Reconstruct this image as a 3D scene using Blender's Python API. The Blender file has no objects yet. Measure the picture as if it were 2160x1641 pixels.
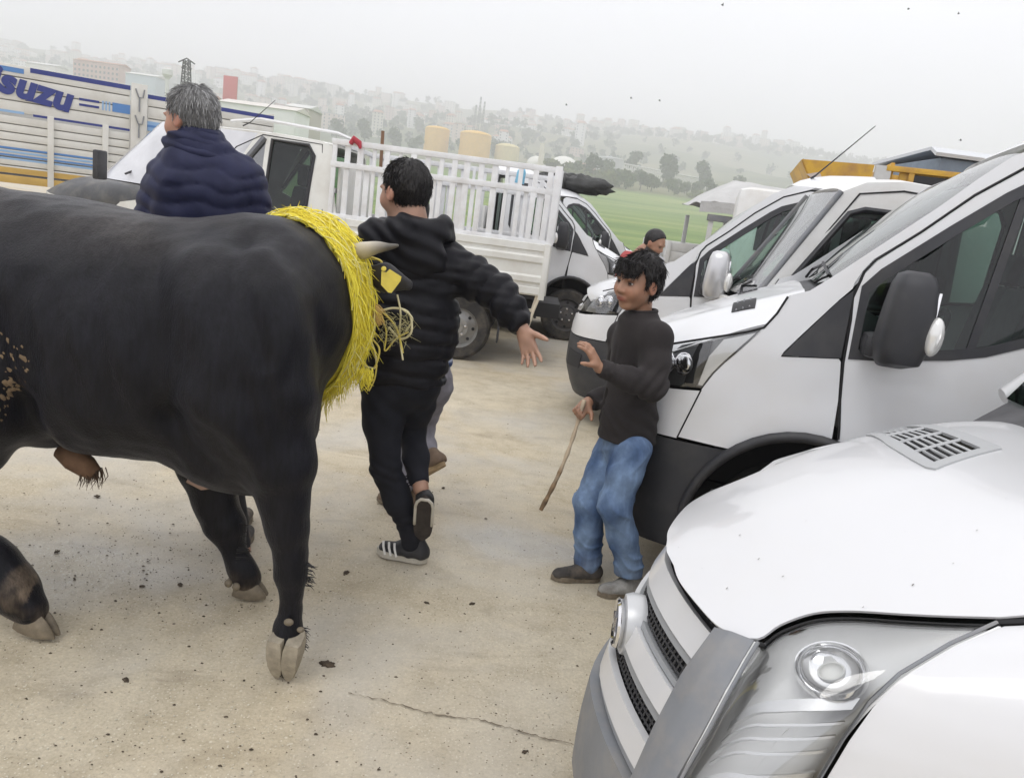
import bpy, bmesh, math, random
import numpy as np
from mathutils import Vector, Matrix, Quaternion
from mathutils.geometry import delaunay_2d_cdt

R = math.radians
SC = bpy.context.scene
COL = SC.collection
random.seed(7)
RNG = np.random.default_rng(7)

# ------------------------------------------------------------------ camera
CAM_POS = np.array([0.0, 0.0, 1.55])
FOC, PITCH, ROLL, PW, PH = 1650.0, R(12.5), R(7.5), 2160.0, 1641.0
_fw = np.array([0, math.cos(PITCH), -math.sin(PITCH)])
_rt = np.array([1.0, 0, 0])
_up = np.cross(_rt, _fw)
CX = _rt * math.cos(ROLL) + _up * math.sin(ROLL)
CY = -_rt * math.sin(ROLL) + _up * math.cos(ROLL)
cam = bpy.data.cameras.new('camera')
cam.sensor_fit = 'HORIZONTAL'
cam.sensor_width = 36.0
cam.lens = FOC / PW * 36.0
cam.clip_start = 0.05
cam.clip_end = 9000
cam_o = bpy.data.objects.new('camera', cam)
COL.objects.link(cam_o)
cam_o.matrix_world = Matrix(((CX[0], CY[0], -_fw[0], CAM_POS[0]),
                             (CX[1], CY[1], -_fw[1], CAM_POS[1]),
                             (CX[2], CY[2], -_fw[2], CAM_POS[2]), (0, 0, 0, 1)))
SC.camera = cam_o


def ray(px, py):
    return _fw + (px - PW / 2) / FOC * CX - (py - PH / 2) / FOC * CY


def at_z(px, py, z):
    d = ray(px, py)
    return CAM_POS + d * ((z - CAM_POS[2]) / d[2])


def at_y(px, py, y):
    d = ray(px, py)
    return CAM_POS + d * (y / d[1])


# ------------------------------------------------------------------ overcast sky
SUN_EL, SUN_AZ = R(62), R(-35)
world = bpy.data.worlds.new('World')
SC.world = world
world.use_nodes = True
wn, wl = world.node_tree.nodes, world.node_tree.links
wn.clear()
w_out = wn.new('ShaderNodeOutputWorld')
w_bg = wn.new('ShaderNodeBackground')
w_sky = wn.new('ShaderNodeTexSky')
w_sky.sky_type = 'NISHITA'
w_sky.sun_disc = False
w_sky.sun_elevation = SUN_EL
w_sky.sun_rotation = -SUN_AZ
w_sky.dust_density = 6.0
w_co = wn.new('ShaderNodeTexCoord')
w_sep = wn.new('ShaderNodeSeparateXYZ')
w_ramp = wn.new('ShaderNodeValToRGB')          # overcast: a little brighter towards the zenith
w_ramp.color_ramp.elements[0].position = 0.0
w_ramp.color_ramp.elements[0].color = (0.900, 0.900, 0.955, 1)
w_ramp.color_ramp.elements[1].position = 1.0
w_ramp.color_ramp.elements[1].color = (1.06, 1.06, 1.09, 1)
e_ = w_ramp.color_ramp.elements.new(0.42)
e_.color = (0.915, 0.915, 0.965, 1)
w_map = wn.new('ShaderNodeMapping')
w_map.inputs['Scale'].default_value = (1.2, 1.2, 5.0)
w_noise = wn.new('ShaderNodeTexNoise')
w_noise.inputs['Scale'].default_value = 1.6
w_noise.inputs['Detail'].default_value = 5
w_mr = wn.new('ShaderNodeMapRange')
w_mr.inputs['From Min'].default_value = 0.3
w_mr.inputs['From Max'].default_value = 0.7
w_mr.inputs['To Min'].default_value = 0.955
w_mr.inputs['To Max'].default_value = 1.045
w_mul = wn.new('ShaderNodeMix')
w_mul.data_type = 'RGBA'
w_mul.blend_type = 'MULTIPLY'
w_mul.inputs['Factor'].default_value = 1.0
w_sk2 = wn.new('ShaderNodeMix')                # a trace of the clear sky above the cloud
w_sk2.data_type = 'RGBA'
w_sk2.inputs['Factor'].default_value = 0.01
wl.new(w_co.outputs['Generated'], w_sep.inputs[0])
wl.new(w_sep.outputs['Z'], w_ramp.inputs['Fac'])
wl.new(w_co.outputs['Generated'], w_map.inputs['Vector'])
wl.new(w_map.outputs[0], w_noise.inputs['Vector'])
wl.new(w_noise.outputs['Fac'], w_mr.inputs['Value'])
wl.new(w_ramp.outputs['Color'], w_mul.inputs['A'])
wl.new(w_mr.outputs['Result'], w_mul.inputs['B'])
wl.new(w_mul.outputs['Result'], w_sk2.inputs['A'])
wl.new(w_sky.outputs['Color'], w_sk2.inputs['B'])
wl.new(w_sk2.outputs['Result'], w_bg.inputs['Color'])
w_bg.inputs['Strength'].default_value = 1.0
wl.new(w_bg.outputs[0], w_out.inputs['Surface'])

sun = bpy.data.lights.new('sun', 'SUN')
sun.energy = 0.80
sun.angle = R(30)
sun.color = (1.0, 0.98, 0.95)
sun_o = bpy.data.objects.new('sun', sun)
COL.objects.link(sun_o)
_sd = Vector((math.sin(SUN_AZ) * math.cos(SUN_EL), -math.cos(SUN_AZ) * math.cos(SUN_EL), math.sin(SUN_EL)))
sun_o.rotation_euler = _sd.to_track_quat('Z', 'Y').to_euler()
sun_o.location = _sd * 30

vs = SC.view_settings
vs.view_transform = 'Standard'
vs.look = 'None'
vs.exposure = 0.45
vs.gamma = 1.0
vs.use_curve_mapping = False
SC.render.engine = 'CYCLES'
SC.cycles.use_denoising = True
SC.cycles.max_bounces = 8
SC.cycles.transparent_max_bounces = 16
SC.cycles.volume_bounces = 3
SC.cycles.caustics_reflective = False
SC.cycles.caustics_refractive = False


# ------------------------------------------------------------------ materials
MATS = {}


def _noise(nt, scale, detail=4, rough=.55, coord='Object', dist=0.0, stretch=None):
    co = nt.nodes.new('ShaderNodeTexCoord')
    n = nt.nodes.new('ShaderNodeTexNoise')
    n.inputs['Scale'].default_value = scale
    n.inputs['Detail'].default_value = detail
    n.inputs['Roughness'].default_value = rough
    n.inputs['Distortion'].default_value = dist
    if stretch:
        m = nt.nodes.new('ShaderNodeMapping')
        m.inputs['Scale'].default_value = stretch
        nt.links.new(co.outputs[coord], m.inputs['Vector'])
        nt.links.new(m.outputs[0], n.inputs['Vector'])
    else:
        nt.links.new(co.outputs[coord], n.inputs['Vector'])
    return n


def _ramp(nt, src, stops):
    r = nt.nodes.new('ShaderNodeValToRGB')
    el = r.color_ramp.elements
    while len(el) < len(stops):
        el.new(0.5)
    for e, (p, c) in zip(el, stops):
        e.position = p
        e.color = (*c[:3], 1) if len(c) >= 3 else (c[0], c[0], c[0], 1)
    nt.links.new(src, r.inputs['Fac'])
    return r.outputs['Color']


def _mix(nt, a, b, fac, mode='MIX'):
    m = nt.nodes.new('ShaderNodeMix')
    m.data_type = 'RGBA'
    m.blend_type = mode
    for sock, v in ((m.inputs['A'], a), (m.inputs['B'], b)):
        if isinstance(v, (tuple, list)):
            sock.default_value = (*v[:3], 1)
        else:
            nt.links.new(v, sock)
    if isinstance(fac, (int, float)):
        m.inputs['Factor'].default_value = fac
    else:
        nt.links.new(fac, m.inputs['Factor'])
    return m.outputs['Result']


def _bump(nt, bsdf, h, strength, dist=.01):
    b = nt.nodes.new('ShaderNodeBump')
    b.inputs['Strength'].default_value = strength
    b.inputs['Distance'].default_value = dist
    nt.links.new(h, b.inputs['Height'])
    nt.links.new(b.outputs[0], bsdf.inputs['Normal'])


def mat(name, col=(.5, .5, .5), rough=.6, metal=0.0, var=0.0, vscale=6.0, bump=0.0, bscale=60.0, bdist=.004,
        coat=0.0, spec=.5, dirt=None, dscale=3.0, damt=.5, attr=None, stretch=None):
    if name in MATS:
        return MATS[name]
    m = bpy.data.materials.new(name)
    m.use_nodes = True
    nt = m.node_tree
    b = nt.nodes['Principled BSDF']
    b.inputs['Roughness'].default_value = rough
    b.inputs['Metallic'].default_value = metal
    b.inputs['Specular IOR Level'].default_value = spec
    if coat:
        b.inputs['Coat Weight'].default_value = coat
        b.inputs['Coat Roughness'].default_value = .06
    c = tuple(col)
    if attr:
        a = nt.nodes.new('ShaderNodeVertexColor')
        a.layer_name = attr
        c = a.outputs['Color']
    if var:
        n = _noise(nt, vscale, 5, .6, stretch=stretch)
        f = _ramp(nt, n.outputs['Fac'], [(.3, (1 - var,) * 3), (.7, (1 + var * .6,) * 3)])
        c = _mix(nt, c, f, 1.0, 'MULTIPLY')
    if dirt:
        n = _noise(nt, dscale, 7, .65)
        f = _ramp(nt, n.outputs['Fac'], [(.45, (0, 0, 0)), (.72, (damt,) * 3)])
        c = _mix(nt, c, dirt, f)
    if isinstance(c, tuple):
        b.inputs['Base Color'].default_value = (*c, 1)
    else:
        nt.links.new(c, b.inputs['Base Color'])
    if bump:
        n = _noise(nt, bscale, 6, .6, stretch=stretch)
        _bump(nt, b, n.outputs['Fac'], bump, bdist)
    MATS[name] = m
    return m


def glass_mat(name, tint, rough=.02, see=.75):
    """thin sheet glass: clear tint plus a mirror-like share by Fresnel"""
    if name in MATS:
        return MATS[name]
    m = bpy.data.materials.new(name)
    m.use_nodes = True
    nt = m.node_tree
    nt.nodes.clear()
    out = nt.nodes.new('ShaderNodeOutputMaterial')
    t = nt.nodes.new('ShaderNodeBsdfTransparent')
    t.inputs['Color'].default_value = (*tint, 1)
    g = nt.nodes.new('ShaderNodeBsdfGlossy')
    g.inputs['Roughness'].default_value = rough
    g.inputs['Color'].default_value = (1, 1, 1, 1)
    fr = nt.nodes.new('ShaderNodeFresnel')
    fr.inputs['IOR'].default_value = 1.52
    mr = nt.nodes.new('ShaderNodeMapRange')
    mr.inputs['To Min'].default_value = 1 - see
    nt.links.new(fr.outputs[0], mr.inputs['Value'])
    mx = nt.nodes.new('ShaderNodeMixShader')
    nt.links.new(mr.outputs['Result'], mx.inputs[0])
    nt.links.new(t.outputs[0], mx.inputs[1])
    nt.links.new(g.outputs[0], mx.inputs[2])
    nt.links.new(mx.outputs[0], out.inputs['Surface'])
    MATS[name] = m
    return m


# ------------------------------------------------------------------ objects
def tag(o, label=None, cat=None, group=None, kind=None):
    if label:
        o['label'] = label
    if cat:
        o['category'] = cat
    if group:
        o['group'] = group
    if kind:
        o['kind'] = kind
    return o


def empty(name, loc=(0, 0, 0), rz=0.0, scale=1.0):
    o = bpy.data.objects.new(name, None)
    COL.objects.link(o)
    o.location = loc
    o.rotation_euler = (0, 0, rz)
    o.scale = (scale,) * 3
    o.empty_display_size = .1
    return o


def link(name, me, material=None, parent=None, smooth=True, auto=None):
    o = bpy.data.objects.new(name, me)
    COL.objects.link(o)
    if material is not None:
        for m in (material if isinstance(material, (list, tuple)) else [material]):
            me.materials.append(m)
    if parent is not None:
        o.parent = parent
    if smooth:
        me.polygons.foreach_set('use_smooth', [True] * len(me.polygons))
    if auto is not None:
        try:
            me.set_sharp_from_angle(angle=R(auto))
        except Exception:
            pass
    return o


def pymesh(verts, faces):
    me = bpy.data.meshes.new('mesh')
    me.from_pydata([tuple(map(float, v)) for v in verts], [], [tuple(map(int, f)) for f in faces])
    me.validate()
    me.update()
    return me


def bm_obj(name, bm, material=None, parent=None, smooth=False, auto=None):
    me = bpy.data.meshes.new(name)
    bmesh.ops.recalc_face_normals(bm, faces=bm.faces[:])
    bm.to_mesh(me)
    bm.free()
    return link(name, me, material, parent, smooth, auto)


def add_box(bm, c, s, rot=None, bevel=0.0):
    g = bmesh.ops.create_cube(bm, size=1.0)
    vs_ = g['verts']
    for v in vs_:
        v.co = Vector((v.co.x * s[0], v.co.y * s[1], v.co.z * s[2]))
    if bevel:
        es = list({e for v in vs_ for e in v.link_edges})
        r = bmesh.ops.bevel(bm, geom=es, offset=bevel, segments=2, affect='EDGES', profile=.6)
        vs_ = list({v for f in r['faces'] for v in f.verts} | {v for v in vs_ if v.is_valid})
    M = (rot.to_4x4() if rot is not None else Matrix())
    for v in vs_:
        v.co = M @ v.co + Vector(c)
    return vs_


def box(name, c, s, material, parent=None, rot=None, bevel=0.006, smooth=True):
    bm = bmesh.new()
    add_box(bm, c, s, rot, bevel)
    return bm_obj(name, bm, material, parent, smooth, 40)


def tube_geo(pts, rad, n=8, close=True):
    """verts, faces of a tube along a polyline; rad a number or one per point"""
    P = [Vector(p) for p in pts]
    if not hasattr(rad, '__len__'):
        rad = [rad] * len(P)
    V, F = [], []
    prev = None
    for i, p in enumerate(P):
        t = (P[min(i + 1, len(P) - 1)] - P[max(i - 1, 0)])
        if t.length < 1e-9:
            t = Vector((0, 0, 1))
        t.normalize()
        if prev is None:
            a = Vector((0, 0, 1)) if abs(t.z) < .9 else Vector((1, 0, 0))
            u = t.cross(a).normalized()
        else:
            u = (prev - t * prev.dot(t))
            if u.length < 1e-6:
                u = t.orthogonal()
            u.normalize()
        prev = u
        v = t.cross(u)
        for k in range(n):
            an = 2 * math.pi * k / n
            V.append(p + (u * math.cos(an) + v * math.sin(an)) * rad[i])
    for i in range(len(P) - 1):
        for k in range(n):
            a, b = i * n + k, i * n + (k + 1) % n
            F.append((a, b, b + n, a + n))
    if close:
        F.append(tuple(range(n))[::-1])
        F.append(tuple((len(P) - 1) * n + k for k in range(n)))
    return V, F


def tube(name, pts, rad, material, parent=None, n=8):
    V, F = tube_geo(pts, rad, n)
    return link(name, pymesh(V, F), material, parent, True, 60)


def tubes(name, list_, material, parent=None, n=5):
    V, F = [], []
    for pts, rad in list_:
        v, f = tube_geo(pts, rad, n)
        o = len(V)
        V += v
        F += [tuple(i + o for i in q) for q in f]
    return link(name, pymesh(V, F), material, parent, True, 60)


def lathe(name, prof, material, parent=None, n=24, axis='z', loc=(0, 0, 0), cap=True):
    """prof: (radius, height) pairs turned about an axis"""
    V, F = [], []
    for r, h in prof:
        for k in range(n):
            a = 2 * math.pi * k / n
            if axis == 'z':
                p = (r * math.cos(a), r * math.sin(a), h)
            elif axis == 'y':
                p = (r * math.cos(a), h, r * math.sin(a))
            else:
                p = (h, r * math.cos(a), r * math.sin(a))
            V.append(Vector(p) + Vector(loc))
    for i in range(len(prof) - 1):
        for k in range(n):
            a, b = i * n + k, i * n + (k + 1) % n
            F.append((a, b, b + n, a + n))
    if cap:
        F.append(tuple(range(n)))
        F.append(tuple((len(prof) - 1) * n + k for k in range(n)))
    bm = bmesh.new()
    vs_ = [bm.verts.new(v) for v in V]
    for f in F:
        try:
            bm.faces.new([vs_[i] for i in f])
        except ValueError:
            pass
    return bm_obj(name, bm, material, parent, True, 35)


def spline(pts, n=8):
    """Catmull-Rom through points"""
    P = [np.array(p, float) for p in pts]
    out = []
    for i in range(len(P) - 1):
        p0, p1, p2, p3 = P[max(i - 1, 0)], P[i], P[i + 1], P[min(i + 2, len(P) - 1)]
        for k in range(n):
            t = k / n
            out.append(.5 * ((2 * p1) + (-p0 + p2) * t + (2 * p0 - 5 * p1 + 4 * p2 - p3) * t * t + (-p0 + 3 * p1 - 3 * p2 + p3) * t ** 3))
    out.append(P[-1])
    return out


def inside(poly, p):
    x, y = p
    c = False
    j = len(poly) - 1
    for i in range(len(poly)):
        xi, yi = poly[i]
        xj, yj = poly[j]
        if (yi > y) != (yj > y) and x < (xj - xi) * (y - yi) / (yj - yi) + xi:
            c = not c
        j = i
    return c


def densify(poly, h):
    out = []
    n = len(poly)
    for i in range(n):
        a, b = np.array(poly[i], float), np.array(poly[(i + 1) % n], float)
        k = max(1, int(np.linalg.norm(b - a) / h))
        for j in range(k):
            out.append(tuple(a + (b - a) * j / k))
    return out


def panel_geo(outer, holes=(), h=.06, fn=None):
    """triangulated sheet with an outline and holes in 2-D, mapped to 3-D by fn"""
    loops = [densify(outer, h)] + [densify(q, h) for q in holes]
    pts, edges = [], []
    for lp in loops:
        o = len(pts)
        pts += [Vector(p) for p in lp]
        edges += [(o + i, o + (i + 1) % len(lp)) for i in range(len(lp))]
    xs, ys = [p[0] for p in loops[0]], [p[1] for p in loops[0]]
    nb = np.array([p for lp in loops for p in lp])
    for x in np.arange(min(xs) + h * .5, max(xs), h):
        for y in np.arange(min(ys) + h * .5, max(ys), h):
            if inside(loops[0], (x, y)) and not any(inside(q, (x, y)) for q in loops[1:]):
                if ((nb - (x, y)) ** 2).sum(1).min() > (h * .45) ** 2:
                    pts.append(Vector((x, y)))
    v2, _, f2 = delaunay_2d_cdt(pts, edges, [], 0, 1e-5)[:3]
    F = []
    for f in f2:
        c = (v2[f[0]] + v2[f[1]] + v2[f[2]]) / 3
        if inside(loops[0], c) and not any(inside(q, c) for q in loops[1:]):
            F.append(tuple(f))
    V = [fn(v.x, v.y) for v in v2]
    return V, F


def solid(o, t, off=-1.0):
    m = o.modifiers.new('thickness', 'SOLIDIFY')
    m.thickness = t
    m.offset = off
    e = o.modifiers.new('crisp', 'EDGE_SPLIT')
    e.split_angle = R(38)
    return o


def orient(me, centre):
    """turn the faces of an open sheet away from a point"""
    me.update()
    c = Vector(centre)
    s = 0
    for p in me.polygons:
        s += (p.center - c).normalized().dot(p.normal) * p.area
    if s < 0:
        me.flip_normals()


def panel(name, outer, material, parent, fn, holes=(), h=.06, thick=.006, centre=(1.5, 0, .9)):
    V, F = panel_geo(outer, holes, h, fn)
    me = pymesh(V, F)
    orient(me, centre)
    o = link(name, me, material, parent, True)
    if thick:
        solid(o, thick)
    return o


def copy_tree(o, parent=None):
    c = o.copy()
    COL.objects.link(c)
    c.parent = parent
    for ch in list(o.children):
        copy_tree(ch, c)
    return c


# ------------------------------------------------------------------ signed-distance modelling for bodies and cloth
class SDF:
    def __init__(s, lo, hi, res):
        s.lo, s.res = np.array(lo, float), res
        s.n = np.ceil((np.array(hi) - s.lo) / res).astype(int) + 1
        s.ax = [(s.lo[i] + np.arange(s.n[i]) * res).astype(np.float32) for i in range(3)]
        s.f = np.full(s.n, 9.0, np.float32)

    def sub(s, lo, hi):
        a = np.clip(np.floor((np.array(lo) - s.lo) / s.res).astype(int), 0, s.n)
        b = np.clip(np.ceil((np.array(hi) - s.lo) / s.res).astype(int) + 1, 0, s.n)
        sl = tuple(slice(i, j) for i, j in zip(a, b))
        g = np.meshgrid(*[s.ax[i][sl[i]] for i in range(3)], indexing='ij', sparse=True)
        return sl, g

    def put(s, sl, d, k, mode='add'):
        a = s.f[sl]
        if a.size == 0:
            return
        if mode == 'cut':
            d = -d
            if k:
                h = np.maximum(k - np.abs(a - d), 0) / k
                s.f[sl] = np.maximum(a, d) + h * h * k * .25
            else:
                s.f[sl] = np.maximum(a, d)
        elif k:
            h = np.maximum(k - np.abs(a - d), 0) / k
            s.f[sl] = np.minimum(a, d) - h * h * k * .25
        else:
            s.f[sl] = np.minimum(a, d)

    def cone(s, a, b, r1, r2, k=.03, flat=None, mode='add'):
        """capsule that tapers from r1 to r2; flat=(direction, factor) makes it thinner/wider along a direction"""
        a, b = np.array(a, float), np.array(b, float)
        rm = max(r1, r2) * (1.0 / min(1.0, flat[1]) if flat and flat[1] < 1 else 1.0) + k + 4 * s.res
        sl, (X, Y, Z) = s.sub(np.minimum(a, b) - rm, np.maximum(a, b) + rm)
        px, py, pz = X - a[0], Y - a[1], Z - a[2]
        ab = b - a
        t = np.clip((px * ab[0] + py * ab[1] + pz * ab[2]) / max(ab @ ab, 1e-9), 0, 1)
        qx, qy, qz = px - t * ab[0], py - t * ab[1], pz - t * ab[2]
        d2 = qx * qx + qy * qy + qz * qz
        if flat:
            n = np.array(flat[0], float)
            n /= np.linalg.norm(n)
            q = qx * n[0] + qy * n[1] + qz * n[2]
            d2 = d2 + q * q * (flat[1] ** 2 - 1)
        s.put(sl, (np.sqrt(np.maximum(d2, 0)) - (r1 + (r2 - r1) * t)).astype(np.float32), k, mode)

    def chain(s, pts, k=.03, flat=None):
        """pts: (x,y,z,r)"""
        for p, q in zip(pts[:-1], pts[1:]):
            s.cone(p[:3], q[:3], p[3], q[3], k, flat)

    def ell(s, c, r, k=.03, rot=None, mode='add'):
        r = np.array(r, float)
        rm = r.max() + k + 4 * s.res
        c = np.array(c, float)
        sl, (X, Y, Z) = s.sub(c - rm, c + rm)
        px, py, pz = X - c[0], Y - c[1], Z - c[2]
        if rot is not None:
            m = np.array(rot.transposed())
            px, py, pz = (m[i][0] * px + m[i][1] * py + m[i][2] * pz for i in range(3))
        k0 = np.sqrt((px / r[0]) ** 2 + (py / r[1]) ** 2 + (pz / r[2]) ** 2)
        k1 = np.sqrt((px / r[0] ** 2) ** 2 + (py / r[1] ** 2) ** 2 + (pz / r[2] ** 2) ** 2)
        s.put(sl, (k0 * (k0 - 1) / np.maximum(k1, 1e-6)).astype(np.float32), k, mode)

    def plane_cut(s, p, n, lo=None, hi=None, k=0.0):
        """remove what lies on the side the normal points to"""
        n = np.array(n, float)
        n /= np.linalg.norm(n)
        sl, (X, Y, Z) = s.sub(s.lo - 1 if lo is None else lo, s.lo + s.n * s.res + 1 if hi is None else hi)
        d = -((X - p[0]) * n[0] + (Y - p[1]) * n[1] + (Z - p[2]) * n[2])
        s.put(sl, np.broadcast_to(d, s.f[sl].shape).astype(np.float32), k, 'cut')

    def disp(s, fn, band=.05):
        m = np.abs(s.f) < band
        i = np.nonzero(m)
        s.f[m] += fn(s.ax[0][i[0]], s.ax[1][i[1]], s.ax[2][i[2]]).astype(np.float32)

    def mesh(s, smooth=1):
        f = s.f
        f[0], f[-1], f[:, 0], f[:, -1], f[:, :, 0], f[:, :, -1] = [np.maximum(q, 1e-3) for q in (f[0], f[-1], f[:, 0], f[:, -1], f[:, :, 0], f[:, :, -1])]
        neg = f < 0
        nx, ny, nz = s.n
        c = [(i, j, k) for i in (0, 1) for j in (0, 1) for k in (0, 1)]
        cs = lambda A, o: A[o[0]:nx - 1 + o[0], o[1]:ny - 1 + o[1], o[2]:nz - 1 + o[2]]
        cnt = np.zeros((nx - 1, ny - 1, nz - 1), np.int8)
        for o in c:
            cnt += cs(neg, o)
        act = (cnt > 0) & (cnt < 8)
        I = np.nonzero(act)
        vid = np.full(act.shape, -1, np.int64)
        vid[I] = np.arange(len(I[0]))
        acc = np.zeros((len(I[0]), 3))
        num = np.zeros(len(I[0]))
        base = np.stack(I, 1)
        for a in c:
            for ax in range(3):
                if a[ax]:
                    continue
                b = list(a)
                b[ax] = 1
                fa = f[I[0] + a[0], I[1] + a[1], I[2] + a[2]]
                fb = f[I[0] + b[0], I[1] + b[1], I[2] + b[2]]
                x = (fa < 0) != (fb < 0)
                t = np.where(x, fa / np.where(x, fa - fb, 1), 0)
                p = np.array(a, float)[None] + np.zeros((len(t), 3))
                p[:, ax] += t
                acc += np.where(x[:, None], p, 0)
                num += x
        V = s.lo + (base + acc / num[:, None]) * s.res
        F = []
        for ax in range(3):
            o1, o2 = [(1, 2), (2, 0), (0, 1)][ax]
            sh = [slice(1, n - 1) for n in (nx, ny, nz)]
            sa, sb = list(sh), list(sh)
            sa[ax] = slice(0, [nx, ny, nz][ax] - 1)
            sb[ax] = slice(1, [nx, ny, nz][ax])
            A, B = neg[tuple(sa)], neg[tuple(sb)]
            for cond, flip in ((A & ~B, False), (~A & B, True)):
                J = np.stack(np.nonzero(cond), 1)
                for a_ in range(3):
                    if a_ != ax:
                        J[:, a_] += 1
                d1, d2 = np.zeros(3, int), np.zeros(3, int)
                d1[o1], d2[o2] = 1, 1
                q = [vid[tuple((J - x).T)] for x in (d1 * 0, d1, d1 + d2, d2)]
                if flip:
                    q = q[::-1]
                F.append(np.stack(q, 1))
        F = np.concatenate(F)
        F = F[(F >= 0).all(1)]
        e = np.concatenate([F[:, [0, 1]], F[:, [1, 2]], F[:, [2, 3]], F[:, [3, 0]]])
        for it in range(smooth):
            a2 = np.zeros_like(V)
            n2 = np.zeros(len(V))
            np.add.at(a2, e[:, 0], V[e[:, 1]])
            np.add.at(n2, e[:, 0], 1)
            np.add.at(a2, e[:, 1], V[e[:, 0]])
            np.add.at(n2, e[:, 1], 1)
            V = V * .4 + .6 * a2 / n2[:, None]
        me = bpy.data.meshes.new('body')
        me.vertices.add(len(V))
        me.vertices.foreach_set('co', V.astype(np.float32).ravel())
        me.loops.add(len(F) * 4)
        me.loops.foreach_set('vertex_index', F.ravel().astype(np.int32))
        me.polygons.add(len(F))
        me.polygons.foreach_set('loop_start', np.arange(len(F), dtype=np.int32) * 4)
        me.polygons.foreach_set('loop_total', np.full(len(F), 4, np.int32))
        me.update()
        me.validate()
        return me


def vcol(me, fn, name='Col'):
    n = len(me.vertices)
    co = np.empty(n * 3, np.float32)
    me.vertices.foreach_get('co', co)
    co = co.reshape(-1, 3)
    c = np.ones((n, 4), np.float32)
    c[:, :3] = fn(co)
    a = me.color_attributes.new(name, 'FLOAT_COLOR', 'POINT')
    a.data.foreach_set('color', c.ravel())


def wob(x, y, z, f, seed=0, oct_=3):
    """cheap smooth 3-D noise from rotated sines, about -1..1"""
    r = np.random.default_rng(seed)
    o = 0
    amp, tot = 1.0, 0
    for i in range(oct_):
        for j in range(4):
            d = r.normal(size=3)
            d /= np.linalg.norm(d)
            o = o + amp * np.sin((x * d[0] + y * d[1] + z * d[2]) * f * (2 ** i) * r.uniform(.8, 1.25) * 2 * math.pi + r.uniform(0, 6.28)) / 2
        tot += amp
        amp *= .5
    return o / tot
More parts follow.
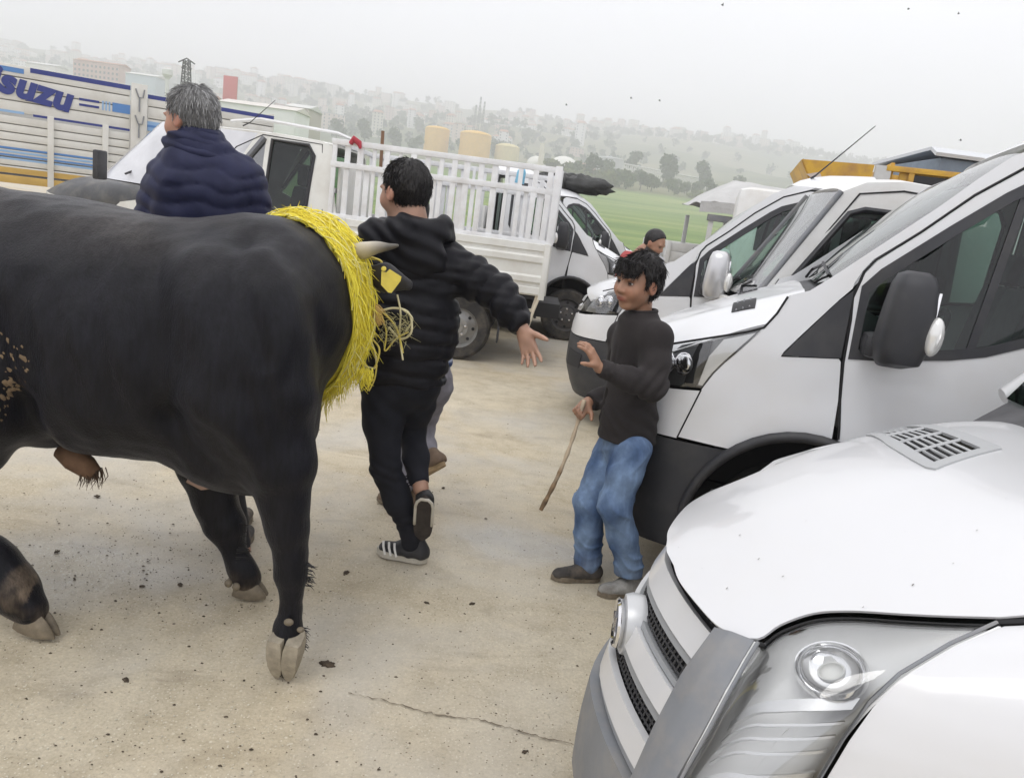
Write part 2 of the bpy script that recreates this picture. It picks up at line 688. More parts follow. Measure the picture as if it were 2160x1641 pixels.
# ------------------------------------------------------------------ the setting: yard, terrain, air
def concrete_mat():
    m = bpy.data.materials.new('yard concrete')
    m.use_nodes = True
    nt = m.node_tree
    b = nt.nodes['Principled BSDF']
    big = _noise(nt, .55, 6, .6)
    c = _ramp(nt, big.outputs['Fac'], [(.30, (.450, .380, .262)), (.5, (.510, .447, .328)), (.70, (.545, .498, .395))])
    mid = _noise(nt, 5.0, 8, .7)
    f = _ramp(nt, mid.outputs['Fac'], [(.32, (.80, .78, .74)), (.52, (1, 1, 1)), (.72, (1.12, 1.12, 1.12))])
    c = _mix(nt, c, f, 1.0, 'MULTIPLY')
    # aggregate: fine sandy grain, pale chips and dark crumbs
    fine = _noise(nt, 95.0, 4, .75)
    f = _ramp(nt, fine.outputs['Fac'], [(.30, (.74, .72, .69)), (.5, (1, 1, 1)), (.68, (1.18, 1.17, 1.14))])
    c = _mix(nt, c, f, .75, 'MULTIPLY')
    co = nt.nodes.new('ShaderNodeTexCoord')

    def chips(scale, lo, hi, colr, dens):
        nonlocal c
        v = nt.nodes.new('ShaderNodeTexVoronoi')
        v.inputs['Scale'].default_value = scale
        nt.links.new(co.outputs['Object'], v.inputs['Vector'])
        near = _ramp(nt, v.outputs['Distance'], [(lo, (1, 1, 1)), (hi, (0, 0, 0))])
        sep = nt.nodes.new('ShaderNodeSeparateColor')
        nt.links.new(v.outputs['Color'], sep.inputs[0])
        few = _ramp(nt, sep.outputs[0], [(dens, (1, 1, 1)), (dens + .02, (0, 0, 0))])
        k = _mix(nt, near, few, 1.0, 'MULTIPLY')
        c = _mix(nt, c, colr, k)
    chips(46, .14, .24, (.60, .55, .43), .20)
    chips(95, .18, .30, (.62, .57, .45), .30)
    smear = _noise(nt, 1.1, 7, .68, dist=1.2, stretch=(1.0, 2.6, 1))
    c = _mix(nt, c, (.25, .205, .15), _ramp(nt, smear.outputs['Fac'], [(.56, (0, 0, 0)), (.74, (.62,) * 3)]))
    grey_ = _noise(nt, .8, 5, .6, dist=.4)
    c = _mix(nt, c, (.465, .45, .415), _ramp(nt, grey_.outputs['Fac'], [(.46, (0, 0, 0)), (.66, (.70,) * 3)]))
    chips(60, .12, .22, (.20, .16, .11), .16)
    chips(13, .05, .09, (.14, .11, .08), .12)
    # damp areas: darker and smoother, so they mirror the sky
    wet = _noise(nt, .42, 5, .62, dist=.6)
    pm = nt.nodes.new('ShaderNodeMapping')
    pm.inputs['Location'].default_value = (-.12 / .55, -3.55 / .30, 0)
    pm.inputs['Scale'].default_value = (1 / .55, 1 / .30, 1)
    gr = nt.nodes.new('ShaderNodeTexGradient')
    gr.gradient_type = 'SPHERICAL'
    nt.links.new(co.outputs['Object'], pm.inputs['Vector'])
    nt.links.new(pm.outputs[0], gr.inputs['Vector'])
    pm2 = nt.nodes.new('ShaderNodeMapping')
    pm2.inputs['Location'].default_value = (1.62 / .75, -2.75 / .5, 0)
    pm2.inputs['Scale'].default_value = (1 / .75, 1 / .5, 1)
    gr2 = nt.nodes.new('ShaderNodeTexGradient')
    gr2.gradient_type = 'SPHERICAL'
    nt.links.new(co.outputs['Object'], pm2.inputs['Vector'])
    nt.links.new(pm2.outputs[0], gr2.inputs['Vector'])
    both = nt.nodes.new('ShaderNodeMath')
    both.operation = 'MAXIMUM'
    nt.links.new(gr.outputs['Fac'], both.inputs[0])
    nt.links.new(gr2.outputs['Fac'], both.inputs[1])
    add = nt.nodes.new('ShaderNodeMath')
    add.operation = 'MULTIPLY_ADD'
    add.inputs[1].default_value = .42
    nt.links.new(both.outputs[0], add.inputs[0])
    nt.links.new(wet.outputs['Fac'], add.inputs[2])
    grain = nt.nodes.new('ShaderNodeMath')
    grain.operation = 'MULTIPLY_ADD'
    grain.inputs[1].default_value = .22
    nt.links.new(mid.outputs['Fac'], grain.inputs[0])
    nt.links.new(add.outputs[0], grain.inputs[2])
    wm = _ramp(nt, grain.outputs[0], [(.70, (0, 0, 0)), (.90, (1, 1, 1))])
    c = _mix(nt, c, _mix(nt, c, (.90, .93, 1.0), 1.0, 'MULTIPLY'), wm)
    nt.links.new(c, b.inputs['Base Color'])
    rr = _ramp(nt, wm, [(0, (.82,) * 3), (1, (.10,) * 3)])
    nt.links.new(rr, b.inputs['Roughness'])
    sm = nt.nodes.new('ShaderNodeMath')
    sm.operation = 'MULTIPLY_ADD'
    sm.inputs[1].default_value = .6
    nt.links.new(fine.outputs['Fac'], sm.inputs[0])
    nt.links.new(mid.outputs['Fac'], sm.inputs[2])
    b.inputs['Specular IOR Level'].default_value = .6
    _bump(nt, b, sm.outputs[0], .40, .010)
    return m


YARD = concrete_mat()
# the yard: one sheet with a barely uneven surface
gx, gy = np.meshgrid(np.linspace(-45, 45, 181), np.linspace(-14, 44, 117), indexing='ij')
gz = .004 * wob(gx, gy, gx * 0, .35, 3)
nx_, ny_ = gx.shape
yard = link('yard', pymesh(np.stack([gx.ravel(), gy.ravel(), gz.ravel()], 1),
            [(i * ny_ + j, (i + 1) * ny_ + j, (i + 1) * ny_ + j + 1, i * ny_ + j + 1) for i in range(nx_ - 1) for j in range(ny_ - 1)]), YARD)
tag(yard, 'worn sandy concrete of the market yard', kind='structure')
# the crack that runs across it
cr = []
for q in spline([(735, 1466), (800, 1478), (880, 1500), (935, 1512), (1010, 1520), (1080, 1540), (1150, 1560), (1235, 1578)], 10):
    p = at_z(q[0] + random.uniform(-3, 3), q[1] + random.uniform(-2.5, 2.5), 0)
    cr.append(p)
V, F = [], []
for i, p in enumerate(cr):
    w_ = random.uniform(.0006, .0032) * (1 if 6 < i < len(cr) - 6 else .5)
    V += [(p[0], p[1] - w_, .0065), (p[0], p[1] + w_, .0065)]
for i in range(len(cr) - 1):
    F.append((2 * i, 2 * i + 2, 2 * i + 3, 2 * i + 1))
link('crack', pymesh(V, F), mat('crack dark', (.17, .14, .10), .95), yard)

# ---- terrain that rises behind the yard: field, river valley, town hill
EY = [0, 40, 60, 90, 150, 300, 420, 560, 700, 1000, 1300, 1600, 1800, 2300]
EE = [0, -80, -45, -15, 18, 46, 64, 94, 110, 138, 166, 196, 185, 120]


def terr(X, Y):
    X, Y = np.asarray(X, float), np.asarray(Y, float)
    e = np.interp(Y, EY, EE)
    z = np.where(Y < 45, -.35, 1.55 + e * Y / 1650)
    amp = np.clip((Y - 120) / 900, 0, 1)
    z = z + amp * (9 * wob(X, Y, X * 0, 1 / 620., 11, 2) + 3.5 * wob(X, Y, X * 0, 1 / 170., 12, 2))
    return z


def land_mat():
    m = bpy.data.materials.new('hill land')
    m.use_nodes = True
    nt = m.node_tree
    b = nt.nodes['Principled BSDF']
    b.inputs['Roughness'].default_value = .95
    n1 = _noise(nt, .006, 6, .6)
    dry = _ramp(nt, n1.outputs['Fac'], [(.35, (.07, .09, .035)), (.5, (.13, .135, .06)), (.65, (.20, .18, .10))])
    n2 = _noise(nt, .03, 6, .7)
    f = _ramp(nt, n2.outputs['Fac'], [(.35, (.7, .72, .7)), (.65, (1.2, 1.2, 1.15))])
    dry = _mix(nt, dry, f, 1.0, 'MULTIPLY')
    # crop field on the near slope
    n3 = _noise(nt, .02, 5, .6, stretch=(.5, 2.2, 1))
    crop = _ramp(nt, n3.outputs['Fac'], [(.35, (.095, .165, .035)), (.52, (.15, .225, .055)), (.68, (.26, .30, .10))])
    n4 = _noise(nt, .9, 5, .7)
    crop = _mix(nt, crop, _ramp(nt, n4.outputs['Fac'], [(.3, (.8, .8, .8)), (.7, (1.15, 1.15, 1.1))]), 1.0, 'MULTIPLY')
    co = nt.nodes.new('ShaderNodeTexCoord')
    sp = nt.nodes.new('ShaderNodeSeparateXYZ')
    nt.links.new(co.outputs['Object'], sp.inputs[0])
    md = nt.nodes.new('ShaderNodeMath')
    md.operation = 'MULTIPLY_ADD'
    md.inputs[1].default_value = 90
    nt.links.new(n1.outputs['Fac'], md.inputs[0])
    nt.links.new(sp.outputs['Y'], md.inputs[2])
    mk = nt.nodes.new('ShaderNodeMapRange')
    mk.inputs['From Min'].default_value = 440
    mk.inputs['From Max'].default_value = 470
    nt.links.new(md.outputs[0], mk.inputs['Value'])
    c = _mix(nt, crop, dry, mk.outputs['Result'])
    nt.links.new(c, b.inputs['Base Color'])
    return m


ty = np.concatenate([np.linspace(30, 120, 28), np.linspace(130, 600, 50), np.linspace(612, 2400, 120)])
tx = np.linspace(-1, 1, 170)
Yg = np.repeat(ty[None], len(tx), 0)
Xg = tx[:, None] * (120 + ty[None] * 1.05)
Zg = terr(Xg, Yg)
n_ = len(ty)
terrain = link('terrain', pymesh(np.stack([Xg.ravel(), Yg.ravel(), Zg.ravel()], 1),
               [(i * n_ + j, (i + 1) * n_ + j, (i + 1) * n_ + j + 1, i * n_ + j + 1) for i in range(len(tx) - 1) for j in range(n_ - 1)]), land_mat())
tag(terrain, 'green field and hazy hills behind the yard', kind='structure')
# low land all round, out to the horizon
bm = bmesh.new()
bmesh.ops.create_grid(bm, x_segments=8, y_segments=8, size=2500)
for v in bm.verts:
    v.co.z = -.6
tag(bm_obj('ground', bm, mat('dry ground', (.24, .21, .13), .95, var=.3, vscale=.05)), 'dry flat land around the yard', kind='structure')


def far(px, py, Y):
    """a place in the landscape: the point of the ground seen near that direction"""
    p = at_y(px, py, Y)
    return Vector((p[0], Y, float(terr(p[0], Y))))


# ---- trees of the valley and the hill
LEAF = {}


def leaf_mat(name, c):
    return mat(name, c, .8, var=.45, vscale=.35, spec=.2)


def crown_geo(rad, hgt, n, seed, leaf):
    """a crown of many small leaf-clump faces spread through an uneven volume"""
    r = np.random.default_rng(seed)
    lobes = [(r.uniform(-.45, .45) * rad, r.uniform(-.45, .45) * rad, r.uniform(.30, .85) * hgt, r.uniform(.35, .6)) for _ in range(6)]
    V, F = [], []
    for i in range(n):
        lx, ly, lz, lr = lobes[r.integers(len(lobes))]
        d = r.normal(size=3)
        d /= np.linalg.norm(d)
        q = r.uniform(.55, 1.0)
        c = np.array([lx, ly, lz]) + d * q * lr * np.array([rad, rad, hgt * .5])
        u = r.normal(size=3)
        u /= np.linalg.norm(u)
        w = np.cross(u, d + .4 * r.normal(size=3))
        w /= max(np.linalg.norm(w), 1e-6)
        s = leaf * r.uniform(.5, 1.3)
        o = len(V)
        V += [c + u * s, c + w * s * .8, c - u * s * .9, c - w * s * .7]
        F.append((o, o + 1, o + 2, o + 3))
    return V, F


def trunk_geo(h, r0, seed):
    r = random.Random(seed)
    V, F = [], []

    def add(pts, rad):
        v, f = tube_geo(pts, rad, 6)
        o = len(V)
        V.extend(v)
        F.extend(tuple(i + o for i in q) for q in f)
    top = (r.uniform(-.1, .1) * h, r.uniform(-.1, .1) * h, h * .62)
    add([(0, 0, -1.0), (top[0] * .3, top[1] * .3, h * .28), top], [r0 * 1.3, r0, r0 * .5])
    for k in range(5):
        a = r.uniform(0, 6.28)
        z = h * r.uniform(.25, .5)
        add([(top[0] * z / h, top[1] * z / h, z), (math.cos(a) * h * .18, math.sin(a) * h * .18, z + h * .22)], [r0 * .5, r0 * .15])
    return V, F


BARK = mat('bark', (.10, .08, .06), .9, var=.3)
TREE_COL = [leaf_mat('leaf dark', (.040, .062, .028)), leaf_mat('leaf mid', (.070, .095, .035)), leaf_mat('leaf pale', (.135, .150, .050))]
protos = {}
for kind_, (rad, hgt) in enumerate(((5.5, 12), (5.0, 9), (6.5, 6))):
    for s_ in range(3):
        V, F = crown_geo(rad, hgt, 700, 100 + kind_ * 10 + s_, .75)
        cme = pymesh(V, F)
        cme.materials.append(TREE_COL[kind_])
        V, F = trunk_geo(hgt, .32, kind_ * 10 + s_)
        tme = pymesh(V, F)
        tme.materials.append(BARK)
        protos[kind_, s_] = (cme, tme)
TREE_LAB = ['dark green tree of the belt beyond the field', 'mid green tree of the belt beyond the field', 'pale yellow-green bushy willow beyond the field']


def tree(px, Y, kind_, s, label=None, group='trees of the belt beyond the field'):
    p = far(px, 400, Y)
    t = empty('tree', p, random.uniform(0, 6.28), s)
    tag(t, label or TREE_LAB[kind_], 'tree', group)
    c, k = protos[kind_, random.randrange(3)]
    link('crown', c, None, t, False)
    link('trunk', k, None, t, False)
    return t


for i in range(46):
    px = 1150 + i * 9.6 + random.uniform(-8, 8)
    k = 2 if px < 1290 and random.random() < .7 else random.choice((0, 1, 1, 2))
    tree(px, random.uniform(425, 500), k, random.uniform(.75, 1.25) * (1.15 if px < 1330 else .85))
for px, Y, k, s in ((1395, 520, 0, 1.6), (1480, 540, 0, 1.5), (1560, 560, 1, 1.3), (1330, 600, 0, 1.5), (700, 640, 0, 1.5), (760, 650, 0, 1.7), (820, 640, 0, 1.5), (870, 660, 1, 1.6),
                    (960, 690, 0, 1.2), (1040, 700, 0, 1.3), (640, 700, 0, 1.6), (590, 720, 1, 1.5)):
    tree(px, Y, k, s, ['tall dark tree standing before the hazy town', 'rounded mid green tree standing before the hazy town'][min(k, 1)], 'single trees before the town')

# the wooded crest and the gardens between the houses read as one mass
V, F = [], []
for i in range(1500):
    px = RNG.uniform(-150, 1950)
    if px > 1250 and RNG.random() < .55:
        Y = RNG.uniform(1440, 1640)
    else:
        Y = RNG.uniform(760, 1620)
    if 1290 < px and 760 < Y < 1400 and RNG.random() < .75:
        continue
    p = at_y(px, 400, Y)
    z = float(terr(p[0], Y))
    rr_ = RNG.uniform(4, 9)
    v, f = crown_geo(rr_, rr_ * RNG.uniform(1.1, 2.1), 70, 5000 + i, 2.0)
    o = len(V)
    V += [(a[0] + p[0], a[1] + Y, a[2] + z) for a in v]
    F += [tuple(q + o for q in g) for g in f]
tag(link('woodland', pymesh(V, F), TREE_COL[0], None, False), 'hazy woods and gardens over the town hill', 'woods', kind='stuff')

# ---- the town on the hill
WALLS = [mat('town wall %d' % i, c, .9, var=.08, vscale=.2) for i, c in enumerate(((.72, .70, .66), (.60, .56, .50), (.66, .55, .48), (.78, .78, .78), (.55, .42, .38), (.62, .60, .52)))]
ROOFS = [mat('town roof red', (.40, .20, .14), .9), mat('town roof grey', (.42, .42, .42), .9)]
WIN = mat('town window', (.10, .11, .12), .3)
bproto = []
for i in range(14):
    w, d, h = random.uniform(9, 26), random.uniform(9, 14), random.choice((7, 9, 12, 15, 18, 24))
    me = None
    bm = bmesh.new()
    add_box(bm, (0, 0, h / 2 - 3), (w, d, h + 6))
    for f in bm.faces:
        f.material_index = 0
    nb = len(bm.faces)
    if i % 2:
        for sx in (-1, 1):
            pass
        a = [bm.verts.new(v) for v in ((-w / 2 - .6, -d / 2 - .6, h), (w / 2 + .6, -d / 2 - .6, h), (w / 2 + .6, d / 2 + .6, h), (-w / 2 - .6, d / 2 + .6, h), (-w / 3, 0, h + 2.6), (w / 3, 0, h + 2.6))]
        for q in ((0, 1, 5, 4), (2, 3, 4, 5), (1, 2, 5), (3, 0, 4)):
            bm.faces.new([a[j] for j in q]).material_index = 1
    else:
        for f in (add_box(bm, (0, 0, h + .35), (w + .6, d + .6, .7)) and bm.faces[nb:]):
            f.material_index = 1
    bm.faces.ensure_lookup_table()
    n0 = len(bm.faces)
    for fl in range(int(h // 3)):
        for kx in range(max(2, int(w // 3.4))):
            x = -w / 2 + 1.6 + kx * (w - 3.2) / max(1, int(w // 3.4) - 1)
            a = [bm.verts.new((x + dx, -d / 2 - .04, 1.2 + fl * 3 + dz)) for dx, dz in ((-.6, 0), (.6, 0), (.6, 1.4), (-.6, 1.4))]
            bm.faces.new(a).material_index = 2
    me = bpy.data.meshes.new('house')
    bm.normal_update()
    bm.to_mesh(me)
    bm.free()
    me.materials.append(WALLS[i % 6])
    me.materials.append(ROOFS[0 if i % 2 else (i // 2) % 2])
    me.materials.append(WIN)
    bproto.append((me, i))
HCOL = ['white', 'beige', 'salmon', 'bright white', 'brownish', 'cream']
n_b = 0
while n_b < 285:
    px = random.uniform(-80, 1720)
    if px > 1230:
        Y = random.uniform(1500, 1610)
        if random.random() < .35:
            continue
    elif random.random() < .5:
        Y = random.uniform(1250, 1600)
    else:
        Y = random.uniform(820, 1500)
    me, i = random.choice(bproto)
    p = far(px, 300, Y)
    o = bpy.data.objects.new('house', me)
    COL.objects.link(o)
    o.location = p
    o.rotation_euler = (0, 0, random.choice((0, .15, -.2, .35, -.3)))
    s = random.uniform(.75, 1.15)
    o.scale = (s, s, s)
    tag(o, 'hazy %s building of the town with a %s' % (HCOL[i % 6], 'red tiled roof' if i % 2 else 'flat roof'), 'building', 'buildings of the hazy town')
    n_b += 1

# ---- landmarks before the town
YEL = mat('tank yellow', (.78, .44, .02), .6, var=.1, vscale=.4)
YELP = mat('tank pale yellow', (.66, .55, .26), .6, var=.1, vscale=.4)
PALE = mat('pale steel', (.62, .62, .60), .6, var=.1, vscale=.3)
STEEL = mat('grey steel', (.25, .26, .27), .6)


def tank(px, py, Y, wpx, hpx, m, lab, domed=.25, dark=STEEL):
    p = at_y(px, py, Y)
    r, h = wpx * Y / FOC / 2, hpx * Y / FOC
    t = empty('storage_tank', (p[0], Y, p[2]))
    tag(t, lab, 'tank')
    lathe('shell', [(r, -8), (r, h * .98), (r * 1.02, h * .98), (r * 1.02, h)], m, t, 28)
    prof = [(r * 1.0, h)] + [(r * math.cos(a), h + r * domed * math.sin(a)) for a in np.linspace(.15, 1.45, 7)] + [(.05, h + r * domed)]
    lathe('roof', prof, m, t, 28)
    lathe('roof_vent', [(r * .12, h + r * domed * .8), (r * .12, h + r * domed + 1.2), (.1, h + r * domed + 1.5)], dark, t, 10)
    return t


tank(920, 306, 700, 50, 30, YEL, 'smaller round yellow storage tank left of the other yellow tank')
tank(1000, 322, 690, 64, 34, YEL, 'largest round yellow storage tank in the middle distance')
tank(1068, 333, 700, 50, 20, YELP, 'low pale yellow tank right of the big yellow tanks', .3)
tank(1281, 372, 640, 58, 34, mat('tank grey', (.46, .47, .48), .6, var=.1, vscale=.3), 'wide grey cylindrical tank on the slope right of the white dome', .12)
for px, py, wpx, lab in ((1188, 358, 62, 'large white dome beside the tanks'), (1131, 348, 40, 'small white dome left of the large dome')):
    p = at_y(px, py, 650)
    r = wpx * 650 / FOC / 2
    d = lathe('dome', [(r, -6), (r, 0)] + [(r * math.cos(a), r * .85 * math.sin(a)) for a in np.linspace(.1, 1.5, 10)] + [(.05, r * .85)], mat('dome white', (.78, .77, .72), .5, var=.05), None, 32)
    d.location = (p[0], 650, p[2])
    tag(d, lab, 'dome')
for px, py, hp, wp, lab in ((1139, 346, 38, 9, 'pale round concrete column between the white domes'), (1143, 350, 26, 5, 'thinner pale column against the wide column by the domes')):
    p = at_y(px, py, 640 if wp > 6 else 632)
    c = lathe('column', [(wp * .19 * 1.15, -4), (wp * .19, hp * .39), (wp * .22, hp * .39), (wp * .22, hp * .41)], mat('column cream', (.66, .62, .50), .8), None, 12)
    c.location = p
    tag(c, lab, 'column')
b_ = box('warehouse', (0, 0, 0), (11, 9, 10), mat('brick block', (.34, .20, .15), .9, var=.2, vscale=.4), None, bevel=.1)
b_.location = at_y(1240, 360, 640)
tag(b_, 'red-brown block right of the white dome', 'building')


def lattice(name, p, h, w0, w1, lab, cat, nseg=8, arms=(), m=STEEL, r=.12):
    t = empty(name, p)
    tag(t, lab, cat)
    cor = [[(sx * (w0 + (w1 - w0) * k / nseg) / 2, sy * (w0 + (w1 - w0) * k / nseg) / 2, h * k / nseg) for k in range(nseg + 1)] for sx, sy in ((-1, -1), (1, -1), (1, 1), (-1, 1))]
    for c in cor:
        tube('leg', [(c[0][0], c[0][1], -3)] + c, r, m, t, 5)
    br = []
    for k in range(nseg):
        for a in range(4):
            b2 = (a + 1) % 4
            br.append(([cor[a][k], cor[b2][k + 1]], r * .6))
            br.append(([cor[b2][k], cor[a][k + 1]], r * .6))
    tubes('bracing', br, m, t, 4)
    for z, L in arms:
        tube('arm', [(-L, 0, z * h), (0, 0, z * h + .8), (L, 0, z * h)], r * 1.3, m, t, 5)
    return t


p = at_y(391, 215, 150)
lattice('power_pylon', p, 7.2, 1.6, .9, 'dark lattice power pylon above the grey-haired man', 'pylon', 8, ((.80, .9), (.93, 1.5)), mat('pylon dark', (.06, .06, .065), .7), .10)
for i, (px, top, dd) in enumerate(((1003, 222, 0), (1011, 205, 6), (1020, 215, 12))):
    Y = 760 + dd
    p = at_y(px - 5, 285, Y)
    q = at_y(px + (5 if i == 1 else 3), top, Y)
    lattice('mast', p, q[2] - p[2], 2.0, .9, 'thin hazy mast, %s of the three behind the yellow tanks' % ('left', 'middle and tallest', 'right')[i], 'mast', 10, (), STEEL, .28)
# red hoarding on its post
p = at_y(484, 222, 330)
t = empty('billboard', p)
tag(t, 'faded red upright billboard above the white truck cab', 'billboard')
hw, hh = 28 * 330 / FOC, 52 * 330 / FOC
box('panel', (0, 0, hh / 2 + .6), (hw, .5, hh), mat('billboard red', (.55, .10, .11), .7), t)
box('frame', (0, .32, hh / 2 + .6), (hw + .3, .12, hh + .3), PALE, t)
lathe('post', [(.3, -7), (.3, hh * .8)], PALE, t, 10, loc=(0, .65, 0))
# water tower
p = at_y(352, 200, 420)
t = empty('water_tower', p)
tag(t, 'hazy grey water tower left of the pylon', 'tower')
lathe('stem', [(1.1, -6), (.9, 8)], PALE, t, 12)
lathe('bowl', [(.9, 7.5), (2.6, 9.6), (2.6, 12), (1.6, 12.8), (.1, 13)], PALE, t, 16)
# long salmon block and low sheds at the left


def shed(px, py, Y, wpx, hpx, m, lab, rm=None, windows=0, d=16):
    p = at_y(px, py, Y)
    w, h = wpx * Y / FOC, hpx * Y / FOC
    t = empty('shed' if not windows else 'apartment_block', p)
    tag(t, lab, 'building')
    box('wall', (0, 0, h / 2 - 4), (w, d, h + 8), m, t, bevel=.05)
    bm = bmesh.new()
    a = [bm.verts.new(v) for v in ((-w / 2 - .5, -d / 2 - .5, h + .05), (w / 2 + .5, -d / 2 - .5, h + .05), (w / 2 + .5, d / 2, h + .05), (-w / 2 - .5, d / 2, h + .05), (-w / 2 - .5, 0, h + 1.8), (w / 2 + .5, 0, h + 1.8))]
    for q in ((0, 1, 5, 4), (2, 3, 4, 5), (1, 2, 5), (3, 0, 4), (3, 2, 1, 0)):
        bm.faces.new([a[j] for j in q])
    bm_obj('roof', bm, rm or PALE, t)
    for k in range(windows):
        x = -w / 2 + (k + .5) * w / windows
        for fz in range(max(1, int(h // 3.2))):
            box('window', (x, -d / 2 - .02, 1.6 + fz * 3.2), (1.3, .12, 1.5), WIN, t, bevel=0)
    return t


shed(216, 172, 560, 92, 32, mat('salmon wall', (.52, .36, .32), .9, var=.1, vscale=.3), 'long salmon apartment block behind the truck with blue stripes', ROOFS[0], 11)
shed(100, 158, 600, 60, 16, WALLS[0], 'pale low block at the far left above the striped truck')
shed(310, 190, 480, 60, 24, mat('shed blue grey', (.50, .56, .62), .8), 'pale blue-grey shed left of the water tower')
shed(560, 247, 260, 150, 14, WALLS[3], 'long low white shed behind the truck cab roof', mat('shed roof', (.66, .62, .58), .8))
shed(420, 222, 300, 70, 12, WALLS[1], 'low beige shed beside the grey-haired man', ROOFS[0])
shed(640, 262, 280, 46, 26, mat('shed tan', (.46, .42, .38), .9), 'tan block behind the slatted truck bed')
# steel truss bridge
a, b = at_y(1305, 372, 575), at_y(1505, 412, 545)
a, b = Vector(a), Vector(b)
t = empty('truss_bridge', a)
tag(t, 'grey steel truss railway bridge across the valley', 'bridge')
d = b - a
L = d.length
H = 9.0
off = Vector((-d.y, d.x, 0)).normalized() * 5
N = 22
for s_ in (0, 1):
    o = off * s_
    tube('bottom_chord', [o, o + d], .55, PALE, t, 6)
    tube('top_chord', [o + d * .03 + Vector((0, 0, H)), o + d * .97 + Vector((0, 0, H))], .5, PALE, t, 6)
    for k in range(N + 1):
        q = o + d * (k / N)
        tube('post', [q, q + Vector((0, 0, H if 0 < k < N else .5))], .28, PALE, t, 5)
        if k < N:
            tube('diagonal', [q, o + d * ((k + 1) / N) + Vector((0, 0, H if k < N - 1 else 0))], .24, PALE, t, 5)
bm = bmesh.new()
for k in (.02, .25, .5, .75, .98):
    q = d * k + off * .5
    zg = float(terr(a.x + q.x, a.y + q.y)) - (a.z + q.z) - 3
    add_box(bm, (q.x, q.y, (zg - .5) / 2), (3.0, 6.5, max(1.0, -zg)))
bm_obj('pier', bm, WALLS[1], t)
bm = bmesh.new()
v = [bm.verts.new(x + Vector((0, 0, .4))) for x in (Vector((0, 0, 0)), d, d + off, off)]
bm.faces.new(v)
solid(bm_obj('deck', bm, STEEL, t), .5)

# ---- the damp air between
bm = bmesh.new()
add_box(bm, (0, 1150, 128), (4900, 2660, 260))
hz = bm_obj('haze', bm, None)
tag(hz, 'pale damp haze over the valley', 'haze', kind='stuff')
hm = bpy.data.materials.new('haze air')
hm.use_nodes = True
hm.node_tree.nodes.clear()
ho = hm.node_tree.nodes.new('ShaderNodeOutputMaterial')
hv = hm.node_tree.nodes.new('ShaderNodeVolumePrincipled')
hv.inputs['Color'].default_value = (.962, .958, 1.0, 1)
hv.inputs['Density'].default_value = .00118
hv.inputs['Anisotropy'].default_value = 0.0
hm.node_tree.links.new(hv.outputs[0], ho.inputs['Volume'])
hz.data.materials.append(hm)
# birds under the cloud
BIRD = mat('bird dark', (.05, .05, .05), .8)
for i, (px, py, Y) in enumerate(((1194, 222, 60), (1331, 208, 70), (1391, 213, 75), (1524, 12, 45), (2026, 297, 60), (2022, 30, 60), (1916, 20, 70))):
    p = Vector(at_y(px, py, Y))
    s = .10
    me = pymesh([(-s, 0, .10), (-s * .4, -.05, .03), (0, -.04, 0), (s * .4, -.05, .03), (s, 0, .08), (s * .4, .06, .04), (0, .10, .01), (-s * .4, .06, .04), (0, 0, -.05), (0, -.16, .0)],
                [(0, 1, 7), (1, 2, 6, 7), (2, 3, 5, 6), (3, 4, 5), (1, 8, 2), (2, 8, 3), (7, 8, 1), (6, 8, 7), (5, 8, 6), (3, 8, 5), (1, 2, 9), (2, 3, 9)])
    o = link('bird', me, BIRD)
    o.location = p
    o.rotation_euler = (R(30) * (i % 3 - 1), R(40), i * 1.1)
    tag(o, 'tiny dark bird flying in the grey sky, %s' % ('lowest over the town', 'middle of three over the hill', 'right of three over the hill', 'at the top edge', 'low at the right edge', 'upper right', 'upper right near the top edge')[i], 'bird', 'birds in the sky')
# ------------------------------------------------------------------ vehicle materials
PAINT = mat('white paint', (.72, .73, .745), .32, coat=.55, var=.03, vscale=1.2, dirt=(.55, .50, .43), dscale=2.2, damt=.22)
PAINT2 = mat('old white paint', (.76, .76, .74), .42, coat=.2, var=.05, vscale=2.0, dirt=(.48, .43, .36), dscale=3.0, damt=.40)
CLAD = mat('black plastic trim', (.030, .031, .036), .55, var=.25, vscale=4, bump=.12, bscale=400, bdist=.001, dirt=(.10, .095, .085), dscale=5, damt=.35)
GREYP = mat('grey bumper plastic', (.20, .21, .225), .55, var=.12, vscale=5, bump=.15, bscale=350, bdist=.001, dirt=(.33, .30, .26), dscale=9, damt=.45)
GAP = mat('panel gap', (.012, .012, .013), .8)
RUB = mat('tyre rubber', (.030, .029, .028), .85, var=.3, vscale=8, bump=.3, bscale=80, bdist=.003, dirt=(.17, .145, .11), dscale=7, damt=.6)
RIM = mat('wheel steel', (.34, .34, .33), .45, .6, var=.15, dirt=(.20, .17, .13), dscale=8, damt=.6)
RIMD = mat('wheel dark steel', (.10, .10, .105), .5, .5, dirt=(.2, .17, .13), dscale=8, damt=.5)
CHROME = mat('bright reflector', (.82, .82, .83), .12, 1.0)
SATIN = mat('satin reflector', (.70, .70, .70), .35, .8)
DARK = mat('cabin dark', (.018, .018, .020), .7)
SEAT = mat('seat cloth', (.045, .047, .052), .9, var=.3, vscale=20)
DASH = mat('dashboard grey', (.05, .052, .056), .7)
GLASS = glass_mat('window glass', (.62, .76, .70), .02, 1.0)
GLASSD = glass_mat('tinted glass', (.34, .46, .41), .02, 1.0)
SCREEN = glass_mat('windscreen glass', (.50, .60, .56), .02, .86)
LENS = glass_mat('lamp lens', (.93, .94, .94), .03, .93)
ORANGE = mat('amber lens', (.75, .30, .05), .25)
INDIC = mat('indicator lens', (.78, .78, .76), .12, .35)


